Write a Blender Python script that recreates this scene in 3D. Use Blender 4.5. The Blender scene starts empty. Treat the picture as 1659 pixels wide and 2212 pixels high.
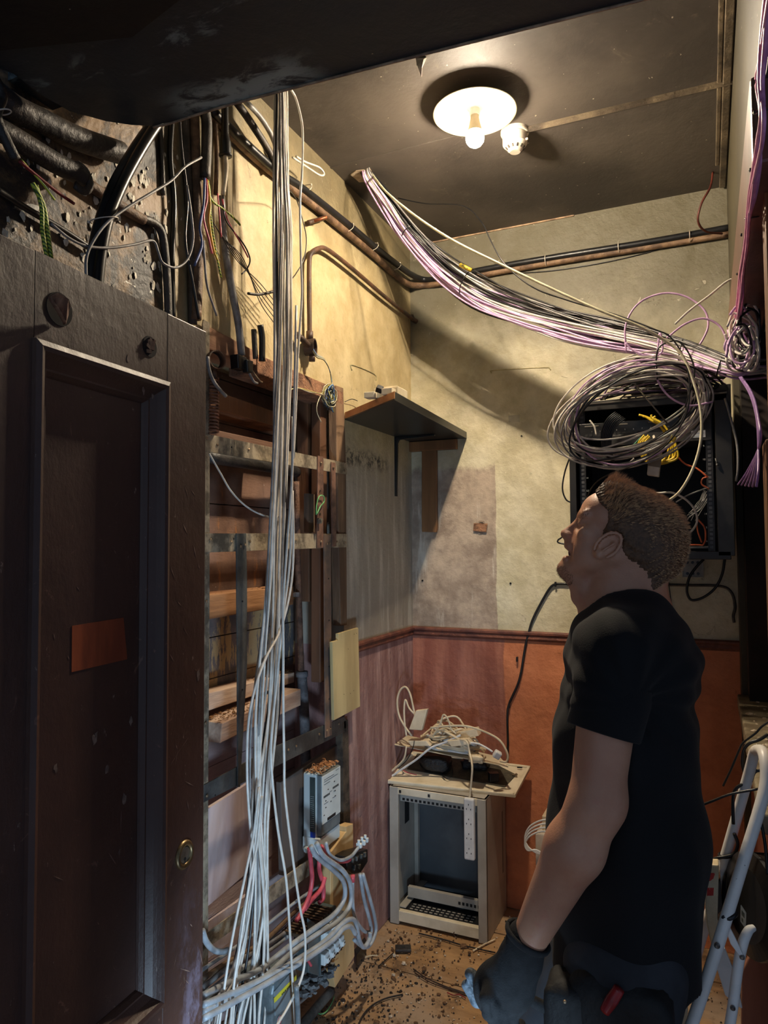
import bpy, math, random
import numpy as np
from mathutils import Vector, Matrix, noise as mnoise
random.seed(7)
SC = bpy.context.scene
COL = SC.collection

# ---------------------------------------------------------------- camera, exposure, light
FPX = 1545.0
EYE = Vector((0, 0, 1.6))
RM = (Matrix.Rotation(math.radians(24.3), 3, 'Z') @ Matrix.Rotation(math.radians(92.56), 3, 'X')
      @ Matrix.Rotation(math.radians(-0.33), 3, 'Z'))
cam = bpy.data.objects.new('camera', bpy.data.cameras.new('camera'))
COL.objects.link(cam)
cam.matrix_world = Matrix.Translation(EYE) @ RM.to_4x4()
cam.data.sensor_fit = 'HORIZONTAL'
cam.data.sensor_width = 36.0
cam.data.lens = 36.0 * FPX / 1659.0
cam.data.clip_start = 0.02
SC.camera = cam
vs = SC.view_settings
vs.view_transform = 'Standard'; vs.look = 'None'; vs.gamma = 1.0; vs.use_curve_mapping = False
vs.exposure = 2.9
SC.cycles.use_denoising = True
SC.cycles.max_bounces = 8
SC.cycles.diffuse_bounces = 5
SC.cycles.sample_clamp_indirect = 4.0

world = bpy.data.worlds.new('world'); SC.world = world
world.use_nodes = True
world.node_tree.nodes['Background'].inputs[0].default_value = (0.50, 0.68, 1.0, 1)
world.node_tree.nodes['Background'].inputs[1].default_value = 0.035

def add_light(name, kind, loc, energy, color, target=None, **kw):
    l = bpy.data.lights.new(name, kind); l.energy = energy; l.color = color
    for k, v in kw.items(): setattr(l, k, v)
    o = bpy.data.objects.new(name, l); COL.objects.link(o); o.location = loc
    if target is not None:
        o.rotation_euler = (Vector(target) - Vector(loc)).to_track_quat('-Z', 'Y').to_euler()
    return o
BULB_W = 165.0
BULB_C = (1.0, 0.83, 0.61)
# torch beam from the doorway, low down, on the meter and the cables
add_light('work_torch', 'SPOT', (-0.16, 0.72, 0.42), 9, (0.52, 0.75, 1.0), (-1.28, 1.95, 0.85),
          spot_size=math.radians(78), spot_blend=0.8, shadow_soft_size=0.10)
# weak cool fill light added behind the photographer
add_light('cool_fill', 'AREA', (-0.3, -1.6, 1.9), 0.5, (0.66, 0.82, 1.0), (-0.9, 1.8, 1.3),
          shape='RECTANGLE', size=1.4, size_y=1.6)

# ---------------------------------------------------------------- measuring helpers
def ray(px, py):
    return RM @ Vector(((px - 829.5) / FPX, (1106 - py) / FPX, -1.0))
def at(px, py, ax, v):
    d = ray(px, py); t = (v - EYE[ax]) / d[ax]
    return EYE + d * t
def aX(px, py, v): return at(px, py, 0, v)
def aY(px, py, v): return at(px, py, 1, v)
def aZ(px, py, v): return at(px, py, 2, v)

# ---------------------------------------------------------------- node materials
class NT:
    def __init__(s, name):
        s.m = bpy.data.materials.new(name); s.m.use_nodes = True
        s.t = s.m.node_tree; s.n = s.t.nodes; s.l = s.t.links
        s.b = s.n['Principled BSDF']
        s.pos = s.n.new('ShaderNodeNewGeometry').outputs['Position']
    def val(s, x, sock):
        if hasattr(x, 'is_output') or hasattr(x, 'links'): s.l.new(x, sock)
        elif isinstance(x, (tuple, list)): sock.default_value = tuple(x) + ((1,) if len(x) == 3 and len(sock.default_value) == 4 else ())
        else: sock.default_value = x
    def math(s, op, a, b=0.0, c=0.0, clamp=False):
        n = s.n.new('ShaderNodeMath'); n.operation = op; n.use_clamp = clamp
        s.val(a, n.inputs[0]); s.val(b, n.inputs[1]); s.val(c, n.inputs[2]); return n.outputs[0]
    def noise(s, scale, detail=6, rough=.6, vec=None, stretch=None, dist=0.0):
        n = s.n.new('ShaderNodeTexNoise'); n.inputs['Scale'].default_value = scale
        n.inputs['Detail'].default_value = detail; n.inputs['Roughness'].default_value = rough
        n.inputs['Distortion'].default_value = dist
        v = vec or s.pos
        if stretch:
            mp = s.n.new('ShaderNodeMapping'); s.l.new(v, mp.inputs[0]); mp.inputs['Scale'].default_value = stretch; v = mp.outputs[0]
        s.l.new(v, n.inputs['Vector']); return n.outputs['Fac']
    def vor(s, scale, stretch=None):
        n = s.n.new('ShaderNodeTexVoronoi'); n.inputs['Scale'].default_value = scale
        v = s.pos
        if stretch:
            mp = s.n.new('ShaderNodeMapping'); s.l.new(v, mp.inputs[0]); mp.inputs['Scale'].default_value = stretch; v = mp.outputs[0]
        s.l.new(v, n.inputs['Vector']); return n.outputs['Distance']
    def xyz(s, v=None):
        n = s.n.new('ShaderNodeSeparateXYZ'); s.l.new(v or s.pos, n.inputs[0]); return n.outputs
    def ramp(s, f, lo, hi):            # smooth 0..1 between lo and hi
        n = s.n.new('ShaderNodeMapRange'); n.interpolation_type = 'SMOOTHSTEP'
        s.val(f, n.inputs[0]); s.val(lo, n.inputs[1]); s.val(hi, n.inputs[2]); return n.outputs[0]
    def mix(s, f, a, b):
        n = s.n.new('ShaderNodeMix'); n.data_type = 'RGBA'
        s.val(f, n.inputs['Factor']); s.val(a, n.inputs[6]); s.val(b, n.inputs[7]); return n.outputs[2]
    def out(s, col, rough=.7, bump=None, bd=.01, metal=0.0, spec=.5):
        s.val(col, s.b.inputs['Base Color']); s.val(rough, s.b.inputs['Roughness'])
        s.b.inputs['Metallic'].default_value = metal
        s.b.inputs['Specular IOR Level'].default_value = spec
        if bump is not None:
            n = s.n.new('ShaderNodeBump'); n.inputs['Strength'].default_value = 1.0
            n.inputs['Distance'].default_value = bd
            s.val(bump, n.inputs['Height']); s.l.new(n.outputs[0], s.b.inputs['Normal'])
        return s.m
def lin(r, g, b):
    f = lambda c: ((c / 255 + .055) / 1.055) ** 2.4 if c > 10 else c / 255 / 12.92
    return (f(r), f(g), f(b))
MATS = {}
def mat(name, a, b=None, sc=12, rough=.6, metal=0.0, bd=0.0, spec=.5, lo=.35, hi=.65, stretch=None, dist=0.0):
    """plain procedural surface: two tones broken up by noise, with a fine bump"""
    if name in MATS: return MATS[name]
    t = NT(name)
    b = b or tuple(c * .72 for c in a)
    n = t.noise(sc, stretch=stretch, dist=dist)
    c = t.mix(t.ramp(n, lo, hi), b, a)
    n2 = t.noise(sc * 6, stretch=stretch)
    m = t.out(c, rough, n2 if bd else None, bd, metal, spec)
    MATS[name] = m
    return m

# ---------------------------------------------------------------- object helpers
def tag(o, label=None, cat=None, group=None, kind=None):
    if label: o['label'] = label
    if cat: o['category'] = cat
    if group: o['group'] = group
    if kind: o['kind'] = kind
    return o
def thing(name, loc, label, cat, group=None):
    o = bpy.data.objects.new(name, None); COL.objects.link(o)
    o.empty_display_size = .05
    o.location = loc
    return tag(o, label, cat, group)
def wloc(o):
    v = Vector(o.location)
    while o.parent: o = o.parent; v = v + Vector(o.location)
    return v
def obj(name, geo, m, parent=None, smooth=False, bevel=0.0, label=None, cat=None, group=None, kind=None, seg=2, angle=35):
    """link a mesh given in world coordinates as one object with its origin at its own base centre"""
    vs_, fs = geo
    A = np.array([tuple(v) for v in vs_], dtype=float)
    org = np.array([(A[:, 0].min() + A[:, 0].max()) / 2, (A[:, 1].min() + A[:, 1].max()) / 2, A[:, 2].min()])
    me = bpy.data.meshes.new(name)
    me.from_pydata((A - org).tolist(), [], [list(f) for f in fs]); me.validate()
    for mm in (m if isinstance(m, (list, tuple)) else [m]): me.materials.append(mm)
    if smooth: me.polygons.foreach_set('use_smooth', [True] * len(me.polygons))
    o = bpy.data.objects.new(name, me); COL.objects.link(o)
    base = Vector((0, 0, 0))
    if parent: o.parent = parent; base = wloc(parent)
    o.location = Vector(org) - base
    if bevel:
        b = o.modifiers.new('bevel', 'BEVEL'); b.width = bevel; b.segments = seg; b.limit_method = 'ANGLE'; b.angle_limit = math.radians(angle)
    tag(o, label, cat, group, kind)
    return o
def join(*gs):
    V, Fc = [], []
    for v, f in gs:
        n = len(V); V += [tuple(p) for p in v]; Fc += [[i + n for i in q] for q in f]
    return V, Fc
def box(x0, x1, y0, y1, z0, z1):
    v = [(x, y, z) for x in (x0, x1) for y in (y0, y1) for z in (z0, z1)]
    return v, [(0, 1, 3, 2), (4, 6, 7, 5), (0, 4, 5, 1), (2, 3, 7, 6), (0, 2, 6, 4), (1, 5, 7, 3)]
def obox(c, sx, sy, sz, R=None):
    """box centred on c; R a 3x3 matrix"""
    R = R or Matrix.Identity(3); c = Vector(c)
    v, f = box(-sx / 2, sx / 2, -sy / 2, sy / 2, -sz / 2, sz / 2)
    return [tuple(c + R @ Vector(p)) for p in v], f
def extr(pts, vec):
    """polygon of world points swept along vec"""
    n = len(pts); vec = Vector(vec)
    v = [tuple(p) for p in pts] + [tuple(Vector(p) + vec) for p in pts]
    f = [list(range(n)), list(range(2 * n - 1, n - 1, -1))] + [(i, i + n, (i + 1) % n + n, (i + 1) % n) for i in range(n)]
    return v, [list(reversed(q)) if False else q for q in f]
def prX(pp, v, th): return extr([aX(x, y, v) for x, y in pp], (-th, 0, 0))    # on the left-wall direction
def prY(pp, v, th): return extr([aY(x, y, v) for x, y in pp], (0, th, 0))
def spline(pts, n=8):
    P = [Vector(p) for p in pts]
    if len(P) < 3: return P
    P = [P[0] * 2 - P[1]] + P + [P[-1] * 2 - P[-2]]
    out = []
    for i in range(1, len(P) - 2):
        a, b, c, d = P[i - 1:i + 3]
        for k in range(n):
            t = k / n
            out.append(.5 * ((2 * b) + (c - a) * t + (2 * a - 5 * b + 4 * c - d) * t * t + (3 * b - 3 * c + d - a) * t ** 3))
    out.append(P[-2]); return out
def tube(pts, r, seg=8, n=6, smooth=True, closed=False, flat=1.0):
    P = spline(pts, n) if smooth else [Vector(p) for p in pts]
    Q = [P[0]]
    for p in P[1:]:
        if (p - Q[-1]).length > 1e-5: Q.append(p)
    P = Q; L = len(P)
    if L < 2: P.append(P[0] + Vector((0, 0, 1e-3))); L = 2
    rr = r if isinstance(r, (list, tuple)) else None
    V, Fc = [], []
    up = None
    for i, p in enumerate(P):
        d = (P[min(i + 1, L - 1)] - P[max(i - 1, 0)]).normalized()
        if up is None:
            up = Vector((0, 0, 1)) if abs(d.z) < .9 else Vector((1, 0, 0))
        s = d.cross(up)
        if s.length < 1e-5: s = d.orthogonal()
        s.normalize(); u = s.cross(d).normalized(); up = u
        if rr:
            t = i / (L - 1) * (len(rr) - 1); k = min(int(t), len(rr) - 2); q = rr[k] + (rr[k + 1] - rr[k]) * (t - k)
        else: q = r
        for j in range(seg):
            a = 2 * math.pi * j / seg
            V.append(tuple(p + s * (q * math.cos(a)) + u * (q * flat * math.sin(a))))
    for i in range(L - 1):
        for j in range(seg):
            a = i * seg + j; b = i * seg + (j + 1) % seg
            Fc.append((a, b, b + seg, a + seg))
    Fc.append(tuple(range(seg - 1, -1, -1))); Fc.append(tuple(range((L - 1) * seg, L * seg)))
    return V, Fc
def lathe(c, prof, seg=24, axis=(0, 0, 1), cap=True):
    """profile [(radius, height)] spun about axis through c"""
    ax = Vector(axis).normalized(); s = ax.orthogonal().normalized(); u = ax.cross(s); c = Vector(c)
    V, Fc = [], []
    for r, h in prof:
        for j in range(seg):
            a = 2 * math.pi * j / seg
            V.append(tuple(c + ax * h + s * (r * math.cos(a)) + u * (r * math.sin(a))))
    for i in range(len(prof) - 1):
        for j in range(seg):
            a = i * seg + j; b = i * seg + (j + 1) % seg
            Fc.append((a, b, b + seg, a + seg))
    if cap:
        Fc.append(tuple(range(seg - 1, -1, -1))); Fc.append(tuple(range((len(prof) - 1) * seg, len(prof) * seg)))
    return V, Fc
def ball(c, r, seg=12, rings=8, sc=(1, 1, 1)):
    prof = [(r * math.sin(math.pi * i / rings) + 1e-5, -r * math.cos(math.pi * i / rings)) for i in range(rings + 1)]
    v, f = lathe((0, 0, 0), prof, seg)
    return [(c[0] + p[0] * sc[0], c[1] + p[1] * sc[1], c[2] + p[2] * sc[2]) for p in v], f
def cable(name, pts, r, m, label, cat='cable', group=None, parent=None, seg=8, n=6, kind=None):
    if parent: return obj(name, tube(pts, r, seg, n), m, parent, smooth=True, kind=kind)
    return obj(name, tube(pts, r, seg, n), m, None, smooth=True, label=label, cat=cat, group=group, kind=kind)
def chips(n, place, smin, smax, flat=.35, rnd=None):
    """n small irregular fragments; place() gives a point"""
    rnd = rnd or random
    V, Fc = [], []
    for _ in range(n):
        c = Vector(place()); s = rnd.uniform(smin, smax) * (1.8 if rnd.random() < .08 else 1)
        a = rnd.uniform(0, 6.28); k = rnd.choice((4, 5, 6)); o = len(V)
        ex = rnd.uniform(.5, 1.3)
        for h in (0, s * flat):
            for j in range(k):
                t = a + 2 * math.pi * j / k; q = s * rnd.uniform(.6, 1.1) * (1 if h == 0 else .75)
                V.append((c.x + q * math.cos(t) * ex, c.y + q * math.sin(t), c.z + h + rnd.uniform(0, s * .12)))
        Fc += [tuple(range(o + k - 1, o - 1, -1)), tuple(range(o + k, o + 2 * k))]
        Fc += [(o + j, o + (j + 1) % k, o + k + (j + 1) % k, o + k + j) for j in range(k)]
    return V, Fc
def text(body, loc, right, up, size, m, parent=None, name='lettering', align='CENTER', thick=.0004):
    """real lettering lying on a surface; right/up give the writing plane"""
    c = bpy.data.curves.new(name, 'FONT'); c.body = body; c.size = size; c.align_x = align; c.align_y = 'CENTER'
    c.extrude = thick
    o = bpy.data.objects.new(name, c); COL.objects.link(o)
    dg = bpy.context.evaluated_depsgraph_get(); me = bpy.data.meshes.new_from_object(o.evaluated_get(dg))
    bpy.data.objects.remove(o)
    r = Vector(right).normalized(); u = Vector(up).normalized(); nn = r.cross(u)
    R = Matrix((r, u, nn)).transposed()
    vv = [tuple(Vector(loc) + R @ v.co) for v in me.vertices]; ff = [tuple(p.vertices) for p in me.polygons]
    bpy.data.meshes.remove(me)
    return obj(name, (vv, ff), m, parent)
# ================================================================= THE SETTING
XL, YB, ZC, XR, ZD = -1.28, 3.158, 3.04, 0.105, 1.212
OY0, OY1, OZ = 0.60, 2.455, 2.19          # the stripped-out recess in the left wall
def wall_material(name, side):
    t = NT(name); x, y, z = t.xyz()
    n1 = t.noise(2.2, 8, .62); n2 = t.noise(9, 8, .65); n3 = t.noise(45, 6, .7); n4 = t.noise(3.0, 8, .6, stretch=(6, 6, .7))
    cream = t.mix(t.ramp(n2, .35, .7), lin(200, 190, 156), lin(224, 216, 188))
    plaster = t.mix(t.ramp(n2, .32, .68), lin(146, 128, 112), lin(192, 174, 154))
    plaster = t.mix(t.ramp(n4, .56, .70), plaster, lin(216, 206, 190))
    if side == 'back':
        edge = t.math('ADD', t.math('MULTIPLY', n1, .05), t.math('MULTIPLY', n2, .012))
        line = t.math('ADD', x, edge)
        f = t.ramp(line, -.872 + .03, -.868 + .03)          # right of it the cream paint survives
        top = t.math('ADD', z, t.math('MULTIPLY', n2, .12))
        f = t.math('MAXIMUM', f, t.ramp(top, 1.99, 2.03))
        col = t.mix(f, plaster, cream)
        crack = t.math('MULTIPLY', t.ramp(t.vor(14, (1, 1, 1.6)), .0, .05), 1.0)
        red = t.mix(t.ramp(n2, .3, .7), lin(190, 114, 76), lin(216, 138, 96))
        dull = t.mix(t.ramp(n4, .35, .7), lin(144, 84, 66), lin(176, 114, 92))
        low = t.mix(t.ramp(line, -.845 + .03, -.835 + .03), dull, red)
    else:
        sick = t.mix(t.ramp(n2, .3, .7), lin(176, 156, 112), lin(206, 188, 146))
        hi_ = t.ramp(t.math('ADD', z, t.math('MULTIPLY', n1, .25)), 1.98, 2.25)
        grey = t.mix(t.ramp(n4, .45, .68), lin(158, 150, 136), lin(190, 184, 170))
        col = t.mix(hi_, grey, sick)
        # black scorched crescent under the shelf
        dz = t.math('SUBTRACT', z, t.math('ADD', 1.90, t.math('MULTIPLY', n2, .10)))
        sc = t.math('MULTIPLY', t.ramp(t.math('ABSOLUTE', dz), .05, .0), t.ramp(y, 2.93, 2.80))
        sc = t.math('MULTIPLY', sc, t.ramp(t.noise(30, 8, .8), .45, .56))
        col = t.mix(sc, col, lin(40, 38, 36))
        low = t.mix(t.ramp(n4, .4, .72), lin(138, 102, 98), lin(188, 156, 150))
    # soot left by the fire: heavier towards the ceiling, in clouds
    s = t.math('ADD', t.math('MULTIPLY', z, .9), t.math('MULTIPLY', n1, .9))
    soot = t.ramp(s, 2.15, 2.95) if side == 'back' else t.ramp(s, 2.72, 3.20)
    col = t.mix(t.math('MULTIPLY', soot, .86 if side == 'back' else .80), col, lin(60, 55, 40))
    # rings and flakes of peeling
    pe = t.ramp(t.noise(17, 10, .7, dist=1.2), .64, .66)
    col = t.mix(t.math('MULTIPLY', pe, .35), col, lin(226, 218, 196))
    if side == 'left':
        far = t.ramp(t.math('ADD', y, t.math('MULTIPLY', n1, .25)), 1.72, 1.50)
        burnt = t.mix(t.ramp(t.noise(6, 9, .7, dist=.8), .42, .60), lin(26, 25, 28), lin(136, 108, 76))
        fl = t.ramp(t.noise(26, 5, .55, dist=.6), .665, .675)
        burnt = t.mix(fl, burnt, lin(232, 228, 215))
        col = t.mix(far, col, burnt)
    d = t.ramp(t.math('ADD', z, t.math('MULTIPLY', n3, .006)), ZD - .001, ZD + .003)
    col = t.mix(d, low, col)
    sp = t.ramp(n3, .70, .74)
    col = t.mix(t.math('MULTIPLY', sp, .5), col, lin(60, 44, 34))
    h = t.math('ADD', t.math('MULTIPLY', n1, 1.2), t.math('ADD', t.math('MULTIPLY', n2, .25), t.math('MULTIPLY', pe, .06)))
    rough = t.math('ADD', .42, t.math('MULTIPLY', n2, .3))
    return t.out(col, rough, h, .022)
M_back = wall_material('wall_back_paint', 'back')
M_left = wall_material('wall_left_paint', 'left')
def soot_mat(name, c1, c2, c3, rough=.42, scuffs=False):
    t = NT(name)
    n1 = t.noise(1.6, 7, .6); n2 = t.noise(7, 9, .7, dist=.6); n3 = t.noise(60, 3, .5)
    c = t.mix(t.ramp(n1, .35, .65), c1, c2)
    c = t.mix(t.math('MULTIPLY', t.ramp(n2, .60, .72), .55), c, c3)
    c = t.mix(t.ramp(n3, .745, .76), c, lin(190, 180, 160))
    if scuffs:                    # soot rubbed off in smears along the edge and along the step
        x, y, z = t.xyz(); ns = t.noise(11, 9, .7, stretch=(1, 2.2, 1), dist=.5)
        a = t.math('MULTIPLY', t.math('MULTIPLY', t.ramp(y, 1.06, 1.15), t.ramp(x, -.62, -.72)), t.math('MULTIPLY', t.ramp(x, -1.02, -.92), t.ramp(ns, .42, .56)))
        b = t.math('MULTIPLY', t.ramp(t.math('ABSOLUTE', t.math('SUBTRACT', y, .975)), .06, .01), t.math('MULTIPLY', t.ramp(x, -.50, -.62), t.ramp(ns, .52, .66)))
        c = t.mix(t.math('MAXIMUM', a, t.math('MULTIPLY', b, .5)), c, lin(150, 166, 164))
    return t.out(c, rough, t.math('ADD', n1, t.math('MULTIPLY', n2, .2)), .012)
M_ceil = soot_mat('ceiling_soot', lin(62, 56, 52), lin(92, 84, 76), lin(120, 108, 92), .62)
M_soff = soot_mat('soffit_soot', lin(22, 32, 40), lin(34, 46, 54), lin(60, 72, 78), .42, True)
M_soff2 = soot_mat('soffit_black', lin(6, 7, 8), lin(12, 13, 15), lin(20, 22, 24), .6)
M_edge = mat('pale_arris', lin(178, 150, 120), lin(120, 96, 76), 30, .7)  # pale tone; on the soffit edge it stands in for bulb light

T = .22
wl = join(box(XL - T, XL, -.6, YB, OZ, ZC), box(XL - T, XL, OY1, YB, 0, OZ), box(XL - T, XL, -.6, OY0, 0, OZ))
obj('wall_left', wl, M_left, kind='structure')
obj('wall_back', box(XL - T, XR + .45, YB, YB + .15, 0, ZC + .02), M_back, kind='structure')
obj('ceiling', box(XL - T, XR + .45, 1.10, YB + .15, ZC, ZC + .1), M_ceil, kind='structure')
# lowered ceiling over the doorway, its far corner broken away round
sp = [aZ(x, y, 2.5) for x, y in ((1760, -100), (1370, 0), (1000, 92), (640, 185), (500, 222), (420, 246), (372, 262), (330, 272), (285, 270), (230, 262), (150, 240), (90, 205), (30, 160))]
spts = [(p.x, p.y, 2.5) for p in sp] + [(-1.28, .70, 2.5), (-1.28, -.6, 2.5), (1.0, -.6, 2.5), (1.0, 1.25, 2.5)]
obj('soffit', extr(list(reversed(spts)), (0, 0, .05)), M_soff, kind='structure')
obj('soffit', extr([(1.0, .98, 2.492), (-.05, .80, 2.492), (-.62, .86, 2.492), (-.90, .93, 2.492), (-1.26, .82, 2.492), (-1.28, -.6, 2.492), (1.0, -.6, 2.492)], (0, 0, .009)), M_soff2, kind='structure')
ed = [(sp[i].x, sp[i].y, 2.4975) for i in range(0, 8)]
obj('trim_1', tube([Vector(p) + Vector((0, .001, 0)) for p in ed], .0026, 6, 3), M_edge, smooth=True, kind='structure')  # thin pale strip added to draw the bulb-lit soffit edge
obj('wall_front', box(-1.28, 1.0, .98, 1.09, 2.55, ZC), M_soff, kind='structure')

# floor boards running across the room
tf = NT('floor_boards'); x, y, z = tf.xyz()
n1 = tf.noise(1.7, 8, .6); n2 = tf.noise(14, 8, .7, stretch=(.25, 1, 1)); n3 = tf.noise(50, 4, .6); n4 = tf.noise(5, 9, .75)
c = tf.mix(tf.ramp(n2, .3, .7), lin(140, 106, 70), lin(184, 144, 98))
c = tf.mix(tf.ramp(n1, .42, .60), c, lin(160, 138, 116))
c = tf.mix(tf.math('MULTIPLY', tf.ramp(n4, .52, .66), .75), c, lin(74, 58, 46))
c = tf.mix(tf.ramp(n3, .66, .70), c, lin(28, 22, 18))
M_floor = tf.out(c, .75, n2, .004)
fb = []
yy = -.6
for w in (.62, .60, .55, .50, .41, .46, .40, .55):
    fb.append(box(XL - T, XR + .45, yy, yy + w - .006, -.05, random.uniform(-.003, 0))); yy += w
fb.append(box(XL - T, XR + .45, -.6, YB, -.09, -.05))
obj('floor', join(*fb), M_floor, kind='structure')

# dado rails and skirtings
M_dado = mat('dado_paint', lin(128, 76, 58), lin(92, 52, 44), 18, .5, bd=.003)
def rail(name, pts_prof, a, b):
    """moulding: profile (out from wall, height) swept from a to b; last arg is outward normal"""
    a = Vector(a); b = Vector(b); d = (b - a).normalized(); out = d.cross(Vector((0, 0, 1)))
    V = [tuple(p + out * o + Vector((0, 0, h))) for p in (a, b) for o, h in pts_prof]; n = len(pts_prof)
    Fc = [tuple(range(n)), tuple(range(2 * n - 1, n - 1, -1))] + [(i, (i + 1) % n, (i + 1) % n + n, i + n) for i in range(n)]
    return V, Fc
prof = [(0, 0), (.010, 0), (.016, -.006), (.016, -.014), (.009, -.020), (.012, -.034), (.006, -.042), (0, -.044)]
obj('trim_2', rail('d', prof, (XL, YB, ZD), (XR, YB, ZD)), M_dado, kind='structure')
obj('trim_3', rail('d', prof, (XL, OY1 + .03, ZD), (XL, YB - .016, ZD)), M_dado, kind='structure')
# ceiling battens
M_bat = mat('ceiling_batten', lin(120, 106, 86), lin(66, 58, 50), 9, .38, bd=.004)
pb = aZ(1128, 270, ZC); pe_ = aZ(1590, 185, ZC)
obj('trim_4', rail('c', [(0, 0), (.022, 0), (.022, -.010), (.012, -.016), (0, -.010)], (-.60, (pb.y + pe_.y) / 2, ZC), (XR, (pb.y + pe_.y) / 2 + .01, ZC)), M_bat, kind='structure')
obj('trim_5', join(box(XR - .028, XR - .004, 1.10, YB - .02, ZC - .014, ZC), box(XR - .044, XR - .030, 1.10, YB - .2, ZC - .007, ZC)), M_bat, kind='structure', bevel=.003)
obj('trim_6', box(XL, -.62, 2.352, 2.362, ZC - .004, ZC), M_ceil, kind='structure')
obj('trim_7', box(XL, -.5, YB - .006, YB, ZC - .006, ZC), M_edge, kind='structure')

# right wall: solid above, open into a dark void in the middle, low wall with a ledge below
M_right = soot_mat('right_wall_paint', lin(54, 49, 36), lin(74, 67, 48), lin(96, 88, 66), .6)
M_void = mat('void_timber', lin(40, 25, 18), lin(22, 14, 11), 6, .8)
M_brown = mat('brown_gloss_paint', lin(116, 80, 62), lin(86, 56, 44), 5, .38, bd=.002)
obj('wall_right', join(box(XR, XR + .10, 1.10, YB, 2.36, ZC), box(XR, XR + .10, 3.02, YB, 0, 2.36)), M_right, kind='structure')
tr = NT('low_wall_paint'); x, y, z = tr.xyz(); n2 = tr.noise(8, 8, .6)
M_lowr = tr.out(tr.mix(tr.ramp(n2, .3, .7), lin(92, 46, 30), lin(132, 70, 46)), .55, n2, .01)
obj('wall_right', box(.125, .35, 1.72, 3.02, 0, .985), M_lowr, kind='structure')
obj('wall_right', box(.42, .47, 1.30, YB, 0, 2.6), M_void, kind='structure')
obj('wall_right', box(.125, .44, 2.90, 3.02, .985, 2.36), M_void, kind='structure')
M_ledge = mat('ledge_paint', lin(150, 138, 112), lin(96, 82, 62), 14, .6, bd=.004)
obj('trim_8', box(.088, .36, 1.72, 3.02, .985, 1.03), M_ledge, kind='structure', bevel=.006)
obj('trim_9', box(.082, .16, 1.30, 2.86, 2.22, 2.37), M_brown, kind='structure', bevel=.006)
M_post = mat('stripped_post', lin(146, 100, 64), lin(92, 60, 36), 7, .55, bd=.003, stretch=(1, 1, .12))
pz = aX(1645, 330, .11)
g = [box(.112, .22, 1.40, 1.50, 1.24, pz.z)]
for k in range(3): g.append(box(.107, .114, 1.415 + .026 * k, 1.430 + .026 * k, 1.24, pz.z - .02))
obj('trim_10', join(*g), M_post, kind='structure', bevel=.004)
obj('trim_11', box(.106, .15, 1.56, 1.64, 1.15, 1.80), M_post, kind='structure', bevel=.006)
# ================================================================= THE OPEN DOOR IN THE FOREGROUND
tdr = NT('door_gloss'); x, y, z = tdr.xyz()
n1 = tdr.noise(3.2, 8, .6); n2 = tdr.noise(9, 9, .7, stretch=(1, 1, .25)); n3 = tdr.noise(60, 6, .7, stretch=(1, 1, .45)); n5 = tdr.noise(22, 9, .72, dist=1.5)
c = tdr.mix(tdr.ramp(n1, .3, .7), lin(62, 42, 36), lin(80, 54, 45))
c = tdr.mix(tdr.ramp(z, 1.75, 1.95), c, lin(78, 60, 50))
scr = tdr.math('MULTIPLY', tdr.ramp(n5, .63, .68), .5)
c = tdr.mix(scr, c, lin(130, 96, 80))
c = tdr.mix(tdr.math('MULTIPLY', tdr.ramp(n3, .66, .72), .6), c, lin(170, 150, 134))
dust = tdr.math('MULTIPLY', tdr.ramp(z, 1.10, .55), tdr.ramp(tdr.noise(14, 9, .75, stretch=(1, 1, .5)), .48, .66))  # dust, with the cool light on the lower free stile painted in
dust = tdr.math('MULTIPLY', dust, tdr.ramp(y, .96, 1.06))
c = tdr.mix(tdr.math('MULTIPLY', dust, .85), c, lin(150, 140, 160))
M_door = tdr.out(c, tdr.math('ADD', .36, tdr.math('MULTIPLY', n2, .22)), tdr.math('ADD', n1, tdr.math('MULTIPLY', n3, .15)), .006)
M_dedge = mat('door_worn_edge', lin(150, 132, 112), lin(96, 74, 60), 40, .7)
top = aZ(446, 716, 2.0)
DE = Vector((top.x, top.y, 0))
a_ = math.radians(3.9); DS = Vector((math.sin(a_), -math.cos(a_), 0)); DN = Vector((math.cos(a_), math.sin(a_), 0))   # along the door towards its hinge; out of its face
def dpx(px, py, off=0.0):
    d = ray(px, py); o = DE + DN * off
    t = (o - EYE).dot(DN) / d.dot(DN); p = EYE + d * t
    return (p - DE).dot(DS), p.z
def dw(s, z, o=0.0): return DE + DS * s + DN * o + Vector((0, 0, z))
def dbox(s0, s1, z0, z1, o0, o1):
    pts = [dw(s, z, o) for s in (s0, s1) for z in (z0, z1) for o in (o0, o1)]
    return [tuple(p) for p in pts], [(0, 1, 3, 2), (4, 6, 7, 5), (0, 4, 5, 1), (2, 3, 7, 6), (0, 2, 6, 4), (1, 5, 7, 3)]
door = thing('door_1', tuple(dw(.36, 0, -.02)), 'dark brown panelled door standing open in the left foreground', 'door')
door['kind'] = 'structure'
W_, TH = .78, .042
sa, za = dpx(361, 830); sb, zb = dpx(74, 733); _, zc = dpx(361, 2158)
zo = (za + zb) / 2
obj('stile', dbox(0, sa, 0, 2.0, -TH, 0), M_door, door, bevel=.002)
obj('stile', dbox(sb, W_, 0, 2.0, -TH, 0), M_door, door, bevel=.002)
obj('top_rail', dbox(sa, sb, zo, 2.0, -TH, 0), M_door, door)
obj('lock_rail', dbox(sa, sb, zc - .24, zc, -TH, 0), M_door, door)
obj('bottom_rail', dbox(sa, sb, 0, .22, -TH, 0), M_door, door)
obj('panel', dbox(sa - .005, sb + .005, zc - .005, zo + .005, -TH + .008, -.022), M_door, door)
obj('panel', dbox(sa - .005, sb + .005, .2, zc - .22, -TH + .008, -.022), M_door, door)
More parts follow.
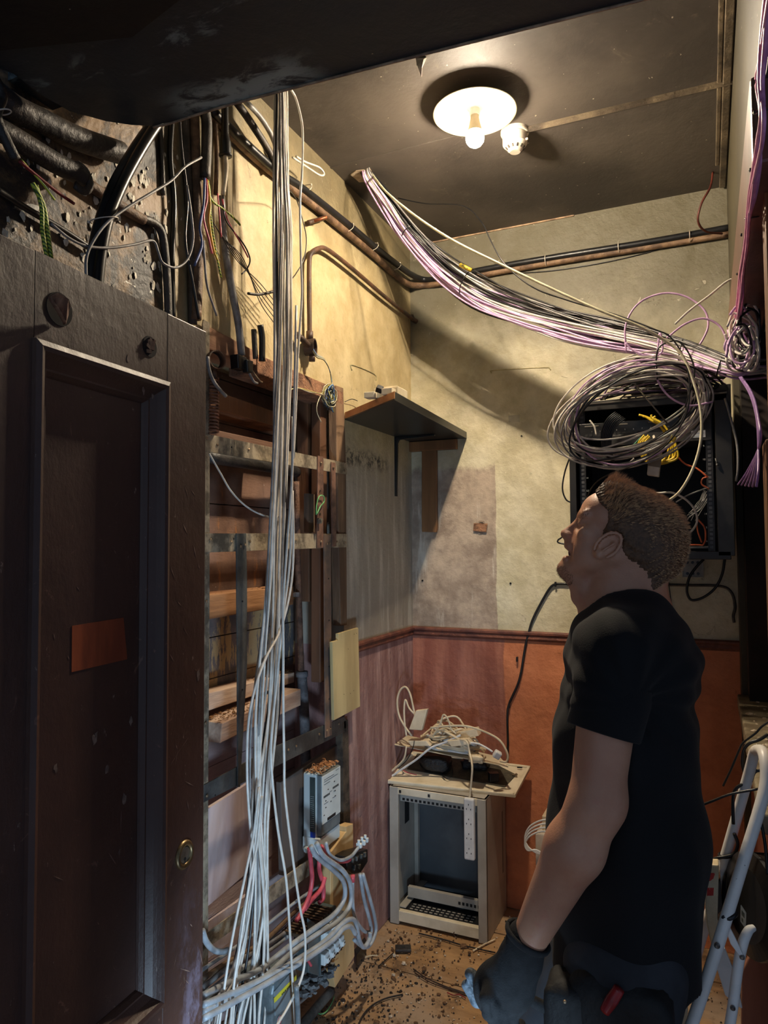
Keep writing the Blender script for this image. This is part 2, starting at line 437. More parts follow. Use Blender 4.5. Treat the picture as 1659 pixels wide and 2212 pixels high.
def ring(s0, s1, z0, z1, prof):
    """picture-frame moulding: profile of (inset, height)"""
    V, Fc = [], []; n = len(prof)
    for i, o in prof:
        V += [tuple(dw(s, z, o)) for s, z in ((s0 + i, z0 + i), (s1 - i, z0 + i), (s1 - i, z1 - i), (s0 + i, z1 - i))]
    for k in range(n - 1):
        for j in range(4):
            a = k * 4 + j; b = k * 4 + (j + 1) % 4; Fc.append((a, a + 4, b + 4, b))
    return V, Fc
mp = [(-.003, 0), (-.002, .006), (.006, .009), (.012, .007), (.016, .001), (.020, -.004), (.030, -.012), (.033, -.012), (.038, -.018), (.040, -.0215)]
obj('moulding', ring(sa, sb, zc, zo, mp), M_door, door, smooth=False)
obj('moulding', ring(sa, sb, .22, zc - .24, mp), M_door, door)
obj('joint_line', join(dbox(sa - .0004, sa + .0004, zo, 2.0, -.001, .0003)), mat('joint_dark', lin(20, 12, 10)), door)
# two bored holes high up: one with a split plug hanging out, one with a crumbled plug
def dcyl(s, z, r, o0, o1, m, name, seg=28, sz=1.0):
    c0 = dw(s, z, o0); V, Fc = lathe(c0, [(r, 0), (r, o1 - o0)], seg, DN)
    return obj(name, (V, Fc), m, door, smooth=False)
M_hole = mat('hole_dark', lin(30, 18, 14), lin(14, 8, 7), 40, .9)
M_plug = mat('plug_wood', lin(146, 108, 82), lin(92, 60, 44), 60, .8, bd=.002, stretch=(1, 1, .3))
s, z = dpx(128, 668); dcyl(s, z, .0235, -.0005, .0012, M_hole, 'bored_hole')
fl = [dpx(px, py, .015) for px, py in ((104, 640), (112, 634), (135, 648), (148, 662), (154, 680), (151, 696), (142, 701), (132, 698), (118, 676), (107, 655))]
fp = [dw(q[0], q[1], .012 + .010 * math.sin(i)) for i, q in enumerate(fl)]
obj('split_plug', extr(fp, DN * .006), M_plug, door, bevel=.0015)
s, z = dpx(323, 749); dcyl(s, z, .0175, -.0005, .0010, M_hole, 'bored_hole')
V, Fc = chips(34, lambda: (0, 0, 0), .003, .006)
pl = []
for k in range(9):
    a = random.uniform(0, 6.28); q = random.uniform(0, .011)
    pl.append(obox(dw(s + q * math.cos(a), z + q * math.sin(a) * 1.1, .002), .004, .012, .006, Matrix.Rotation(random.uniform(0, 3), 3, DN)))
obj('crumbled_plug', join(*pl), mat('plug_dark', lin(78, 48, 38), lin(40, 24, 20), 50, .9), door)
# bare orange patch where a sign was taken off
pp = [dpx(px, py, -.022) for px, py in ((155, 1352), (266, 1334), (274, 1424), (154, 1452))]
M_patch = mat('bare_patch', lin(166, 82, 46), lin(118, 54, 32), 16, .5, stretch=(1, 1, .2))
obj('sign_scar', extr([dw(q[0], q[1], -.0218) for q in pp], DN * .0006), M_patch, door, label='rectangular patch of bare orange wood')
# cylinder lock
M_brass = mat('tarnished_brass', lin(150, 128, 92), lin(100, 84, 60), 30, .38, metal=.85)
M_cyl = mat('lock_steel', lin(168, 160, 140), lin(130, 124, 108), 40, .35, metal=.8)
s, z = dpx(397, 1846); lc = dw(s, z, 0)
lk = obj('lock', lathe(lc, [(.0245, 0), (.0245, .002), (.021, .006), (.0155, .0045), (.0150, .001), (.0150, 0)], 36, DN, cap=False), M_brass, door, smooth=True)
obj('lock_cylinder', lathe(lc + Vector((0, 0, -.002)), [(.0148, -.001), (.0148, .0022), (.0001, .0024)], 30, DN), M_cyl, lk)
obj('keyhole', join(lathe(lc + Vector((0, 0, -.007)), [(.0027, .002), (.0027, .0030)], 12, DN), dbox(s - .0008, s + .0008, z - .013, z - .007, .002, .003)), M_hole, lk)
obj('worn_edge', dbox(-.0006, .0012, 0, 2.0, -TH + .004, -.002), M_dedge, door)

# ================================================================= CEILING LIGHT AND DETECTOR
M_shade = mat('enamel_shade', lin(236, 222, 190), lin(206, 188, 150), 10, .32)
M_white = mat('white_plastic', lin(226, 216, 200), lin(204, 192, 174), 14, .42)
M_cord = mat('grey_flex', lin(110, 100, 88))
bc = at(1026, 298, 1, 2.20)
lx, ly = bc.x, bc.y
lamp = thing('pendant_lamp', (lx, ly, bc.z - .03), 'lit bare bulb under a round cream enamel shade hanging from the ceiling', 'ceiling lamp')
zb_ = bc.z
zs = zb_ + .082                                   # rim of the shade
obj('lamp_shade', lathe((lx, ly, zs), [(.024, .016), (.055, .012), (.10, .005), (.134, .000), (.1365, .001), (.134, .0035), (.10, .0085), (.055, .0155), (.024, .0195)], 56), M_shade, lamp, smooth=True)
obj('ceiling_rose', lathe((lx, ly, ZC), [(.018, -.022), (.032, -.018), (.036, -.004), (.036, 0)], 28), M_white, lamp, smooth=True)
obj('flex', tube([(lx, ly, ZC - .015), (lx, ly, zs + .03)], .0035, 8), M_cord, lamp)
obj('lamp_holder', lathe((lx, ly, zs), [(.013, -.008), (.0165, -.006), (.0165, .020), (.020, .022), (.014, .040), (.006, .044)], 28), M_white, lamp, smooth=True)
bl = obj('bulb', lathe((lx, ly, zb_), [(.0135, .078), (.0140, .066), (.0200, .038), (.0245, .020)], 28, cap=False), mat('bulb_neck', lin(235, 226, 205), lin(225, 214, 190), 20, .4), lamp, smooth=True)
mg = bpy.data.materials.new('lit_bulb'); mg.use_nodes = True
nt = mg.node_tree; nt.nodes.remove(nt.nodes['Principled BSDF']); em = nt.nodes.new('ShaderNodeEmission')
em.inputs[0].default_value = (1.0, .86, .66, 1); em.inputs[1].default_value = 40; nt.links.new(em.outputs[0], nt.nodes['Material Output'].inputs[0])
obj('bulb_globe', lathe((lx, ly, zb_), [(.024, .020), (.028, .010), (.030, 0), (.028, -.012), (.021, -.022), (.011, -.029), (.0002, -.0305)], 28, cap=False), mg, bl, smooth=True)
L_ = add_light('bulb_light', 'POINT', (lx, ly, zb_ - .002), BULB_W, BULB_C, shadow_soft_size=.0315)
# falloff softened so the ceiling close to the bulb does not burn out
L_.data.use_nodes = True
lt = L_.data.node_tree; fo = lt.nodes.new('ShaderNodeLightFalloff'); fo.inputs['Strength'].default_value = 1.0; fo.inputs['Smooth'].default_value = .9
lt.links.new(fo.outputs['Quadratic'], lt.nodes['Emission'].inputs['Strength'])
det = aZ(1112, 283, ZC)
dt = thing('smoke_detector', (det.x, det.y, ZC - .075), 'round white smoke detector fixed to the ceiling beside the lamp', 'smoke detector')
R_ = .049
obj('detector_base', lathe((det.x, det.y, ZC), [(R_ * .96, -.014), (R_, -.010), (R_, 0)], 40), M_white, dt, smooth=False)
obj('detector_body', lathe((det.x, det.y, ZC), [(.0001, -.076), (.018, -.076), (.021, -.073), (.034, -.060), (.0425, -.048), (.0425, -.016), (.040, -.013)], 40), M_white, dt, smooth=False)
M_slot = mat('slot_dark', lin(70, 62, 54), lin(50, 44, 40))
g = []
for k in range(12):
    a = 2 * math.pi * k / 12; R3 = Matrix.Rotation(a, 3, 'Z')
    g.append(obox(Vector((det.x, det.y, ZC - .064)) + R3 @ Vector((.0305, 0, 0)), .003, .006, .011, R3 @ Matrix.Rotation(math.radians(38), 3, 'Y')))
obj('vent_slots', join(*g), M_slot, dt)
obj('indicator_tab', obox((det.x + .043, det.y - .012, ZC - .045), .010, .005, .006), M_white, dt)
# scrap of paper-thin plaster hanging near the soffit edge
q = aZ(908, 122, ZC)
fk = [q + Vector((a * .03, 0, b * .055 - .0)) for a, b in ((-.5, 0), (.5, 0), (.45, -.35), (.15, -.62), (-.05, -1), (-.2, -.6), (-.42, -.4))]
obj('plaster_flake', extr([p + Vector((0, .012 * math.sin(i * 2.1), 0)) for i, p in enumerate(fk)], (0, .003, 0)), mat('flake', lin(214, 206, 190), lin(180, 172, 156), 30), label='small white flake of paint hanging from the ceiling by the soffit edge', cat='paint flake')

# scratches and scuffs on the door face
rdx = random.Random(14); g = []
for k in range(46):
    px, py = rdx.choice(((rdx.uniform(105, 325), rdx.uniform(900, 2050), ), (rdx.uniform(368, 438), rdx.uniform(820, 2150)), (rdx.uniform(368, 438), rdx.uniform(1150, 1750))))
    inner = px < 340; o_ = -.0218 if inner else .0002
    s, z = dpx(px, py, o_); a = rdx.uniform(.5, 2.6); L0 = rdx.uniform(.004, .030) * (1 if rdx.random() < .7 else 1.8); w = rdx.uniform(.0003, .0009)
    du, dv = L0 * math.cos(a) * .5, L0 * math.sin(a) * .5
    g.append(extr([dw(s - du, z - dv, o_), dw(s - w, z + w, o_), dw(s + du, z + dv, o_), dw(s + w, z - w, o_)], DN * .0002))
obj('scratches', join(*g), mat('scratch', lin(150, 120, 102), lin(104, 80, 68), 50, .8), door, kind='stuff')
g = []
for px, py, q in ((345, 1560, 1), (283, 1558, .8), (203, 1598, .9), (208, 1590, .6), (232, 1662, .8), (268, 1726, .9), (120, 1660, .6), (258, 1840, .4), (428, 1460, 1.1), (310, 845, .7), (330, 856, .5), (276, 775, .7)):
    o_ = -.0218 if 100 < px < 335 and py > 860 else .0002
    s, z = dpx(px, py, o_); pts = []
    for j in range(9):
        t = j * .698; r_0 = q * .0055 * rdx.uniform(.5, 1.3); pts.append(dw(s + r_0 * math.cos(t), z + 1.8 * r_0 * math.sin(t), o_))
    g.append(extr(pts, DN * .0003))
obj('scuffs', join(*g), mat('scuff', lin(128, 108, 96), lin(84, 66, 58), 90, .8), door, kind='stuff')
# ================================================================= THE STRIPPED RECESS IN THE LEFT WALL
XB = -1.50                                  # boarding at the back of the recess
XF = -1.262                                 # face of the steel frame
tb = NT('old_boarding'); x, y, z = tb.xyz()
n1 = tb.noise(4, 8, .6); n2 = tb.noise(12, 9, .72, stretch=(1, .35, 1.6)); n3 = tb.noise(7, 10, .75, stretch=(1, 2.2, .55)); n4 = tb.noise(70, 3, .5)
brown = tb.mix(tb.ramp(n1, .35, .65), lin(98, 72, 60), lin(144, 112, 94))
brown = tb.mix(tb.ramp(n3, .56, .66), brown, lin(170, 116, 72))
grey = tb.mix(tb.ramp(n1, .4, .6), lin(98, 96, 98), lin(140, 128, 124))
grey = tb.mix(tb.ramp(n3, .50, .53), grey, lin(206, 176, 128))
pale = tb.mix(tb.ramp(n2, .3, .7), lin(172, 150, 150), lin(200, 180, 178))
c = tb.mix(tb.math('MULTIPLY', tb.ramp(z, 1.42, 1.40), tb.ramp(z, 1.12, 1.14)), brown, grey)
c = tb.mix(tb.ramp(z, .98, .90), c, pale)
c = tb.mix(tb.ramp(n4, .74, .76), c, lin(220, 210, 200))
M_board = tb.out(c, .6, n2, .004)
wood = lambda nm, a, b, s=(1, .12, 1), sc=10: mat(nm, a, b, sc, .75, bd=.003, stretch=s)
M_rough = wood('rough_timber', lin(176, 128, 86), lin(120, 78, 48))
M_pinkt = wood('faded_timber', lin(200, 172, 150), lin(146, 112, 92))
M_orange = mat('orange_timber', lin(150, 104, 70), lin(104, 70, 48), 9, .65, bd=.003, stretch=(1, 1, .12))
M_brick = mat('broken_brick', lin(176, 128, 96), lin(120, 86, 66), 24, .95, bd=.01)
M_dark = mat('near_black', lin(26, 22, 20), lin(14, 12, 11), 14, .8)  # near-black for the hole discs and the inner sides of the recess
M_crumb = mat('dust_crumbs', lin(150, 108, 66), lin(86, 60, 40), 180, .95)
planks = []
zz = 0.0
while zz < 2.18:
    h = random.choice((.135, .150, .142)); planks.append(box(XB - .02, XB + random.uniform(-.003, .003), OY0 - .02, OY1 + .02, zz, min(zz + h - .004, 2.2))); zz += h
planks.append(box(XB - .06, XB - .02, OY0 - .1, OY1 + .1, 0, 2.3))
obj('wall_alcove', join(*planks), M_board, kind='structure')
obj('wall_alcove', join(box(XB - .02, XL, OY0 - .04, OY0, 0, 2.2), box(XB, XL - T, OY1, OY1 + .03, 0, 2.2), box(XB, XL - T, OY0, OY1, 2.17, 2.2)), M_dark, kind='structure')
# lintel over the opening: timber, then broken brick edge
obj('timber_lintel', prX([(444, 700), (556, 760), (556, 790), (444, 752)], -1.272, .10), wood('lintel', lin(184, 140, 106), lin(140, 100, 74)), bevel=.004,
    label='short reddish timber lintel over the opening, next to the door top', cat='timber beam')
obj('timber_lintel', prX([(556, 764), (742, 846), (742, 876), (556, 806)], -1.268, .11), M_brick, bevel=.004,
    label='rough orange timber lintel with broken plaster behind the white cable bundle', cat='timber beam')
def crumbs(name, y0, y1, x0, x1, z, n, parent, smax=.006):
    return obj(name, chips(n, lambda: (random.uniform(x0, x1), random.uniform(y0, y1), z + random.uniform(0, .004) * random.random()), .0018, smax), M_crumb, parent, kind='stuff')
LB = []
# horizontal noggins across the recess: px outline of the near face, plane X, depth
for nm, pp, v, th, m, lab in (
    ('top', [(455, 840), (640, 905), (640, 935), (455, 880)], -1.38, .10, M_orange, 'dark orange crosspiece high in the wall recess, just below the lintel'),
    ('mid', [(452, 925), (600, 958), (600, 975), (452, 945)], -1.36, .10, wood('red_shelf', lin(150, 110, 84), lin(104, 74, 56)), 'reddish crosspiece with plaster crumbs behind the upper steel strap'),
    ('b1', [(452, 1284), (634, 1266), (634, 1306), (452, 1338)], -1.385, .09, M_rough, 'tan crosspiece with dust on it, level with the door sign scar'),
    ('b2', [(450, 1497), (636, 1452), (636, 1474), (450, 1536)], -1.42, .07, M_pinkt, 'upper of the two dusty pale crosspieces low in the recess'),
    ('b3', [(480, 1562), (650, 1488), (650, 1524), (476, 1606)], -1.355, .09, M_pinkt, 'lower and nearer of the two dusty pale crosspieces low in the recess')):
    t_ = thing('timber_crosspiece', tuple(aX(*pp[0], v)), lab, 'timber beam')
    o = obj('beam', prX(pp, v, th), m, t_, bevel=.003)
    a0, a1 = aX(*pp[0], v), aX(*pp[1], v)
    if nm != 'top': crumbs('dust', a0.y, a1.y, v - th + .005, v - .004, (a0.z + a1.z) / 2 - .004, 260, t_)
# upright timbers at the far end of the recess
for i, (pp, v, th, m, lab) in enumerate((
    ([(665, 850), (688, 858), (688, 1300), (668, 1300)], -1.37, .05, M_orange, 'orange-brown upright board at the far end of the recess, nearest the cables'),
    ([(692, 859), (707, 866), (707, 1470), (692, 1475)], -1.315, .04, mat('darker_upright', lin(124, 86, 62), lin(76, 52, 38), 8, .6, stretch=(1, 1, .1)), 'darker brown upright board at the far end of the recess, nearest the corner post'),
    ([(726, 832), (742, 838), (748, 1000), (750, 1350), (736, 1352), (728, 1000)], -1.268, .035, mat('post_edge', lin(142, 112, 84), lin(90, 66, 48), 12, .7, bd=.003, stretch=(1, 1, .15)), 'weathered upright post edging the recess where the plaster starts'))):
    obj('upright_timber', prX(pp, v, th), m, bevel=.003, label=lab, cat='timber post')
# dark bitumen pipe running along behind the frame, and the vertical cast pipe with its wide socket
M_pipe = mat('black_pipe', lin(52, 48, 46), lin(28, 26, 26), 16, .45, bd=.002)
M_rust = mat('rusty_pipe', lin(126, 92, 72), lin(82, 58, 46), 34, .7, bd=.003)
M_lead = mat('grey_pipe', lin(120, 118, 120), lin(80, 76, 78), 20, .6, bd=.003)
obj('dark_pipe', tube([aX(440, 985, -1.40), aX(600, 1012, -1.40), aX(640, 1020, -1.41)], .020, 16), M_pipe, smooth=True, label='thick black horizontal pipe in the recess below the upper steel strap', cat='pipe')
pt = thing('waste_pipe', tuple(aX(655, 1700, -1.39)), 'vertical rusty grey pipe running down the recess into a wide socket', 'pipe')
pa, pb2 = aX(640, 1040, -1.40), aX(651, 1462, -1.40)
obj('pipe', tube([pa, aX(643, 1200, -1.40), pb2], .0115, 16), M_rust, pt, smooth=True)
s0 = aX(652, 1450, -1.40); s1 = aX(658, 1560, -1.40); s2 = aX(662, 1716, -1.40)
obj('socket', join(tube([s0, s0 + Vector((0, 0, -.02))], .023, 20), tube([s0 + Vector((0, 0, -.018)), s1, s2], .019, 20)), M_lead, pt, smooth=True)
c1 = aX(640, 1284, -1.40); obj('pipe_clip', join(tube([c1 + Vector((0, -.004, .008)), c1 + Vector((0, -.004, -.008))], .0145, 16), obox(c1 + Vector((.004, -.03, 0)), .008, .03, .012)), M_lead, pt)
obj('soil_pipe_collar', tube([aX(664, 1455, -1.45), aX(700, 1470, -1.45), aX(712, 1500, -1.45)], .022, 12), M_rust, label='rusty stub of pipe behind the wide grey socket', cat='pipe', smooth=True)

# ---- the steel strap frame: one thing, straps and uprights bolted together
M_steel = NT('strap_steel'); x, y, z = M_steel.xyz(); n1 = M_steel.noise(13, 9, .7); n2 = M_steel.noise(60, 6, .7)
c = M_steel.mix(M_steel.ramp(n1, .40, .60), lin(104, 94, 80), lin(176, 162, 138)); c = M_steel.mix(M_steel.ramp(n2, .62, .7), c, lin(60, 48, 40))
M_steel = M_steel.out(c, .5, n2, .002, .25)
M_rsteel = mat('rusted_strap', lin(132, 96, 78), lin(86, 62, 52), 22, .7, bd=.002)
M_dsteel = mat('dark_strap', lin(92, 94, 92), lin(58, 58, 58), 9, .45, metal=.3, bd=.002)
M_screw = mat('screw_head', lin(176, 150, 120), lin(120, 98, 76), 40, .45, metal=.5)
fr = thing('strap_frame', (XF, 2.0, .4), 'grey steel strap framework bolted across the open recess in the left wall', 'metal frame')
def strap(name, pp, m, off=0, th=.004):
    return obj(name, prX(pp, XF + off, th), m, fr, bevel=.0008)
strap('cross_strap', [(437, 935), (748, 1000), (750, 1025), (437, 974)], M_steel)
strap('cross_strap', [(437, 1152), (749, 1153), (750, 1182), (437, 1194)], M_steel)
strap('cross_strap', [(437, 1698), (582, 1618), (744, 1548), (752, 1562), (752, 1578), (437, 1735)], M_dsteel)
strap('cross_strap', [(437, 2022), (668, 1856), (668, 1892), (437, 2056)], M_steel)
strap('cross_strap', [(437, 2160), (560, 2070), (560, 2120), (437, 2212)], M_steel)
# long upright by the door edge
strap('upright_strap', [(440, 690), (453, 697), (453, 1300), (450, 1700), (450, 2260), (438, 2260), (438, 700)], M_steel, -.003)
strap('upright_strap', [(511, 1152), (532, 1152), (534, 1250), (534, 1440), (519, 1700), (514, 1700), (513, 1400)], M_dsteel, .006)
strap('upright_strap', [(687, 984), (699, 987), (699, 1183), (685, 1184)], M_rsteel, .005)
strap('upright_strap', [(716, 998), (725, 1000), (727, 1180), (718, 1181)], M_rsteel, .006)
strap('upright_strap', [(700, 1155), (715, 1155), (717, 1588), (703, 1594)], mat('mottled_strap', lin(132, 104, 86), lin(80, 74, 72), 8, .6, bd=.002), .007)
scr = []
for px, py, of in ((447, 946, .002), (470, 961, .002), (538, 971, .002), (745, 1017, .002), (455, 1166, .002), (500, 1171, .002), (540, 1170, .002), (640, 1167, .002), (520, 1180, .009), (530, 1177, .009),
                   (694, 1000, .008), (694, 1170, .008), (721, 1010, .009), (707, 1175, .010), (712, 1174, .010), (728, 1170, .002), (746, 1172, .002), (707, 1578, .010), (714, 1575, .010),
                   (690, 1586, .002), (623, 1620, .002), (640, 1612, .002), (732, 1564, .002), (447, 1719, .002), (446, 1300, -.001), (444, 1562, -.001), (640, 1905, .002)):
    p = aX(px, py, XF + of)
    obj('bolt', lathe(p, [(.0042, -.001), (.0042, .0012), (.0022, .0026)], 10, (1, 0, 0)), M_screw, fr)
h = []
for px, py in ((500, 966), (616, 985), (505, 1164), (465, 1718), (524, 1299), (524, 1490), (710, 1250), (711, 1340), (711, 1440), (711, 1510), (692, 1060), (692, 1110), (580, 1950), (475, 2180)):
    p = aX(px, py, XF + (.0075 if py in (1299, 1490, 1250, 1340, 1440, 1510, 1060, 1110) else .0002)); obj('bolt_hole', lathe(p, [(.0028, -.001), (.0028, .0006)], 8, (1, 0, 0)), M_dark, fr)

# earth clamp with green wire on the rusty strap
ec = thing('earth_clamp', tuple(aX(684, 1125, XF + .015)), 'small metal earth clamp with a loop of green wire on the rusted strap', 'earth clamp')
M_grn = mat('green_wire', lin(120, 190, 120), lin(86, 150, 90), 30, .45)
obj('green_loop', tube([aX(q, w, XF + .015) for q, w in ((683, 1112), (684, 1090), (690, 1072), (699, 1072), (700, 1084), (692, 1094), (685, 1110))], .0022, 8), M_grn, ec, smooth=True)
p = aX(690, 1125, XF + .012); obj('clamp', join(obox(p, .012, .020, .020), lathe(p + Vector((.006, -.014, 0)), [(.007, 0), (.007, .012)], 14, (1, 0, 0))), mat('zinc', lin(150, 146, 136), lin(96, 92, 86), 40, .4, metal=.6), ec, bevel=.001)
obj('wood_block', prX([(667, 1066), (680, 1068), (680, 1150), (667, 1150)], -1.30, .02), wood('blk', lin(120, 96, 76), lin(70, 56, 44), (1, 1, .2)), label='small grey wooden block behind the green wire loop', cat='wooden block')

# plywood offcut leaning on the frame
M_ply = mat('plywood', lin(212, 192, 140), lin(180, 158, 112), 9, .7, bd=.001, stretch=(1, 1, .15))
po = thing('plywood_offcut', tuple(aX(748, 1555, -1.235)), 'pale plywood offcut with a notched top corner fixed over the end of the frame', 'board')
obj('sheet', prX([(718, 1387), (731, 1383), (731, 1369), (774, 1356), (778, 1526), (722, 1556)], -1.236, .012), M_ply, po, bevel=.001)
for q, w in ((752, 1402), (743, 1500), (757, 1498), (764, 1492), (765, 1370), (770, 1368)): obj('nail_hole', lathe(aX(q, w, -1.2358), [(.0016, 0), (.0016, .0004)], 8, (1, 0, 0)), M_dark, po)

# pale boards low in the recess and the dark backboard that carries the meter
M_pale = mat('pale_pink_board', lin(206, 188, 186), lin(178, 158, 160), 7, .5, bd=.002, stretch=(1, 1, .2))
obj('painted_board', prX([(437, 1755), (540, 1690), (540, 1880), (437, 1968)], -1.335, .012), M_pale, label='pale pinkish board behind the cables under the third steel strap', cat='board')
obj('painted_board', prX([(437, 2000), (665, 1845), (665, 1905), (437, 2080)], -1.345, .012), M_pale, label='pale pinkish board behind the fourth steel strap', cat='board')
obj('painted_board', prX([(437, 2090), (520, 2040), (520, 2212), (437, 2250)], -1.345, .012), M_pale, label='pale pinkish board at the bottom left of the recess beside the door', cat='board')
M_back_b = mat('meter_board', lin(104, 94, 88), lin(70, 60, 56), 4, .5, bd=.002, stretch=(1, 1, .2))
obj('backboard', prX([(606, 1690), (740, 1602), (741, 1836), (738, 1860), (612, 1892)], -1.285, .018), M_back_b, bevel=.002, label='dark brown backboard the electricity meter is screwed to', cat='board')
obj('edge_batten', prX([(740, 1560), (752, 1555), (757, 1800), (742, 1806)], -1.262, .03), mat('batten_dirt', lin(88, 76, 62), lin(52, 44, 38), 20, .8, bd=.003), label='narrow dirty batten along the right edge of the meter backboard', cat='timber post')

# ---- electricity meter
M_mg = mat('meter_grey', lin(196, 206, 206), lin(176, 188, 190), 10, .4)
M_mface = mat('meter_face', lin(222, 230, 228), lin(206, 216, 214), 10, .35)
M_smoke = mat('meter_window', lin(120, 130, 132), lin(96, 104, 108), 6, .15)
M_ink = mat('black_ink', lin(34, 36, 38), lin(24, 26, 28), 50, .5)
XM = -1.20                                     # front face of the meter
m0 = aX(695, 1835, XM); mt = thing('electricity_meter', tuple(m0), 'pale grey electricity meter with wood shavings on top, above the coloured cables', 'electricity meter')
def q4(a): return [aX(px, py, XM) for px, py in a]
P_ = aX(694, 1690, XM); Y0, ZT = P_.y, aX(697, 1672, XM).z
Q_ = aX(736, 1652, XM); Y1 = Q_.y
ZB = aX(700, 1815, XM).z
HY = Y1 - Y0
obj('case', box(XL + .01, XM - .018, Y0 - .002, Y1, ZB - .01, ZT), M_mg, mt, bevel=.006)
obj('front_cover', box(XM - .020, XM, Y0 + .002, Y1 - .002, ZB + .015, ZT - .004), M_smoke, mt, bevel=.005)
obj('face_label', box(XM - .001, XM + .0012, Y0 + .004, Y1 - .005, ZB + .055, ZT - .008), M_mface, mt)
obj('side_window', box(XM - .042, XM - .022, Y0 - .004, Y0 + .002, ZB + .03, ZT - .012), mat('side_win', lin(62, 74, 72), lin(44, 54, 54), 8, .2), mt)
dots = []
for i in range(3):
    for k in range(16): dots.append(obox((XM - .037 + i * .0045, Y0 - .0045, ZB + .045 + k * .0068), .0014, .001, .0014))
obj('vent_dots', join(*dots), M_mface, mt)
obj('terminal_cover', join(box(XL + .01, XM - .004, Y0 - .006, Y1 + .002, ZB - .035, ZB + .012), box(XM - .035, XM - .002, Y0 - .008, Y0 + .035, ZB - .052, ZB - .03)), M_mface, mt, bevel=.004)
obj('seal_screw', lathe((XM - .05, Y0 - .010, ZB - .028), [(.010, -.002), (.010, .006), (.006, .009)], 18, (0, -1, 0)), M_mg, mt)
obj('blue_sticker', box(XM - .04, XM - .022, Y0 - .0045, Y0 + .001, ZB + .012, ZB + .030), mat('blue_sticker', lin(30, 74, 190), lin(24, 60, 160), 9, .3), mt)
ln = []
def ink(yf, zf, w, h_): ln.append(box(XM + .0010, XM + .0017, Y0 + HY * yf, Y0 + HY * (yf + w), ZT - (ZT - ZB) * zf - h_, ZT - (ZT - ZB) * zf))
for yf, zf, w in ((.12, .10, .5), (.12, .13, .7), (.12, .17, .3), (.72, .06, .15), (.40, .33, .12), (.12, .46, .2), (.55, .45, .18), (.60, .36, .1)): ink(yf, zf, w, .0012)
for yf, zf in ((.10, .34), (.56, .29)):
    for k in range(7): ink(yf + .045 * k, zf, .032, .007)
for yf, zf in ((.18, .42), (.66, .36), (.66, .44), (.18, .52), (.44, .48), (.30, .27), (.62, .21), (.10, .62)): ink(yf, zf, .05, .0035)
ink(.28, .70, .42, .010)
obj('printed_marks', join(*ln), M_ink, mt)
M_shav = mat('wood_shavings', lin(190, 138, 92), lin(120, 78, 48), 60, .85)
sh = [chips(120, lambda: (random.uniform(XL + .02, XM - .004), random.uniform(Y0, Y1), ZT + random.uniform(0, .006)), .003, .008)]
for k in range(22):
    c = Vector((random.uniform(XL + .02, XM - .01), random.uniform(Y0, Y1 - .01), ZT + random.uniform(.004, .014))); a = random.uniform(0, 6); q = random.uniform(.005, .011)
    sh.append(tube([c + Vector((q * math.cos(a + t), q * math.sin(a + t) * .6, q * .6 * math.sin(t * 1.3))) for t in (0, .9, 1.8, 2.7, 3.6)], .0022, 4, 3, flat=.25))
obj('shavings', join(*sh), M_shav, mt, kind='stuff')

# short yellow board the terminal blocks hang from, the fuse board and the boiler switch
M_pine = mat('new_pine', lin(222, 190, 138), lin(192, 156, 104), 7, .6, bd=.001, stretch=(1, 1, .12))
XP = -1.20
obj('pine_board', prX([(716, 1840), (748, 1796), (747, 1786), (763, 1779), (765, 2030), (766, 2066), (724, 2134), (718, 2100), (712, 2000)], XP, .035), M_pine, bevel=.002, label='clean yellow pine board standing beside the meter with black terminal block on it', cat='board')
tbk = thing('black_terminal_block', tuple(aX(772, 1888, -1.14)), 'black cable terminal block hanging on the pine board', 'terminal block')
M_blk = mat('black_bakelite', lin(26, 28, 30), lin(14, 15, 17), 20, .3)
obj('block', prX([(750, 1852), (766, 1842), (795, 1834), (795, 1862), (780, 1886), (762, 1890), (750, 1880)], -1.145, .05), M_blk, tbk, bevel=.004)
for q, w in ((762, 1858), (771, 1854), (782, 1850), (788, 1846), (765, 1874), (776, 1872)): obj('screw_clamp', obox(aX(q, w, -1.142), .008, .010, .016), mat('clamp_metal', lin(170, 166, 156), lin(60, 58, 56), 60, .35, metal=.7), tbk, bevel=.001)
cs = thing('connector_strip', tuple(aX(780, 1830, -1.13)), 'white screw connector strip sitting on top of the black terminal block', 'connector')
M_cw = mat('connector_white', lin(226, 232, 230), lin(206, 212, 212), 10, .35)
obj('strip', join(obox(aX(776, 1826, -1.13), .02, .012, .016), obox(aX(784, 1820, -1.13), .02, .012, .016), obox(aX(790, 1814, -1.13), .02, .010, .016)), M_cw, cs, bevel=.002)
obj('barrels', join(*[lathe(aX(q, w, -1.13), [(.005, 0), (.005, .012)], 12) for q, w in ((775, 1822), (782, 1816), (789, 1811))]), M_cw, cs)

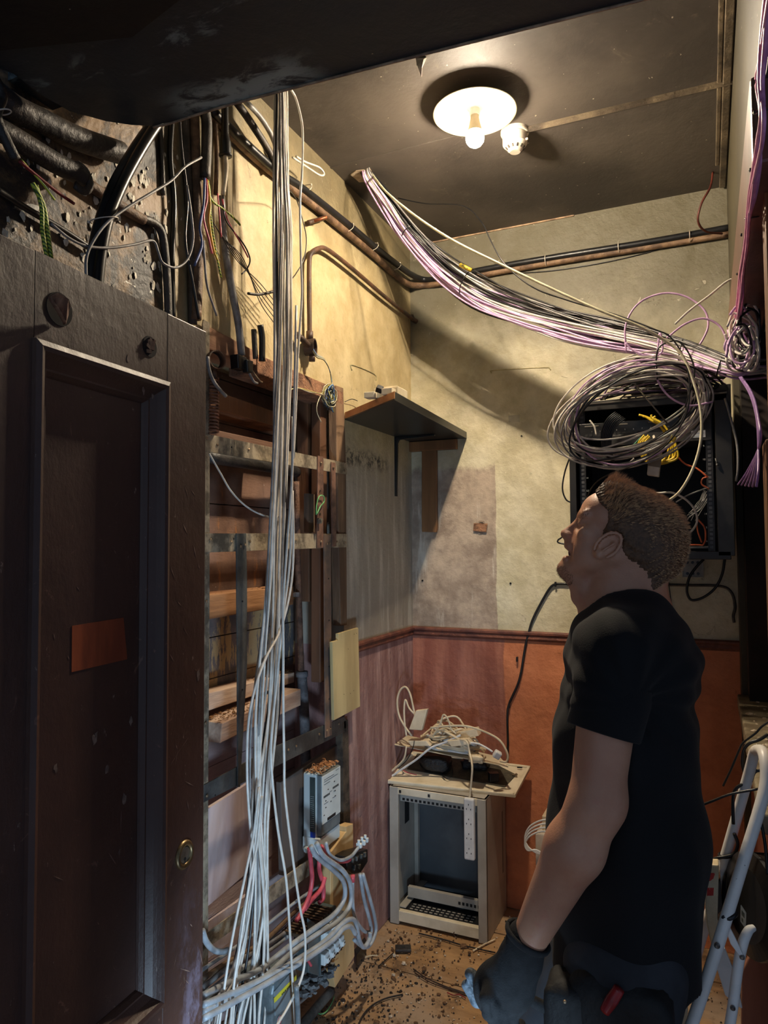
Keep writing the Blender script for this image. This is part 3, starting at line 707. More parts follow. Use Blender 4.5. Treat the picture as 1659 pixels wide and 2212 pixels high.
fb_ = thing('fuse_board', tuple(aX(700, 2105, -1.15)), 'dark grey fuse board with white fuse carriers at the foot of the pine board', 'fuse board')
M_fb = mat('fuse_grey', lin(86, 98, 100), lin(70, 80, 82), 12, .4)
XFB = -1.15
obj('case', prX([(665, 1984), (693, 2002), (693, 2110), (667, 2100)], -1.155, .004), M_fb, fb_, bevel=.001)
A0 = aX(694, 2108, XFB); A1 = aX(738, 2062, XFB); AT = aX(694, 2002, XFB)
obj('tray', join(box(XL + .03, XFB - .02, A0.y - .005, A1.y, A0.z, AT.z + .0), box(XFB - .022, XFB, A0.y - .004, A0.y, A0.z, AT.z)), M_fb, fb_, bevel=.002)
fy = A1.y - A0.y
for r_, (zt, hh) in enumerate(((AT.z - .010, .046), (AT.z - .088, .034))):
    for k in range(3 if r_ == 0 else 4):
        w_ = fy / (3 if r_ == 0 else 4)
        y0 = A0.y + w_ * k + .003
        f = obj('fuse_carrier', join(box(XFB - .024, XFB + .012, y0, y0 + w_ - .005, zt - hh, zt), box(XFB + .006, XFB + .020, y0 + .006, y0 + w_ - .012, zt - hh + .006, zt - .012)), M_cw, fb_, bevel=.003)
        obj('contact_slot', join(box(XFB + .0202, XFB + .0212, y0 + w_ * .35, y0 + w_ * .5, zt - hh * .55, zt - hh * .4)), M_ink, f)
obj('busbar', join(*[tube([(XFB - .01, A0.y + .004 + k * .008, A0.z + .012), (XFB + .006, A0.y + .008 + k * .008, A0.z + .020 + .004 * (k % 3))], .0035, 6, 2) for k in range(int(fy / .008))]), mat('old_brass', lin(108, 78, 60), lin(60, 42, 34), 40, .5, metal=.5), fb_)
obj('finned_top', join(*[box(XL + .04, XFB - .01, A0.y - .09 + k * .016, A0.y - .082 + k * .016, AT.z + .004, AT.z + .014) for k in range(12)]), mat('fin', lin(104, 80, 54), lin(60, 44, 32), 40, .8), fb_)
obj('debris_lump', chips(90, lambda: (random.uniform(XL + .03, -1.17), random.uniform(A0.y - .02, A1.y + .02), A0.z - .045 - random.random() * .03), .006, .02, .6), mat('ash_lump', lin(130, 132, 132), lin(76, 76, 78), 30, .95), label='grey ash and mortar crumbs under the fuse board', cat='rubble', kind='stuff')

sw = thing('boiler_switch', tuple(aX(610, 2240, -1.08)), 'grey metal isolator switch box with a yellow label at the bottom of the picture', 'switch box')
M_swg = mat('hammered_grey', lin(122, 134, 138), lin(98, 110, 114), 30, .32, metal=.3)
XS = -1.10
obj('box', prX([(588, 2150), (592, 2128), (602, 2112), (640, 2080), (643, 2100), (646, 2245), (590, 2330)], XS, .12), M_swg, sw, bevel=.010, seg=3)
obj('raised_lid', prX([(593, 2142), (633, 2096), (640, 2150), (636, 2166), (595, 2195)], XS + .003, .004), mat('lid_grey', lin(130, 142, 146), lin(116, 128, 132), 20, .35), sw, bevel=.001)
obj('yellow_label', prX([(592, 2156), (640, 2106), (640.5, 2116), (593, 2167)], XS + .0036, .0006), mat('yellow_tape', lin(240, 226, 70), lin(226, 210, 60), 10, .4), sw)
a, b = aX(594, 2161, XS), aX(640, 2111.5, XS); u = Vector((0, 0, 1)); r_ = (b - a).normalized()
text('BOILER HOUSE D', (a + b) / 2 + Vector((.0040, 0, -.0)), r_, Vector((1, 0, 0)).cross(r_), .0072, mat('label_ink', lin(60, 60, 50), lin(50, 50, 40)), sw, 'label_lettering')
c = aX(603, 2204, XS + .002)
obj('red_badge', join(lathe(c, [(.012, 0), (.012, .0008)], 24, (1, 0, 0)), lathe(c, [(.010, .0008), (.010, .0012)], 24, (1, 0, 0))), mat('badge_white', lin(226, 222, 220), lin(210, 206, 204)), sw)
obj('badge_ring', tube([c + Vector((.0014, .0105 * math.cos(t * .5236), .0105 * math.sin(t * .5236))) for t in range(13)], .0009, 6, 2), mat('badge_red', lin(186, 40, 44), lin(160, 30, 34)), sw)
text('S', c + Vector((.0014, 0, 0)), (0, 1, 0), (0, 0, 1), .014, mat('badge_red', (0, 0, 0)), sw, 'badge_lettering')
# ================================================================= CABLES AND PIPES ON THE LEFT
M_cab = mat('cable_white', lin(222, 216, 206), lin(200, 194, 184), 30, .38)
M_cab2 = mat('cable_grey', lin(150, 148, 146), lin(116, 112, 110), 30, .42)
M_cabd = mat('cable_black', lin(30, 30, 32), lin(18, 18, 20), 30, .35)
M_cabp = mat('cable_pink', lin(214, 176, 214), lin(182, 146, 188), 30, .4)
M_red = mat('cable_red', lin(214, 92, 104), lin(176, 66, 78), 20, .4)
M_tail = mat('meter_tail_grey', lin(176, 184, 190), lin(146, 152, 158), 16, .42)
rc = random.Random(21)
rows = [(190, 605, 15), (300, 606, 18), (400, 608, 22), (500, 612, 28), (620, 612, 29), (760, 612, 29), (900, 608, 27), (1040, 604, 26), (1180, 598, 26), (1300, 592, 26), (1420, 583, 30), (1540, 573, 32),
        (1660, 562, 32), (1780, 556, 32), (1900, 556, 40), (2010, 550, 50), (2110, 538, 62), (2230, 518, 82)]
def bundle_cable(i, n):
    u = -1 + 2 * (i + .5) / n; ph = [rc.uniform(0, 6.28) for _ in range(4)]
    dep = rc.uniform(-.018, .018); fan = rc.uniform(-1, 1)
    pts = []
    for k, (py, cx, hw) in enumerate(rows):
        t = k / (len(rows) - 1)
        w = u * .62 + .30 * math.sin(ph[0] + 3.1 * t * 2) + .22 * math.sin(ph[1] + 8 * t)
        if k > 11: q = (k - 11) / 6; w = w * (1 - q) + fan * q
        w = max(-1.1, min(1.1, w))
        pts.append(aX(cx + hw * w, py, -1.145 + dep + .012 * math.sin(ph[2] + 5 * t)))
    pts.insert(0, Vector((pts[0].x - .01, pts[0].y + rc.uniform(-.01, .01), ZC)))
    e = pts[-1]; pts.append(Vector((e.x + rc.uniform(-.02, .05), e.y + rc.uniform(-.08, .02), .02)))
    return pts
NB = 23
for i in range(NB):
    m = M_cab if i % 6 else M_cab2
    if i % 7 == 5: m = M_cabd
    kind_ = {id(M_cab): 'white', id(M_cab2): 'dull grey', id(M_cabd): 'black'}[id(m)]
    cable('hanging_cable', bundle_cable(i, NB), rc.choice((.0033, .0036, .0039)), m, kind_ + ' network cable hanging in the long vertical bundle beside the door', 'cable', kind_ + ' cables of the hanging bundle', n=4, seg=7)
exp = [
 ('white cable looping out to the left of the bundle and back in near the floor', [(632, 1060), (634, 1180), (628, 1270), (606, 1360), (575, 1420), (550, 1490), (536, 1570), (534, 1680), (540, 1780), (548, 1860), (520, 2010), (500, 2240)], -1.12, M_cab),
 ('white cable hanging a little to the right of the bundle past the meter', [(640, 660), (632, 1000), (620, 1180), (612, 1300), (612, 1400), (612, 1520), (614, 1640), (616, 1720), (632, 1850), (648, 1960), (659, 2020), (655, 2100), (625, 2170), (588, 2230)], -1.06, M_cab),
 ('white cable running straight down in front of the boiler switch box', [(632, 900), (628, 1180), (612, 1330), (598, 1470), (586, 1600), (588, 1680), (600, 1790), (618, 1900), (626, 2010), (632, 2120), (640, 2250)], -1.07, M_cab),
 ('white cable leaning left across the fourth strap, nearest the door', [(560, 1700), (548, 1800), (532, 1880), (505, 2010), (488, 2110), (470, 2240)], -1.10, M_cab),
 ('white cable leaning left, second from the door at the bottom of the bundle', [(566, 1720), (556, 1820), (540, 1900), (520, 2030), (505, 2130), (496, 2240)], -1.09, M_cab),
 ('loose white cable hanging in front of the ceiling edge to the right of the bundle', [(628, 192), (640, 215), (652, 265), (654, 310), (652, 380), (648, 440), (650, 560), (652, 640), (644, 760), (640, 860), (634, 990)], -1.10, M_cab),
]
for lab, pp, xv, m in exp:
    cable('hanging_cable', [aX(x, y, xv) for x, y in pp], .0036, m, lab)
cable('thin_cable', [aX(x, y, -1.22 + .012 * i) for i, (x, y) in enumerate(((452, 980), (475, 1020), (500, 1062), (535, 1096), (575, 1115), (609, 1117)))], .0026, M_cab, 'thin white cable sagging from the upper steel strap across to the bundle')
def tie(px, py, xv, r, axis, m, lab, th=.0014):
    a = Vector(axis).normalized(); s = a.orthogonal().normalized(); u = a.cross(s); c = aX(px, py, xv)
    pts = [c + s * r * math.cos(t * .5236) + u * r * math.sin(t * .5236) for t in range(13)]
    g = join(tube(pts, th, 5, 2), obox(c + s * (r + .002), .005, .005, .005))
    obj('cable_tie', g, m, smooth=True, label=lab, cat='cable tie')

# ---- pipes along the top of the left wall
def pipe(name, pp, r, m, lab, xo=0.0, cat='pipe', parent=None, seg=14, n=8):
    return obj(name, tube([aX(x, y, XL + r + xo) for x, y in pp], r, seg, n), m, parent, smooth=True, label=None if parent else lab, cat=None if parent else cat)
M_cond = mat('soot_conduit', lin(78, 70, 62), lin(44, 40, 36), 22, .45, bd=.002)
M_condb = mat('brown_conduit', lin(132, 104, 78), lin(84, 62, 46), 22, .55, bd=.003)
# the run that goes on round the corner along the back wall
kA = [aX(x, y, XL + .030) for x, y in ((455, 236), (520, 300), (600, 372), (650, 405), (760, 492), (840, 558))]
kB = [aY(x, y, YB - .030) for x, y in ((905, 601), (960, 600), (1050, 581), (1200, 555), (1400, 523), (1584, 490))]
obj('conduit', tube(kA + kB, .0135, 14, 8), M_cabd, smooth=True, label='thick black cable clipped above the pipe along the left and back walls', cat='cable')
kA = [aX(x, y, XL + .016) for x, y in ((440, 232), (500, 292), (560, 348), (640, 414), (700, 462), (800, 545), (868, 606))]
kB = [aY(x, y, YB - .016) for x, y in ((905, 617), (960, 611), (1050, 592), (1200, 566), (1400, 534), (1584, 504))]
obj('conduit', tube(kA + kB, .0140, 14, 8), M_condb, smooth=True, label='brown painted conduit running below the thick black cable round both walls', cat='pipe')
for i, (q, w) in enumerate(((660, 408), (752, 492), (806, 533), (855, 575))):
    tie(q, w, XL + .022, .024, (0, .75, -.45), M_white, 'white cable tie round the pipes on the left wall, %s from the corner' % ('farthest', 'third', 'second', 'nearest')[i])
for i, (q, w) in enumerate(((1180, 563), (1337, 535), (1490, 511))):
    c = aY(q, w, YB - .022); a = Vector((1, 0, .0)); s = Vector((0, 1, 0)); u = Vector((0, 0, 1))
    obj('cable_tie', tube([c + s * .030 * math.cos(t * .5236) + u * .024 * math.sin(t * .5236) for t in range(13)], .0014, 5, 2), M_white, smooth=True,
        label='white cable tie round the conduit on the back wall, %s' % ('leftmost of three', 'middle of three', 'rightmost of three')[i], cat='cable tie')
# thin wire below the conduit
cable('thin_wire', [aY(x, y, YB - .004) for x, y in ((1100, 591), (1180, 586), (1260, 575), (1330, 562), (1400, 545), (1480, 522), (1560, 508), (1584, 506))], .0022, M_cabd, 'thin black wire drooping under the conduit on the back wall')
# hooked conduit with a round box under it
M_hook = mat('hook_conduit', lin(104, 72, 52), lin(60, 46, 38), 18, .5, bd=.002)
jb = thing('conduit_run', tuple(aX(668, 760, XL + .02)), 'hooked rusty conduit bending over from a round junction box to the wall corner', 'pipe')
pipe('tube', [(669, 728), (668, 640), (668, 570), (672, 548), (688, 537), (708, 540), (760, 580), (830, 640), (880, 680), (892, 690)], .0085, M_hook, '', .016, parent=jb)
e0 = aX(892, 690, XL + .022); obj('elbow', tube([e0 - Vector((0, .02, -.012)), e0, e0 + Vector((.01, .02, -.006))], .0115, 12), M_hook, jb, smooth=True)
c = aX(674, 750, XL + .030); axj = Vector((.92, .25, 0)).normalized()
bx = obj('round_box', lathe(c, [(.001, -.024), (.029, -.024), (.030, .012), (.026, .012), (.025, -.016), (.001, -.017)], 28, axj, cap=False), M_hook, jb, smooth=False)
obj('spout', join(tube([aX(669, 735, XL + .024), aX(669, 716, XL + .024)], .0125, 14), tube([c + Vector((0, 0, -.025)), c + Vector((0, 0, -.05))], .011, 14), tube([c + Vector((0, -.025, 0)), c + Vector((0, -.060, .010)), aX(640, 722, XL + .02)], .0105, 12)), M_hook, jb, smooth=True)
# other pipes and heavy cables up on the left
pipe('stub_pipe', [(666, 481), (690, 474), (697, 472)], .0085, M_hook, 'short cut copper pipe stub sticking out of the left wall', .006)
obj('stub_pipe', tube([aX(668, 481, -1.275), aX(706, 469, -1.22)], .0055, 10), mat('copper', lin(170, 98, 60), lin(120, 66, 40), 30, .4, metal=.5), smooth=True, label='bright copper end of the cut pipe stub on the left wall', cat='pipe')
XU = XL + .03
M_hv = mat('heavy_black', lin(36, 34, 32), lin(22, 21, 21), 12, .33)
cable('heavy_cable', [aX(x, y, -1.17) for x, y in ((372, 235), (345, 262), (312, 310), (270, 385), (236, 465), (220, 535), (212, 600), (208, 680))], .0125, M_hv, 'thick black cable curving down behind the door, right one of the tied pair', n=8, seg=14)
cable('heavy_cable', [aX(x, y, -1.185) for x, y in ((358, 240), (330, 268), (292, 320), (246, 400), (216, 480), (202, 545), (196, 610), (194, 690))], .0125, M_hv, 'thick black cable curving down behind the door, left one of the tied pair', n=8, seg=14)
tie(225, 476, -1.175, .030, (.05, .30, -.9), M_white, 'white cable tie holding the two thick black cables together')
for pp, r, m, lab, xo in (
    ([(398, 225), (402, 330), (412, 500), (416, 700)], .0125, M_cond, 'sooty vertical conduit rising behind the cut black cable', .0),
    ([(418, 222), (422, 330), (426, 470), (428, 560), (424, 690)], .0140, M_condb, 'brown vertical conduit with a wire twist round its foot', .012),
    ([(372, 250), (368, 340), (376, 440), (372, 560), (374, 690)], .0070, M_hv, 'thin dark cable dropping straight down left of the conduits', .0),
    ([(345, 262), (350, 330), (352, 420)], .0060, M_cond, 'short sooty pipe beside the curved black cables', .0),
    ([(300, 470), (330, 480), (348, 500), (356, 540), (362, 620), (364, 690)], .0105, M_cond, 'bent dark conduit turning down to the door top', .004),
    ([(462, 230), (468, 330), (466, 420)], .0065, M_condb, 'rusty thin pipe that ends above the red wires', .008),
    ([(478, 425), (484, 520), (500, 620), (515, 700), (522, 768)], .0110, M_cab2, 'grey conduit slanting down to the lintel left of the bundle', .018),
    ([(386, 235), (392, 320), (404, 430), (400, 520), (416, 610), (430, 690)], .0042, M_hv, 'thin black cable trailing down across the conduits', .035)):
    pipe('wall_pipe', pp, r, m, lab, xo)
cable('heavy_cable', [aX(x, y, -1.23) for x, y in ((436, 215), (446, 260), (446, 320), (443, 385))], .0145, M_cond, 'thick cut cable hanging down with coloured cores showing', n=6, seg=14)
cable('heavy_cable', [aX(x, y, -1.235) for x, y in ((500, 205), (540, 262), (580, 325), (600, 372))], .0115, M_cond, 'thick sooty cable slanting from the ceiling edge behind the bundle', n=6, seg=12)
cable('heavy_cable', [aX(x, y, -1.245) for x, y in ((515, 205), (560, 250), (590, 300), (604, 350))], .0085, M_cab2, 'grey cable slanting from the ceiling edge beside the thick sooty one', n=6, seg=12)
sl = thing('cable_boot', tuple(aX(486, 336, -1.22)), 'black rubber cable boot with a white cable coming out of its wide end', 'cable end')
a0 = aX(486, 215, -1.22); a1 = aX(486, 290, -1.22); a2 = aX(487, 336, -1.22)
obj('boot', tube([a0, a0.lerp(a1, .6), a1, a1.lerp(a2, .35), a1.lerp(a2, .6), a2], [.010, .010, .011, .016, .0165, .0165], 20, 5), M_hv, sl, smooth=True)
obj('boot_rim', tube([a2 + Vector((0, 0, .003)), a2 - Vector((0, 0, .002))], .0185, 20), M_hv, sl, smooth=True)
obj('white_core', tube([a2 + Vector((0, 0, .01)), aX(488, 370, -1.22), aX(482, 420, -1.225)], .0068, 10), mat('cream_core', lin(222, 208, 180), lin(196, 180, 150), 30, .5), sl, smooth=True)
M_yel = mat('wire_yellow', lin(220, 186, 60), lin(190, 156, 44), 30, .45); M_blu = mat('wire_blue', lin(96, 112, 168), lin(70, 84, 130), 30, .45)
M_gy = NT('green_yellow'); gx = M_gy.xyz(); w_ = M_gy.math('SINE', M_gy.math('MULTIPLY', M_gy.math('ADD', gx[2], M_gy.math('MULTIPLY', gx[1], .6)), 900))
M_gy = M_gy.out(M_gy.mix(M_gy.ramp(w_, -.2, .2), lin(64, 96, 40), lin(190, 200, 70)), .5)
for lab, pp, r, m in (
    ('red core hanging from the cut cable', [(445, 385), (447, 430), (440, 470), (452, 520), (458, 548)], .0030, M_red),
    ('blue core hanging from the cut cable, tip bent left', [(442, 385), (440, 440), (432, 490), (436, 530), (420, 574)], .0033, M_blu),
    ('yellow core hanging from the cut cable', [(448, 388), (454, 440), (452, 480), (462, 540), (474, 570)], .0028, M_yel),
    ('green and yellow striped core curling right from the cut cable', [(449, 388), (456, 430), (480, 450), (500, 466), (519, 486)], .0030, M_gy),
    ('green and yellow striped core ending furthest down', [(452, 400), (456, 470), (466, 540), (478, 600)], .0026, M_gy),
    ('red core hanging from the rusty thin pipe', [(470, 418), (474, 460), (478, 512)], .0022, M_red),
    ('dark brown core looping right below the white cable end', [(482, 422), (486, 470), (505, 500), (528, 530), (540, 560), (534, 580), (522, 592)], .0022, M_hv),
    ('red tipped core ending right of the white cable end', [(480, 430), (490, 470), (505, 500), (520, 525), (536, 556)], .0022, M_red),
    ('grey core hanging down left of the slanted conduit', [(440, 520), (442, 560), (448, 620), (468, 682)], .0032, M_cab2),
    ('thick green and yellow striped earth cable running down to the door top', [(70, 395), (92, 440), (100, 480), (110, 560)], .0050, M_gy),
    ('second green and yellow striped earth cable beside the first', [(78, 400), (90, 450), (92, 500), (102, 560)], .0044, M_gy),
    ('dark red wire stretching right from the torn cable end', [(42, 348), (80, 380), (120, 412), (160, 440)], .0034, mat('wire_darkred', lin(140, 36, 40), lin(100, 24, 28), 30, .45)),
    ('thin green and yellow wire by the dark red one', [(45, 345), (70, 372), (95, 400), (118, 432)], .0022, M_gy)):
    xv = -1.225 if pp[0][0] > 200 else -1.215
    cable('cut_wire', [aX(x, y, xv) for x, y in pp], r, m, lab, 'wire')
cable('loop_cable', [aX(x, y, -1.15) for x, y in ((435, 340), (400, 360), (370, 390), (330, 415), (280, 445), (235, 478), (205, 515), (187, 555), (186, 600))], .0032, M_cab2, 'grey cable looping from the cut cable leftward across the black pair')
cable('loop_cable', [aX(x, y, -1.155) for x, y in ((110, 483), (150, 515), (190, 532), (240, 535), (290, 528), (330, 520), (342, 545), (352, 568), (380, 578), (405, 560), (417, 520), (414, 470), (404, 400))], .0030, M_cab2, 'grey cable sagging across the peeling wall in a long loop')
cable('thin_cable', [aX(x, y, -1.18) for x, y in ((640, 338), (660, 350), (690, 362), (700, 376), (690, 378), (662, 360), (632, 340))], .0034, M_cab, 'flat loop of white cable sticking out right of the bundle near the ceiling')
cable('thin_cable', [aX(x, y, -1.15) for x, y in ((536, 634), (560, 636), (590, 630), (612, 622))], .0040, M_cond, 'short stub of dark cable pointing left from the bundle')
cable('thin_cable', [aX(625, 410, -1.15)] + [aX(x, y, -1.20) for x, y in ((640, 430), (655, 480), (662, 520), (656, 560), (640, 590))] + [aX(622, 612, -1.15)], .0018, M_cabd, 'thin black wire arching beside the bundle near the hooked conduit')
for k in range(5):
    cable('loose_wire', [aX(460 + 5 * k, 480 + 8 * k, -1.23), aX(510 + 4 * k, 560, -1.235), aX(560, 610 + 10 * k, -1.24), aX(592, 650 + 12 * k, -1.24)], .0014, M_cond, 'thin sooty wire stretched slantwise behind the bundle', 'wire', 'thin slanting wires')
# big soot-black pipes in the far upper left, under the soffit
M_tar = mat('tar_pipe', lin(54, 46, 40), lin(26, 24, 24), 9, .5, bd=.004)
cable('large_pipe', [aX(x, y, -1.245) for x, y in ((-40, 180), (30, 232), (90, 262), (170, 300), (260, 330))], .026, M_tar, 'large soot black pipe running just under the broken soffit corner', 'pipe', n=8, seg=16)
cable('large_pipe', [aX(x, y, -1.235) for x, y in ((-40, 262), (20, 292), (70, 322), (120, 352), (160, 372), (178, 384))], .022, M_tar, 'brown black pipe ending in an open clamp above the green wires', 'pipe', n=8, seg=16)
cable('large_pipe', [aX(x, y, -1.262) for x, y in ((182, 392), (230, 424), (270, 452), (310, 475))], .013, M_condb, 'brown conduit continuing from the open clamp down to the black cables', 'pipe', n=8, seg=14)
c = aX(174, 385, -1.22); obj('pipe_clamp', tube([c + Vector((.0, .026 * math.cos(t), .026 * math.sin(t))) for t in (-2.2, -1.4, -.6, .2, 1.0, 1.8, 2.6)], .0045, 6, 3, flat=2.2), M_tar, smooth=True, label='open black pipe clamp at the end of the brown black pipe', cat='pipe clamp')
cable('heavy_cable', [aX(x, y, -1.17) for x, y in ((-30, 150), (-6, 180), (4, 210), (-8, 250), (12, 300), (34, 345))], .010, M_tar, 'torn black cable coming down at the left edge of the picture', n=6, seg=12)
tie(8, 242, -1.165, .013, (.1, .3, -.9), M_white, 'white cable tie at the left edge of the picture round the torn cable')
cable('heavy_cable', [aX(x, y, -1.265) for x, y in ((-10, 408), (40, 440), (90, 470), (140, 500), (200, 540))], .0075, M_hv, 'dark cable pinned low across the peeling wall behind the green wires', n=6, seg=10)

# tangled thin coloured wires out of the round junction box
rr = random.Random(5)
knot = aX(708, 855, -1.20)
M_kw = [mat('kw_blue', lin(110, 150, 196), lin(84, 116, 160), 30, .4), mat('kw_cream', lin(214, 208, 180), lin(180, 172, 140), 30, .4), mat('kw_yellow', lin(206, 196, 110), lin(176, 160, 80), 30, .4), M_hv]
nm = ['light blue', 'cream', 'yellow', 'black']
for k in range(8):
    i = k % 4
    pts = [aX(672, 745 + k, -1.245), aX(684, 765 + k, -1.22), aX(700, 775 + k * .5, -1.21), aX(712, 800, -1.205), aX(717, 825 + k, -1.20)]
    for j in range(11):
        a = j * 1.35 + k; q = rr.uniform(.014, .036)
        pts.append(knot + Vector((rr.uniform(-.012, .02), q * math.cos(a), q * 1.25 * math.sin(a))))
    if k in (2, 5): pts += [aX(690, 850, -1.20), aX(668, 842 + k, -1.21), aX(640, 838, -1.22), aX(612, 850, -1.23)]
    elif k == 1: pts += [aX(690, 860, -1.20), aX(684, 880, -1.20), aX(686, 895, -1.2), aX(694, 912, -1.2)]
    else: pts.append(knot + Vector((.01, rr.uniform(-.03, .03), -.055)))
    cable('tangled_wire', pts, .0016, M_kw[i], nm[i] + ' thin wire of the tangle hanging from the round junction box', 'wire', nm[i] + ' wires of the tangle', n=5, seg=5)
# fittings tucked under the lintel
cr = thing('conduit_box', tuple(aX(466, 800, -1.27)), 'open round rusty conduit box with a coiled spring pipe below, beside the door edge', 'junction box')
c = aX(466, 778, -1.25)
obj('rim', lathe(c, [(.022, -.014), (.0265, -.014), (.027, .010), (.0235, .010), (.022, .004)], 26, (.9, -.35, 0), cap=False), M_hook, cr)
obj('neck', tube([c + Vector((-.006, 0, -.026)), c + Vector((-.006, 0, -.055))], .009, 12), M_hook, cr, smooth=True)
hp = [c + Vector((-.006, 0, -.05)) + Vector((.0125 * math.cos(t * .9), .0125 * math.sin(t * .9), -t * .00135)) for t in range(0, 118)]
obj('coil', tube(hp, .0030, 6, 2), mat('coil_rust', lin(156, 104, 78), lin(104, 66, 48), 30, .6), cr, smooth=True)
for lab, pp, r, m, xv in (('flat grey cut cable end curling down below the round conduit box', [(448, 770), (452, 800), (464, 828), (488, 856)], .005, M_cab2, -1.235),
      ('pair of clipped grey flex ends poking out under the lintel, left one', [(532, 790), (538, 805), (548, 824), (556, 828)], .0038, M_cab2, -1.25),
      ('pair of clipped grey flex ends poking out under the lintel, right one', [(540, 792), (548, 806), (560, 822), (566, 826)], .0030, M_condb, -1.245),
      ('short black pipe plugged into the lintel, left of the bundle', [(562, 702), (566, 730), (566, 780)], .0100, M_hv, -1.235),
      ('second short black pipe plugged into the lintel', [(548, 712), (550, 745), (552, 775)], .0085, M_cond, -1.25)):
    cable('cable_end', [aX(x, y, xv) for x, y in pp], r, m, lab, 'cable end', n=5, seg=10)
obj('clamp_block', join(prX([(514, 764), (534, 772), (534, 800), (516, 796)], -1.235, .03), prX([(534, 776), (548, 780), (546, 806), (536, 804)], -1.225, .02)), M_hv, bevel=.003, label='small black clamp block under the slanted grey conduit', cat='clamp')

# ---- grey tails, red tails and the low harness
low = [
 ('first grey tail curving down from under the meter and back to the left', [(672, 1828), (684, 1850), (720, 1880), (742, 1905), (744, 1940), (722, 1975), (680, 2005), (620, 2048), (560, 2095), (500, 2120), (440, 2150)], .0078, M_tail, -1.13),
 ('second grey tail curving down from under the meter and back to the left', [(684, 1822), (700, 1850), (740, 1880), (757, 1912), (756, 1955), (730, 1990), (680, 2022), (630, 2058), (570, 2112), (505, 2150), (440, 2185)], .0078, M_tail, -1.12),
 ('thick red tail dropping from the meter to the black dark behind', [(668, 1832), (672, 1870), (674, 1900), (668, 1935), (655, 1965), (640, 1990)], .0072, M_red, -1.19),
 ('red tail bent like a hook in the dark behind the grey ones', [(690, 1850), (690, 1880), (698, 1910), (698, 1940), (690, 1950)], .0072, M_red, -1.20),
 ('thin cut red tail sloping down left of the fuse board', [(702, 1895), (694, 1920), (672, 1945), (658, 1965)], .0070, M_red, -1.19),
 ('red tail sweeping from the meter to the black terminal block', [(694, 1828), (708, 1848), (730, 1860), (748, 1860), (756, 1856)], .0068, M_red, -1.14),
 ('grey tail sweeping from the meter up to the white connector strip', [(704, 1820), (712, 1845), (735, 1858), (758, 1850), (770, 1836), (778, 1826)], .0055, M_tail, -1.13),
 ('grey tail looping down from the black terminal block, right one', [(784, 1888), (796, 1930), (808, 1975), (812, 2010), (800, 2040), (785, 2046), (765, 2030)], .0062, M_tail, -1.10),
 ('grey tail looping down from the black terminal block, middle one', [(778, 1888), (786, 1940), (798, 1985), (802, 2010), (796, 2030)], .0066, M_tail, -1.11),
 ('grey tail with a red tip hanging left of the others on the terminal block', [(762, 1902), (762, 1950), (768, 1985), (785, 2010), (800, 2015)], .0060, M_tail, -1.12),
 ('upper grey cable humping over the pine board foot', [(800, 2014), (798, 2030), (786, 2046), (776, 2030), (768, 1992), (755, 1986), (735, 2000), (700, 2034), (650, 2068), (600, 2098), (540, 2128), (440, 2170)], .0074, M_tail, -1.09),
 ('lower grey cable ending cut in front of the pine board foot', [(768, 2018), (758, 2002), (742, 2006), (720, 2030), (670, 2066), (600, 2110), (540, 2145), (440, 2200)], .0074, M_tail, -1.08),
 ('pale cable curling round the bottom of the long upright strap', [(437, 2010), (446, 2035), (462, 2052), (480, 2056), (492, 2052)], .0078, M_tail, -1.20),
 ('short red wire end poking out below the grey cables', [(660, 2070), (666, 2076), (672, 2086)], .0040, M_red, -1.10),
]
for lab, pp, r, m, xv in low:
    cable('power_cable', [aX(x, y, xv) for x, y in pp], r, m, lab, n=7, seg=12)
obj('red_tip', tube([aX(762, 1890, -1.118), aX(762, 1905, -1.118)], .0072, 12), M_red, smooth=True, label='red sleeve on the end of the left tail under the terminal block', cat='cable sleeve')
rl = random.Random(9)
M_bro = mat('cable_brown', lin(134, 108, 82), lin(92, 70, 52), 20, .6, bd=.001)
for k in range(12):
    y0 = 1965 + k * 20; sl_ = 1890 + k * 15
    m = (M_tail, M_bro, M_cab2)[k % 3]
    lab = ('pale grey', 'dusty brown', 'mid grey')[k % 3]
    cable('harness_cable', [aX(437, y0 + 130, -1.24 + .008 * (k % 4)), aX(500, y0 + 88 + rl.uniform(-10, 10), -1.235 + .008 * (k % 4)), aX(570, y0 + 40 + rl.uniform(-10, 10), -1.23), aX(640, y0 - 12 + rl.uniform(-8, 8), -1.235), aX(690, y0 - 58 + rl.uniform(-8, 8), -1.25)], rl.uniform(.005, .0085), m,
          lab + ' cable of the harness lying slantwise along the foot of the recess', 'cable', lab + ' harness cables', n=5, seg=9)
cable('bottom_conduit', [aX(x, y, -1.16) for x, y in ((430, 2200), (480, 2165), (520, 2138), (560, 2108))], .013, mat('flaky_conduit', lin(190, 196, 198), lin(140, 112, 84), 9, .6, bd=.003), 'flaking pale conduit at the lower left beside the door', 'pipe', n=5, seg=12)
cable('corrugated_conduit', [aX(640, 2130, -1.05), aX(643, 2180, -1.05), aX(645, 2260, -1.05)], .0075, mat('ribbed', lin(150, 158, 162), lin(90, 98, 102), 12, .4), 'ribbed grey conduit along the right side of the boiler switch box', 'pipe')

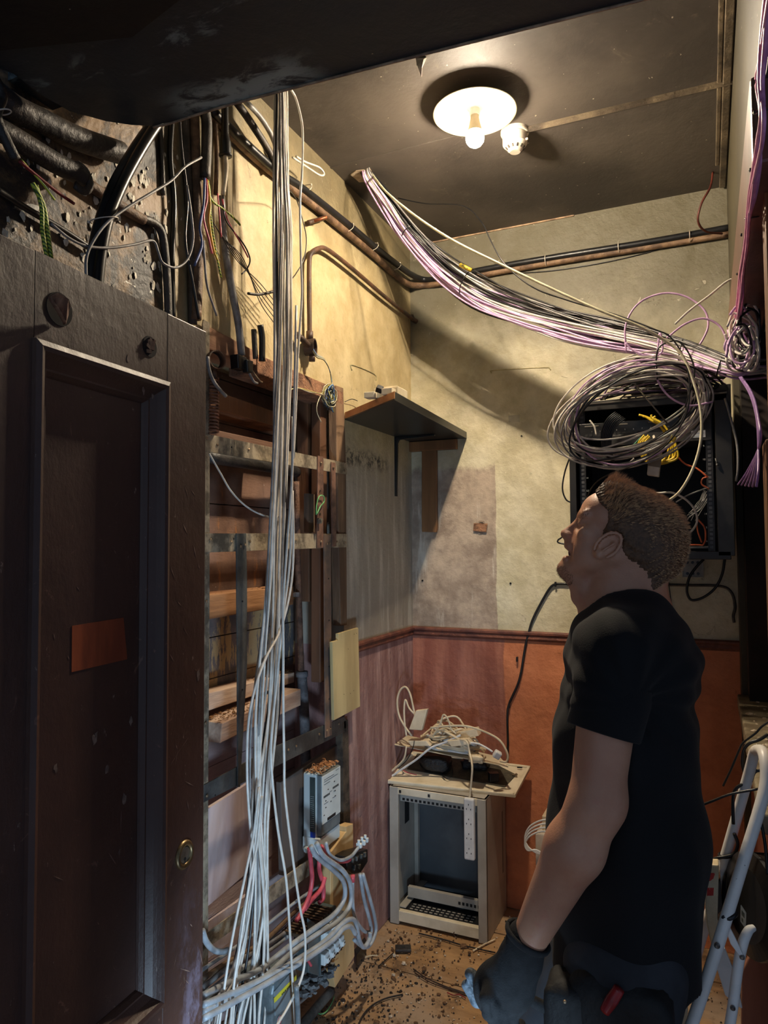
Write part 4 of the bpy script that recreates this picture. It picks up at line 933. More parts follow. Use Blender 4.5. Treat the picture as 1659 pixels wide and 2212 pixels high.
# curled flakes of old paint peeling off the burnt wall
rk0 = random.Random(40); V, Fc = [], []
for k in range(150):
    c = aX(rk0.uniform(5, 395), rk0.uniform(290, 640), XL); s_ = rk0.uniform(.003, .011); a = rk0.uniform(0, 6.28); o = len(V); n_ = rk0.choice((5, 6, 7))
    if rk0.random() < .35: c = aX(rk0.gauss(270, 40), rk0.gauss(400, 60), XL)
    for h in (0, 1):
        for j in range(n_):
            t = a + 6.283 * j / n_; q = s_ * rk0.uniform(.55, 1.2)
            lift = max(0, math.cos(t - a)) * s_ * .35
            V.append((XL + .0012 + lift + h * .0008, c.y + q * .7 * math.cos(t), c.z + q * 1.2 * math.sin(t)))
    Fc += [tuple(range(o, o + n_)), tuple(range(o + 2 * n_ - 1, o + n_ - 1, -1))] + [(o + j, o + (j + 1) % n_, o + n_ + (j + 1) % n_, o + n_ + j) for j in range(n_)]
obj('paint_flakes', (V, Fc), mat('flake_white', lin(226, 220, 204), lin(190, 180, 160), 60, .7), label='curled white paint flakes peeling off the burnt wall above the door', cat='paint flakes', kind='stuff')
# ================================================================= SHELF AND BACK WALL
M_shelf_b = mat('shelf_underside', lin(38, 42, 44), lin(26, 29, 31), 5, .35)
M_shelf_e = mat('shelf_edge', lin(206, 146, 96), lin(170, 112, 70), 12, .7, bd=.002, stretch=(1, .2, 1))
ZS = 1.985
def zpl(px, py, z): return aZ(px, py, z)
A = aX(744, 855, -1.28)                      # where the near end meets the left wall
zt = 2.115
n0 = aZ(852, 845, zt); n1 = aZ(992, 926, zt)
yn = n0.y; xr = n0.x
sh = thing('wall_shelf', (-1.1, 2.8, zt - .03), 'deep wooden shelf with a sooty black underside in the corner, on a steel bracket', 'shelf')
top = [(XL, aX(745, 866, XL).y, zt), (n0.x, n0.y, zt), (n1.x, YB - .001, zt), (XL, YB - .001, zt)]
obj('board', extr(top, (0, 0, -.030)), M_shelf_b, sh, bevel=.001)
e0 = Vector(top[0]); e1 = Vector(top[1]); dd = (e1 - e0).normalized(); nn = dd.cross(Vector((0, 0, 1)))
obj('raw_edge', extr([e0 + nn * .001 + Vector((0, 0, -.0005)), e1 + nn * .001 + Vector((0, 0, -.0005)), e1 + nn * .001 + Vector((0, 0, -.025)), e0 + nn * .001 + Vector((0, 0, -.025))], -nn * .003), M_shelf_e, sh)
yb_ = aX(856, 1050, XL).y
br = join(extr([(XL + .001, yb_, zt - .031), (XL + .19, yb_, zt - .031), (XL + .19, yb_, zt - .037), (XL + .02, yb_, zt - .044), (XL + .012, yb_, zt - .06), (XL + .006, yb_, 1.83), (XL + .001, yb_, 1.815)], (0, -.014, 0)), box(XL, XL + .004, yb_ - .020, yb_ + .006, 1.815, zt - .031))
obj('bracket', br, mat('bracket_black', lin(30, 34, 36), lin(20, 23, 25), 12, .4), sh, bevel=.001)
M_batt = mat('varnished_batten', lin(160, 114, 72), lin(122, 84, 50), 7, .5, bd=.001, stretch=(1, 1, .1))
obj('shelf_batten', box(aY(880, 940, YB).x, aY(989, 940, YB).x, YB - .03, YB - .001, zt - .078, zt - .032), M_batt, sh, bevel=.002)
obj('wall_batten', prY([(911, 958), (942, 958), (943, 1142), (941, 1150), (911, 1149)], YB - .024, .023), M_batt, bevel=.002, label='varnished brown batten standing upright on the back wall under the shelf', cat='timber batten')
M_socket = mat('cream_plastic', lin(226, 214, 186), lin(206, 190, 158), 12, .4)
p = aZ(878, 860, zt); obj('junction_box', join(box(p.x - .105, p.x - .012, p.y - .05, p.y + .04, zt, zt + .034), box(p.x - .100, p.x - .017, p.y - .045, p.y + .035, zt + .034, zt + .038)), M_socket, bevel=.007, label='cream plastic junction box near the front corner of the corner shelf', cat='junction box')
obj('junction_box', (lambda p: box(p.x - .02, p.x + .02, p.y + .012, p.y + .05, zt, zt + .022))(aZ(832, 850, zt)), M_socket, bevel=.002, label='small white box on the shelf next to the black clip', cat='junction box')
obj('junction_box', (lambda p: box(p.x - .02, p.x + .02, p.y + .012, p.y + .05, zt, zt + .020))(aZ(794, 857, zt)), M_socket, bevel=.002, label='small white box on the shelf nearest the frame', cat='junction box')
obj('black_clip', obox(aZ(812, 853, zt) + Vector((0, .03, .026)), .022, .022, .02, Matrix.Rotation(.7, 3, 'X') @ Matrix.Rotation(.5, 3, 'Y')), M_cabd, bevel=.002, label='tilted black clip lying on the shelf', cat='clip')
obj('shelf_rubble', chips(60, lambda: (random.uniform(-1.26, -1.0), random.uniform(2.6, 3.1), zt), .002, .006), M_crumb, label='dust and plaster crumbs scattered on the corner shelf', cat='rubble', kind='stuff')
# wire ends poking from behind the frame over the shelf end
for k, pp in enumerate((((744, 872), (765, 878), (778, 892)), ((745, 868), (760, 862), (772, 866)))):
    cable('wire_end', [aX(x, y, -1.20) for x, y in pp], .0014, M_condb if k == 0 else M_hv, ('pale wire end dangling under the near end of the shelf', 'dark wire end lying over the near end of the shelf')[k], 'wire')
# hole in the plaster with a brick showing
hc = aY(1039, 1139, YB)
hole = thing('plaster_hole', tuple(hc), 'broken hole in the back wall plaster with a reddish wooden plug inside', 'hole')
rh = random.Random(4)
def blob(c, rx, rz, n, jit, y): return [(c.x + rx * math.cos(6.283 * i / n) * (1 + rh.uniform(-jit, jit)), y, c.z + rz * math.sin(6.283 * i / n) * (1 + rh.uniform(-jit, jit))) for i in range(n)]
obj('chipped_rim', extr(blob(hc, .034, .033, 18, .12, YB - .003), (0, .0028, 0)), mat('chipped_plaster', lin(186, 168, 150), lin(150, 130, 112), 40, .9, bd=.003), hole, bevel=.0015)
obj('dark_hole', extr(blob(hc, .026, .024, 14, .2, YB - .0042), (0, .001, 0)), M_dark, hole)
obj('wooden_plug', prY([(1023, 1130), (1053, 1131), (1050, 1150), (1022, 1147)], YB - .010, .006), M_brick, hole, bevel=.0015)
# paint blisters pressed through by old fixings, bolts
for i, (q, w) in enumerate(((913, 1254), (1103, 1260), (1011, 1254))):
    if i < 2: obj('wall_plug', lathe(aY(q, w, YB), [(.0045, -.002), (.0045, .004), (.002, .006)], 10, (0, -1, 0)), M_hv, label='black fixing left in the back wall, %s' % ('left one near the corner', 'right one by the curved cable')[i], cat='wall fixing')
obj('wall_plug', lathe(aY(1127, 942, YB), [(.004, -.002), (.004, .004)], 10, (0, -1, 0)), M_hv, label='small dark fixing high on the back wall between batten and rack', cat='wall fixing')
obj('paint_scar', prY([(1098, 898), (1122, 896), (1123, 912), (1099, 912)], YB - .0005, .0004), mat('pale_patch', lin(170, 164, 144), lin(150, 144, 126), 20, .7), label='small pale square where a label was on the back wall', cat='mark')
# ridge outlines of removed trays
M_ridge = mat('paint_ridge', lin(168, 158, 118), lin(140, 130, 96), 30, .6)
obj('paint_ridge', tube([aY(x, y, YB - .0005) for x, y in ((1062, 806), (1068, 800), (1175, 794), (1186, 795), (1190, 800))], .0028, 6, 3), M_ridge, smooth=True, label='raised ridge of old paint high on the back wall', cat='paint ridge')
obj('paint_ridge', tube([aX(x, y, XL + .0005) for x, y in ((760, 800), (760, 788), (808, 808), (812, 822))], .0028, 6, 3), M_ridge, smooth=True, label='raised ridge of old paint on the left wall above the shelf', cat='paint ridge')
# black cables on the back wall
cable('wall_cable', [aY(x, y, YB - .008) for x, y in ((1235, 1262), (1215, 1261), (1200, 1262), (1188, 1270), (1170, 1300), (1150, 1340), (1140, 1375), (1136, 1390), (1130, 1425), (1126, 1450), (1118, 1480), (1100, 1520), (1096, 1545), (1097, 1600), (1096, 1640))], .0052, M_hv, 'black cable arching over and running down the back wall to the cabinet', n=6)
for i, (q, w) in enumerate(((1200, 1262), (1117, 1424), (1100, 1524))):
    obj('cable_clip', obox(aY(q, w, YB - .010), .008, .014, .022), M_hv, bevel=.002, label='black clip on the arching wall cable, %s' % ('at the top bend', 'just below the dado rail', 'lowest')[i], cat='cable clip')
cable('wall_cable', [aY(x, y, YB - .012) for x, y in ((1395, 1262), (1480, 1264), (1555, 1266), (1580, 1280), (1588, 1310), (1584, 1330), (1586, 1345))], .0055, M_cond, 'dark cable running along the wall below the rack to the right corner')
cable('wall_cable', [aY(x, y, YB - .030) for x, y in ((1566, 1205), (1560, 1240), (1545, 1270), (1520, 1290), (1494, 1296), (1484, 1278), (1488, 1250), (1500, 1230), (1520, 1208))], .0050, M_hv, 'thick black loop of cable hanging under the rack over the socket box', n=7)
for i, pp in enumerate((((1443, 1236), (1447, 1280), (1452, 1310), (1456, 1325), (1449, 1334), (1451, 1360), (1458, 1382)), ((1419, 1250), (1416, 1290), (1410, 1325)), ((1560, 1240), (1548, 1262), (1540, 1275)))):
    cable('thin_wire', [aY(x, y, YB - .006) for x, y in pp], .0018, M_hv, ('kinked thin black wire hanging on the back wall behind the man', 'straight thin black wire hanging on the wall close behind the man\'s neck', 'short black wire end near the right corner below the rack')[i], 'wire')
sb = thing('socket_back_box', tuple(aY(1496, 1246, YB)), 'empty square metal socket back box on the wall below the rack', 'socket box')
M_galv = mat('galvanised', lin(190, 184, 170), lin(150, 144, 132), 14, .45, metal=.2)
s0, s1 = aY(1473, 1207, YB), aY(1520, 1247, YB)
obj('box', join(box(s0.x, s1.x, YB - .004, YB, s1.z, s0.z), box(s0.x, s0.x + .003, YB - .024, YB, s1.z, s0.z), box(s1.x - .003, s1.x, YB - .024, YB, s1.z, s0.z), box(s0.x, s1.x, YB - .024, YB, s1.z, s1.z + .003), box(s0.x, s1.x, YB - .024, YB, s0.z - .003, s0.z)), M_galv, sb)
for dx, dz in ((.25, .2), (.75, .2), (.25, .8), (.75, .8), (.5, .2), (.5, .8)):
    obj('knockout', lathe((s0.x + (s1.x - s0.x) * dx, YB - .0045, s1.z + (s0.z - s1.z) * dz), [(.006, 0), (.006, .0006), (.0045, .0006), (.0045, -.0006)], 12, (0, -1, 0)), M_hv, sb)
cable('cut_flex', [at(1540, 372, 2, ZC) + Vector((.0, 0, 0)), aY(1534, 405, 2.98), aY(1515, 440, 2.96), aY(1508, 478, 2.98), aY(1525, 500, 3.05), aY(1560, 505, 3.11)], .0042, mat('brown_flex', lin(110, 52, 40), lin(80, 36, 30), 20, .5), 'brown flex bowing out of the ceiling to the conduit in the right corner', n=6)

# ---- cables swagged across the room from the hole in the ceiling
hp_ = aZ(793, 372, ZC)
obj('broken_plaster', extr([aZ(x, y, ZC - .004) for x, y in ((757, 378), (768, 370), (800, 366), (806, 380), (800, 392), (776, 394))], (0, 0, .0038)), mat('bare_plaster', lin(206, 186, 160), lin(160, 140, 116), 30, .9, bd=.003), label='rough broken plaster round the hole in the ceiling where the cables come down', cat='broken plaster')
obj('ceiling_hole', extr([aZ(x, y, ZC - .0048) for x, y in ((778, 373), (800, 368), (806, 376), (802, 388), (786, 390))], (0, 0, .001)), M_dark, label='dark hole in the ceiling the swagged cables pass through', cat='hole')
sw_rows = [(795, 380, 12, 2.45), (830, 430, 18, 2.54), (880, 500, 24, 2.64), (950, 575, 34, 2.71), (1030, 632, 40, 2.73), (1120, 670, 40, 2.72), (1220, 700, 40, 2.68), (1330, 725, 38, 2.62), (1430, 745, 32, 2.54), (1500, 765, 26, 2.46), (1570, 790, 22, 2.36)]
ro = random.Random(33)
def swag(i, n, frac):
    u = -1 + 2 * (i + .5) / n; ph = [ro.uniform(0, 6.28) for _ in range(4)]; pts = []
    for k, (px, py, hw, Y) in enumerate(sw_rows):
        t = k / 10; w = u * .8 + .22 * math.sin(ph[0] + 7 * t) + .12 * math.sin(ph[1] + 13 * t)
        nx, ny = (.80, -.60) if k < 3 else ((.35, -.94) if k < 5 else (.05, -1))
        d = hw * .92 * w
        pts.append(aY(px + nx * d, py + ny * d, Y + .025 * math.sin(ph[2] + 4 * t) + .010 * ph[3] / 6))
    pts.insert(0, Vector((pts[0].x - .004, pts[0].y, ZC + .02)))
    return pts
NS = 54
tail_kinds = 0
for i in range(NS):
    q = i / NS
    if q < .46: m, nmk = (M_cabp, 'pink') if i % 3 != 2 else (M_cab, 'white')
    elif q < .70: m, nmk = (M_cab, 'white') if i % 4 else (M_cabp, 'pink')
    else: m, nmk = (M_cabd, 'black') if i % 3 else (M_cab2, 'grey')
    if i % 9 == 4: m, nmk = M_cabd, 'black'
    pts = swag(i, NS, q)
    e = pts[-1]
    if i % 2: # loops round at the right and dives back toward the rack
        pts += [e + Vector((.045, -.005, -.012)), e + Vector((.085, .01, .01 + ro.uniform(-.02, .03))), e + Vector((.075, .04, .07 + ro.uniform(-.02, .03))), e + Vector((.03, .07, .08))]
    else:
        pts += [e + Vector((.05, .0, -.015)), e + Vector((.10, .05, -.005)), e + Vector((.14, .12, ro.uniform(-.03, .03)))]
    cable('swagged_cable', pts, .0034, m, nmk + ' network cable swagged across the room from the ceiling hole to the rack', 'cable', nmk + ' cables of the swagged bundle', n=5, seg=7)
cable('swagged_cable', [aZ(800, 372, ZC)] + [aY(x, y, v) for x, y, v in ((835, 415, 2.38), (900, 468, 2.36), (980, 520, 2.34), (1080, 570, 2.33), (1180, 618, 2.32), (1290, 668, 2.31), (1370, 700, 2.31), (1440, 738, 2.33), (1475, 770, 2.33), (1500, 830, 2.33), (1514, 890, 2.33), (1514, 950, 2.33), (1498, 1010, 2.33), (1470, 1060, 2.34), (1440, 1085, 2.36))], .0045, mat('cable_cream', lin(226, 220, 190), lin(204, 196, 164), 30, .4), 'long cream cable strung above the bundle then hanging down behind the man\'s head', n=6)
cable('thin_cable', [aY(x, y, v) for x, y, v in ((860, 428, 2.6), (920, 440, 2.6), (1000, 445, 2.55), (1040, 480, 2.5), (1060, 520, 2.46), (1090, 570, 2.42), (1150, 620, 2.40), (1230, 650, 2.40), (1330, 680, 2.38), (1410, 710, 2.34), (1450, 730, 2.34), (1480, 780, 2.33), (1490, 840, 2.33), (1480, 900, 2.34), (1440, 960, 2.36), (1380, 1000, 2.4), (1290, 1040, 2.5), (1262, 1100, 2.62), (1258, 1170, 2.66))], .0024, M_cabd, 'long thin black cable looping over the bundle and down the rack front', n=6)
def btie(px, py, Y, rx, rz, m, lab, tilt=.4):
    c = aY(px, py, Y); ax = Vector((math.cos(tilt), .0, -math.sin(tilt))); u = Vector((math.sin(tilt), 0, math.cos(tilt))); s = Vector((0, 1, 0))
    obj('cable_tie', tube([c + s * rx * math.cos(t * .5236) + u * rz * math.sin(t * .5236) for t in range(13)], .0022, 5, 2), m, smooth=True, label=lab, cat='cable tie')
btie(885, 503, 2.65, .040, .040, M_cabd, 'black cable tie near the start of the swagged bundle', .9)
btie(1010, 610, 2.72, .050, .055, M_cabd, 'black tape band on the swagged bundle below the yellow tape', .6)
obj('yellow_tape', tube([aY(994, 572, 2.65), aY(1018, 584, 2.65)], .0085, 10), mat('tape_yellow', lin(214, 186, 50), lin(60, 56, 30), 60, .5), smooth=True, label='yellow and black tape wrapped round the cables near the middle of the bundle', cat='tape')
btie(1470, 760, 2.50, .035, .040, M_cabd, 'black cable tie on the bundle above the rack coil', .2)
btie(1555, 788, 2.38, .030, .034, M_cabd, 'black cable tie at the right end of the swagged bundle', .3)
# wide single loops above the rack
for lab, pp, Y, m, r in (
    ('large loop of pink cable standing up above the rack, outer', [(1352, 762), (1352, 700), (1380, 655), (1430, 634), (1480, 640), (1520, 668), (1530, 700), (1520, 730), (1500, 760)], 2.45, M_cabp, .0032),
    ('smaller pink cable arch above the rack, right of the outer loop', [(1440, 730), (1480, 700), (1520, 688), (1555, 705), (1570, 740), (1574, 790)], 2.42, M_cabp, .0032),
    ('white cable rising in a peak beside the right corner', [(1458, 700), (1490, 670), (1530, 640), (1570, 608), (1586, 606), (1590, 630), (1580, 680), (1576, 740), (1580, 780)], 2.38, M_cab, .0034),
    ('pink cable loop hanging low behind the coil', [(1352, 740), (1365, 755), (1400, 770), (1430, 760), (1425, 720), (1418, 800), (1425, 830), (1450, 860), (1490, 876), (1540, 868)], 2.42, M_cabp, .0032),
    ('black cable loop standing over the end of the bundle', [(1420, 820), (1418, 770), (1430, 745), (1470, 740), (1500, 800), (1480, 880)], 2.40, M_cabd, .0026)):
    cable('loop_cable', [aY(x, y, Y) for x, y in pp], r, m, lab, n=8)
# knot of loops at the right end
for k in range(18):
    m, nmk = ((M_cab, 'white'), (M_cabp, 'pink'), (M_cab, 'white'), (M_cabd, 'black'))[k % 4]
    a = ro.uniform(0, 6); pts = []
    cx, cy = ro.uniform(1588, 1622), ro.uniform(700, 765)
    for j in range(8):
        t = a + j * .8; pts.append(aY(min(cx + 26 * math.cos(t) + ro.uniform(-5, 5), 1640), cy + 46 * math.sin(t) + ro.uniform(-8, 8), 2.0 + .02 * j + ro.uniform(-.03, .03)))
    cable('looped_cable', pts, .0032, m, nmk + ' cable looped in the knot at the right wall above the rack', 'cable', nmk + ' cables knotted at the right wall', n=6, seg=7)
# pink cables running up the right wall
for k in range(7):
    off = ro.uniform(-4, 4); ph = ro.uniform(0, 6)
    pts = [aX(x + off + 6 * math.sin(ph + j * 1.3) * min(1, s_), y, XR - .014 - .0015 * k) for j, (x, y, s_) in enumerate(((1668, -60, 1), (1652, 80, 1.6), (1640, 170, 1.6), (1646, 240, .3), (1640, 300, 1.3), (1636, 350, .6), (1624, 420, .8), (1616, 470, .3), (1608, 530, .7), (1602, 590, .3), (1598, 650, .4), (1590, 700, .4), (1582, 740, .5)))]
    cable('riser_cable', pts, .0030, mat('cable_magenta', lin(232, 156, 196), lin(206, 126, 170), 30, .4), 'magenta cable climbing the right wall beside the brown beam', 'cable', 'magenta cables climbing the right wall', n=5, seg=6)
for k in range(5): tie(1646 - k * 11, (240, 365, 470, 505, 590)[k], XR - .014, .012, (0, .4, -.9), M_cabd, 'black cable tie on the magenta cables, %s from the top' % ('first', 'second', 'third', 'fourth', 'fifth')[k])
# violet cables hanging in the dark opening
for k in range(6):
    f = k - 2.5
    pts = [aX(x, y, .098) for x, y in ((1600 + f, 815), (1622 + f, 850), (1636 + f * .7, 900), (1640 + f * .6, 960))] + [aX(1638 - k * 5, 1020, .092), aX(1634 - k * 8, 1052 - k, .088)]
    cable('tail_cable', pts, .0026, mat('cable_violet', lin(168, 130, 190), lin(132, 98, 156), 30, .4), 'violet cable of the tied tail fanning out beside the brown post', 'cable', 'violet cables of the hanging tail', n=6, seg=7)
cable('tail_cable', [aY(x, y, 2.62) for x, y in ((1566, 860), (1580, 910), (1592, 960), (1594, 1010), (1590, 1040))], .0040, M_cab2, 'grey cable curving down in the dark gap right of the rack')

# ---- wall rack
rk = thing('network_rack', (-.19, 2.9, 1.555), 'open black wall mounted network rack crammed with cables above the man\'s head', 'network rack')
M_rk = mat('rack_black', lin(40, 38, 36), lin(28, 27, 26), 14, .42)
M_rk2 = mat('rack_inner', lin(16, 16, 17), lin(10, 10, 11), 14, .6)
RX0, RX1, RY, RZ0, RZ1 = -.452, .072, 2.68, 1.553, 2.115
obj('cabinet_shell', join(box(RX0, RX0 + .010, RY, YB - .002, RZ0, RZ1), box(RX1 - .012, RX1, RY, YB - .002, RZ0, RZ1), box(RX0, RX1, RY, YB - .002, RZ1 - .008, RZ1), box(RX0, RX1, RY, YB - .002, RZ0, RZ0 + .010), box(RX0, RX1, YB - .012, YB - .002, RZ0, RZ1)), M_rk2, rk)
obj('front_frame', join(box(RX0 - .004, RX0 + .020, RY - .012, RY + .002, RZ0, RZ1), box(RX1 - .040, RX1 + .012, RY - .012, RY + .002, RZ0, RZ1 + .02), box(RX0, RX1, RY - .012, RY + .002, RZ1 - .035, RZ1), box(RX0, RX1, RY - .012, RY + .002, RZ0 - .012, RZ0 + .016)), M_rk, rk, bevel=.002)
obj('top_lip', box(RX0 - .004, RX1, RY - .016, RY - .008, RZ1 - .012, RZ1 - .006), mat('rack_lip', lin(96, 92, 86), lin(70, 66, 62), 20, .35), rk)
for x0, s_ in ((RX0 + .028, 'l'), (RX1 - .070, 'r')):
    po_ = obj('rack_post', box(x0, x0 + .022, RY + .020, RY + .024, RZ0 + .016, RZ1 - .03), M_rk, rk)
    g = []
    for k in range(34): g.append(box(x0 + .006, x0 + .016, RY + .0188, RY + .0196, RZ0 + .025 + k * .0150, RZ0 + .034 + k * .0150))
    obj('mounting_slots', join(*g), mat('slot_shine', lin(90, 90, 92), lin(60, 60, 62), 60, .4), po_)
    for k in range(9): text(str(16 - k), (x0 + (.027 if s_ == 'l' else -.006), RY + .018, RZ0 + .05 + k * .047), (1, 0, 0), (0, 0, 1), .009, mat('rack_print', lin(200, 200, 196), lin(180, 180, 176)), po_, 'unit_number')
M_pan = mat('panel_black', lin(24, 24, 26), lin(14, 14, 15), 30, .35)
pz_ = aY(1400, 925, RY + .018).z
pn = obj('patch_panel', box(RX0 + .03, RX1 - .050, RY + .012, RY + .05, pz_ - .030, pz_ + .030), M_pan, rk, bevel=.001)
for k in range(24): obj('port', box(RX0 + .050 + k * .0165, RX0 + .060 + k * .0165, RY + .0105, RY + .0125, pz_ - .018, pz_ - .008), M_rk2, pn)
for k in range(12): text(str(k + 1), (RX0 + .075 + k * .029, RY + .0112, pz_ + .0), (1, 0, 0), (0, 0, 1), .007, mat('rack_print', (0, 0, 0)), pn, 'port_number')
for x0 in (.05, .15, .27): obj('label_holder', box(RX0 + x0, RX0 + x0 + .05, RY + .0105, RY + .0125, pz_ + .018, pz_ + .023), mat('holder', lin(110, 104, 98), lin(90, 86, 80)), pn)
wz = aY(1500, 938, RY + .018).z
sw2 = obj('network_switch', box(RX0 + .12, RX1 - .05, RY + .010, RY + .20, wz - .024, wz + .014), mat('switch_grey', lin(62, 60, 58), lin(44, 43, 42), 20, .4), rk, bevel=.001)
l0, l1 = aY(1493, 931, RY + .009), aY(1524, 944, RY + .009)
obj('white_sticker', box(l0.x, l1.x, RY + .0085, RY + .0102, l1.z, l0.z), mat('sticker_white', lin(216, 222, 228), lin(204, 210, 216)), sw2)
obj('sticker_print', join(box(l0.x + .003, l0.x + .020, RY + .0080, RY + .0086, l0.z - .007, l0.z - .003), box(l0.x + .003, l1.x - .004, RY + .0080, RY + .0086, l0.z - .0105, l0.z - .0092), box(l0.x + .003, l1.x - .008, RY + .0080, RY + .0086, l1.z + .003, l1.z + .0042)), mat('sticker_blue', lin(70, 110, 170), lin(60, 96, 150)), sw2)
obj('door_latch', join(tube([aY(1546, 990, RY - .02), aY(1549, 1004, RY - .02)], .003, 8), ball(aY(1549, 1004, RY - .02), .005)), mat('chrome', lin(200, 200, 196), lin(160, 160, 156), 20, .2, metal=.9), rk, smooth=True)
obj('cable_tray_shelf', box(RX0 + .15, RX1 - .05, RY + .02, RY + .22, RZ0 + .026, RZ0 + .032), mat('tray_grey', lin(110, 106, 100), lin(84, 80, 76), 20, .4), rk)

# coil of cables in front of the rack
rk_ = random.Random(77)
for k in range(26):
    m, nmk = ((M_cab, 'white'), (M_cab, 'white'), (M_cab2, 'grey'), (M_cab, 'white'), (M_cabd, 'black'), (M_cab, 'white'), (M_cabp, 'pink'))[k % 7]
    cx, cy = 1368 + rk_.uniform(-12, 14), 885 + rk_.uniform(-10, 14)
    ra, rb = 165 * rk_.uniform(.80, 1.08), 88 * rk_.uniform(.72, 1.16); tl = math.radians(-22 + rk_.uniform(-9, 9)); a0 = rk_.uniform(-.4, .6)
    pts = []
    for j in range(19):
        t = a0 + j * 6.3 / 18 * (1.0); q = 1 + .03 * math.sin(3 * t + k)
        ex, ey = ra * q * math.cos(t), rb * q * math.sin(t)
        pts.append(aY(cx + ex * math.cos(tl) - ey * math.sin(tl), cy + ex * math.sin(tl) + ey * math.cos(tl), 2.50 + .10 * math.sin(t) * .4 - .0035 * k + .01 * math.sin(2 * t + k)))
    cable('coiled_cable', pts, .0031, m, nmk + ' cable of the big coil hanging in front of the network rack', 'cable', nmk + ' cables of the rack coil', n=4, seg=7)
# dark heap of cables lying on top of the rack
for k in range(40):
    m, nmk = ((M_cabd, 'black'), (M_cab2, 'grey'), (M_cabd, 'black'), (mat('cable_mauve', lin(150, 124, 150), lin(116, 92, 118), 30, .42), 'mauve'), (M_cabd, 'black'))[k % 5]
    yb0 = 2.62 + rk_.uniform(0, .30); zb0 = 2.13 + rk_.uniform(0, .11) ; lo = -.30 + rk_.uniform(-.10, .12); hi = .05 + rk_.uniform(-.05, .03)
    pts = [(lo, yb0, zb0 - .01), (lo + .05, yb0 + rk_.uniform(-.06, .06), zb0 + rk_.uniform(0, .05)), ((lo + hi) / 2, yb0 + rk_.uniform(-.08, .08), zb0 + rk_.uniform(.01, .06)), (hi - .04, yb0 + rk_.uniform(-.05, .05), zb0 + rk_.uniform(0, .05)), (hi, yb0 + .03, zb0 - .02), ((lo + hi) / 2 + .05, yb0 + rk_.uniform(-.1, .04), zb0 + rk_.uniform(-.01, .03)), (lo + .03, yb0 - .04, zb0)]
    cable('heaped_cable', pts, .0032, m, nmk + ' cable in the tangled heap on top of the network rack', 'cable', nmk + ' cables heaped on the rack', n=5, seg=6)
for k in range(8):
    pts = [aY(x + k * 3, y + k * 2, 2.50) for x, y in ((1330, 890), (1312, 905), (1300, 930), (1300, 960), (1306, 985))]
    cable('drop_cable', pts, .0028, M_cabd, 'black cable dropping as a strand inside the left of the coil', 'cable', 'black strands inside the coil', n=5, seg=6)
M_py = mat('patch_yellow', lin(226, 196, 54), lin(196, 166, 40), 30, .4); M_po = mat('patch_orange', lin(214, 110, 66), lin(180, 86, 50), 30, .4); M_pg = mat('patch_green', lin(70, 130, 96), lin(50, 100, 72), 30, .4)
for k in range(5):
    cable('patch_lead', [aY(x + k * 3, y + (k % 3) * 3, 2.62 - .01 * k) for x, y in ((1380 + k * 6, 896), (1400, 902), (1420, 914), (1436, 935), (1446, 952), (1440 + k * 3, 985), (1425, 996), (1395, 995), (1382, 975), (1380, 955), (1392, 940))], .0036, M_py, 'yellow patch lead curling in the middle of the rack', 'patch lead', 'yellow patch leads in the rack', n=6, seg=8)
for lab, pp, Y, m, r in (
    ('orange patch lead crossing to the right rack post', [(1456, 978), (1480, 1002), (1505, 1012), (1528, 1030)], 2.66, M_po, .0030),
    ('orange lead curling at the right rack post', [(1530, 1030), (1518, 1034), (1516, 1046), (1532, 1056)], 2.66, M_po, .0028),
    ('orange lead rising from the rack bottom, right one', [(1508, 1122), (1522, 1140), (1524, 1165), (1518, 1178)], 2.66, M_po, .0030),
    ('orange lead rising from the rack bottom, left one', [(1505, 1130), (1508, 1150), (1516, 1172)], 2.66, M_po, .0026),
    ('orange lead lying along the rack bottom', [(1480, 1178), (1500, 1177), (1520, 1178)], 2.70, M_po, .0028),
    ('green lead curving at the left of the rack', [(1276, 975), (1284, 985), (1300, 990), (1320, 985)], 2.62, M_pg, .0026),
    ('green lead showing under the coil', [(1386, 944), (1372, 958), (1364, 968)], 2.62, M_pg, .0030),
    ('white lead arching out of the rack behind the head', [(1418, 1066), (1450, 1064), (1480, 1078), (1500, 1100), (1506, 1125), (1496, 1145), (1484, 1152)], 2.62, M_cab, .0036),
    ('grey lead from behind the head to the right post', [(1460, 1085), (1490, 1068), (1530, 1053)], 2.66, M_cab2, .0026),
    ('grey lead sagging below the coil inside the rack', [(1286, 975), (1300, 1000), (1330, 1014), (1350, 1008), (1370, 990)], 2.60, M_cab2, .0032),
    ('white lead poking up left in the rack', [(1274, 908), (1284, 922), (1288, 940)], 2.62, M_cab, .003),
    ('red lead at the top left of the rack', [(1316, 918), (1330, 906), (1346, 902)], 2.66, mat('dark_red_lead', lin(120, 40, 36), lin(90, 28, 26)), .003),
    ('black flex hanging left of the rack, long loop', [(1232, 985), (1220, 1020), (1215, 1055), (1222, 1078), (1234, 1086)], 2.72, M_hv, .0030),
    ('black flex loop seen past the man\'s nose', [(1262, 1100), (1240, 1126), (1216, 1158), (1206, 1166), (1206, 1172), (1222, 1176)], 2.9, M_hv, .0034)):
    cable('patch_lead', [aY(x, y, Y) for x, y in pp], r, m, lab, 'patch lead', n=6)
for k in range(12):
    x0 = 1484 + rk_.uniform(0, 20); cable('thin_lead', [aY(x0, 1130 - rk_.uniform(0, 30), 2.75), aY(x0 + 18, 1100 - rk_.uniform(0, 10), 2.76), aY(x0 + 36, 1072 - rk_.uniform(0, 14), 2.78)], .0012, M_cab2, 'thin grey lead slanting in the lower right of the rack', 'wire', 'thin slanting leads in the rack', n=3, seg=5)
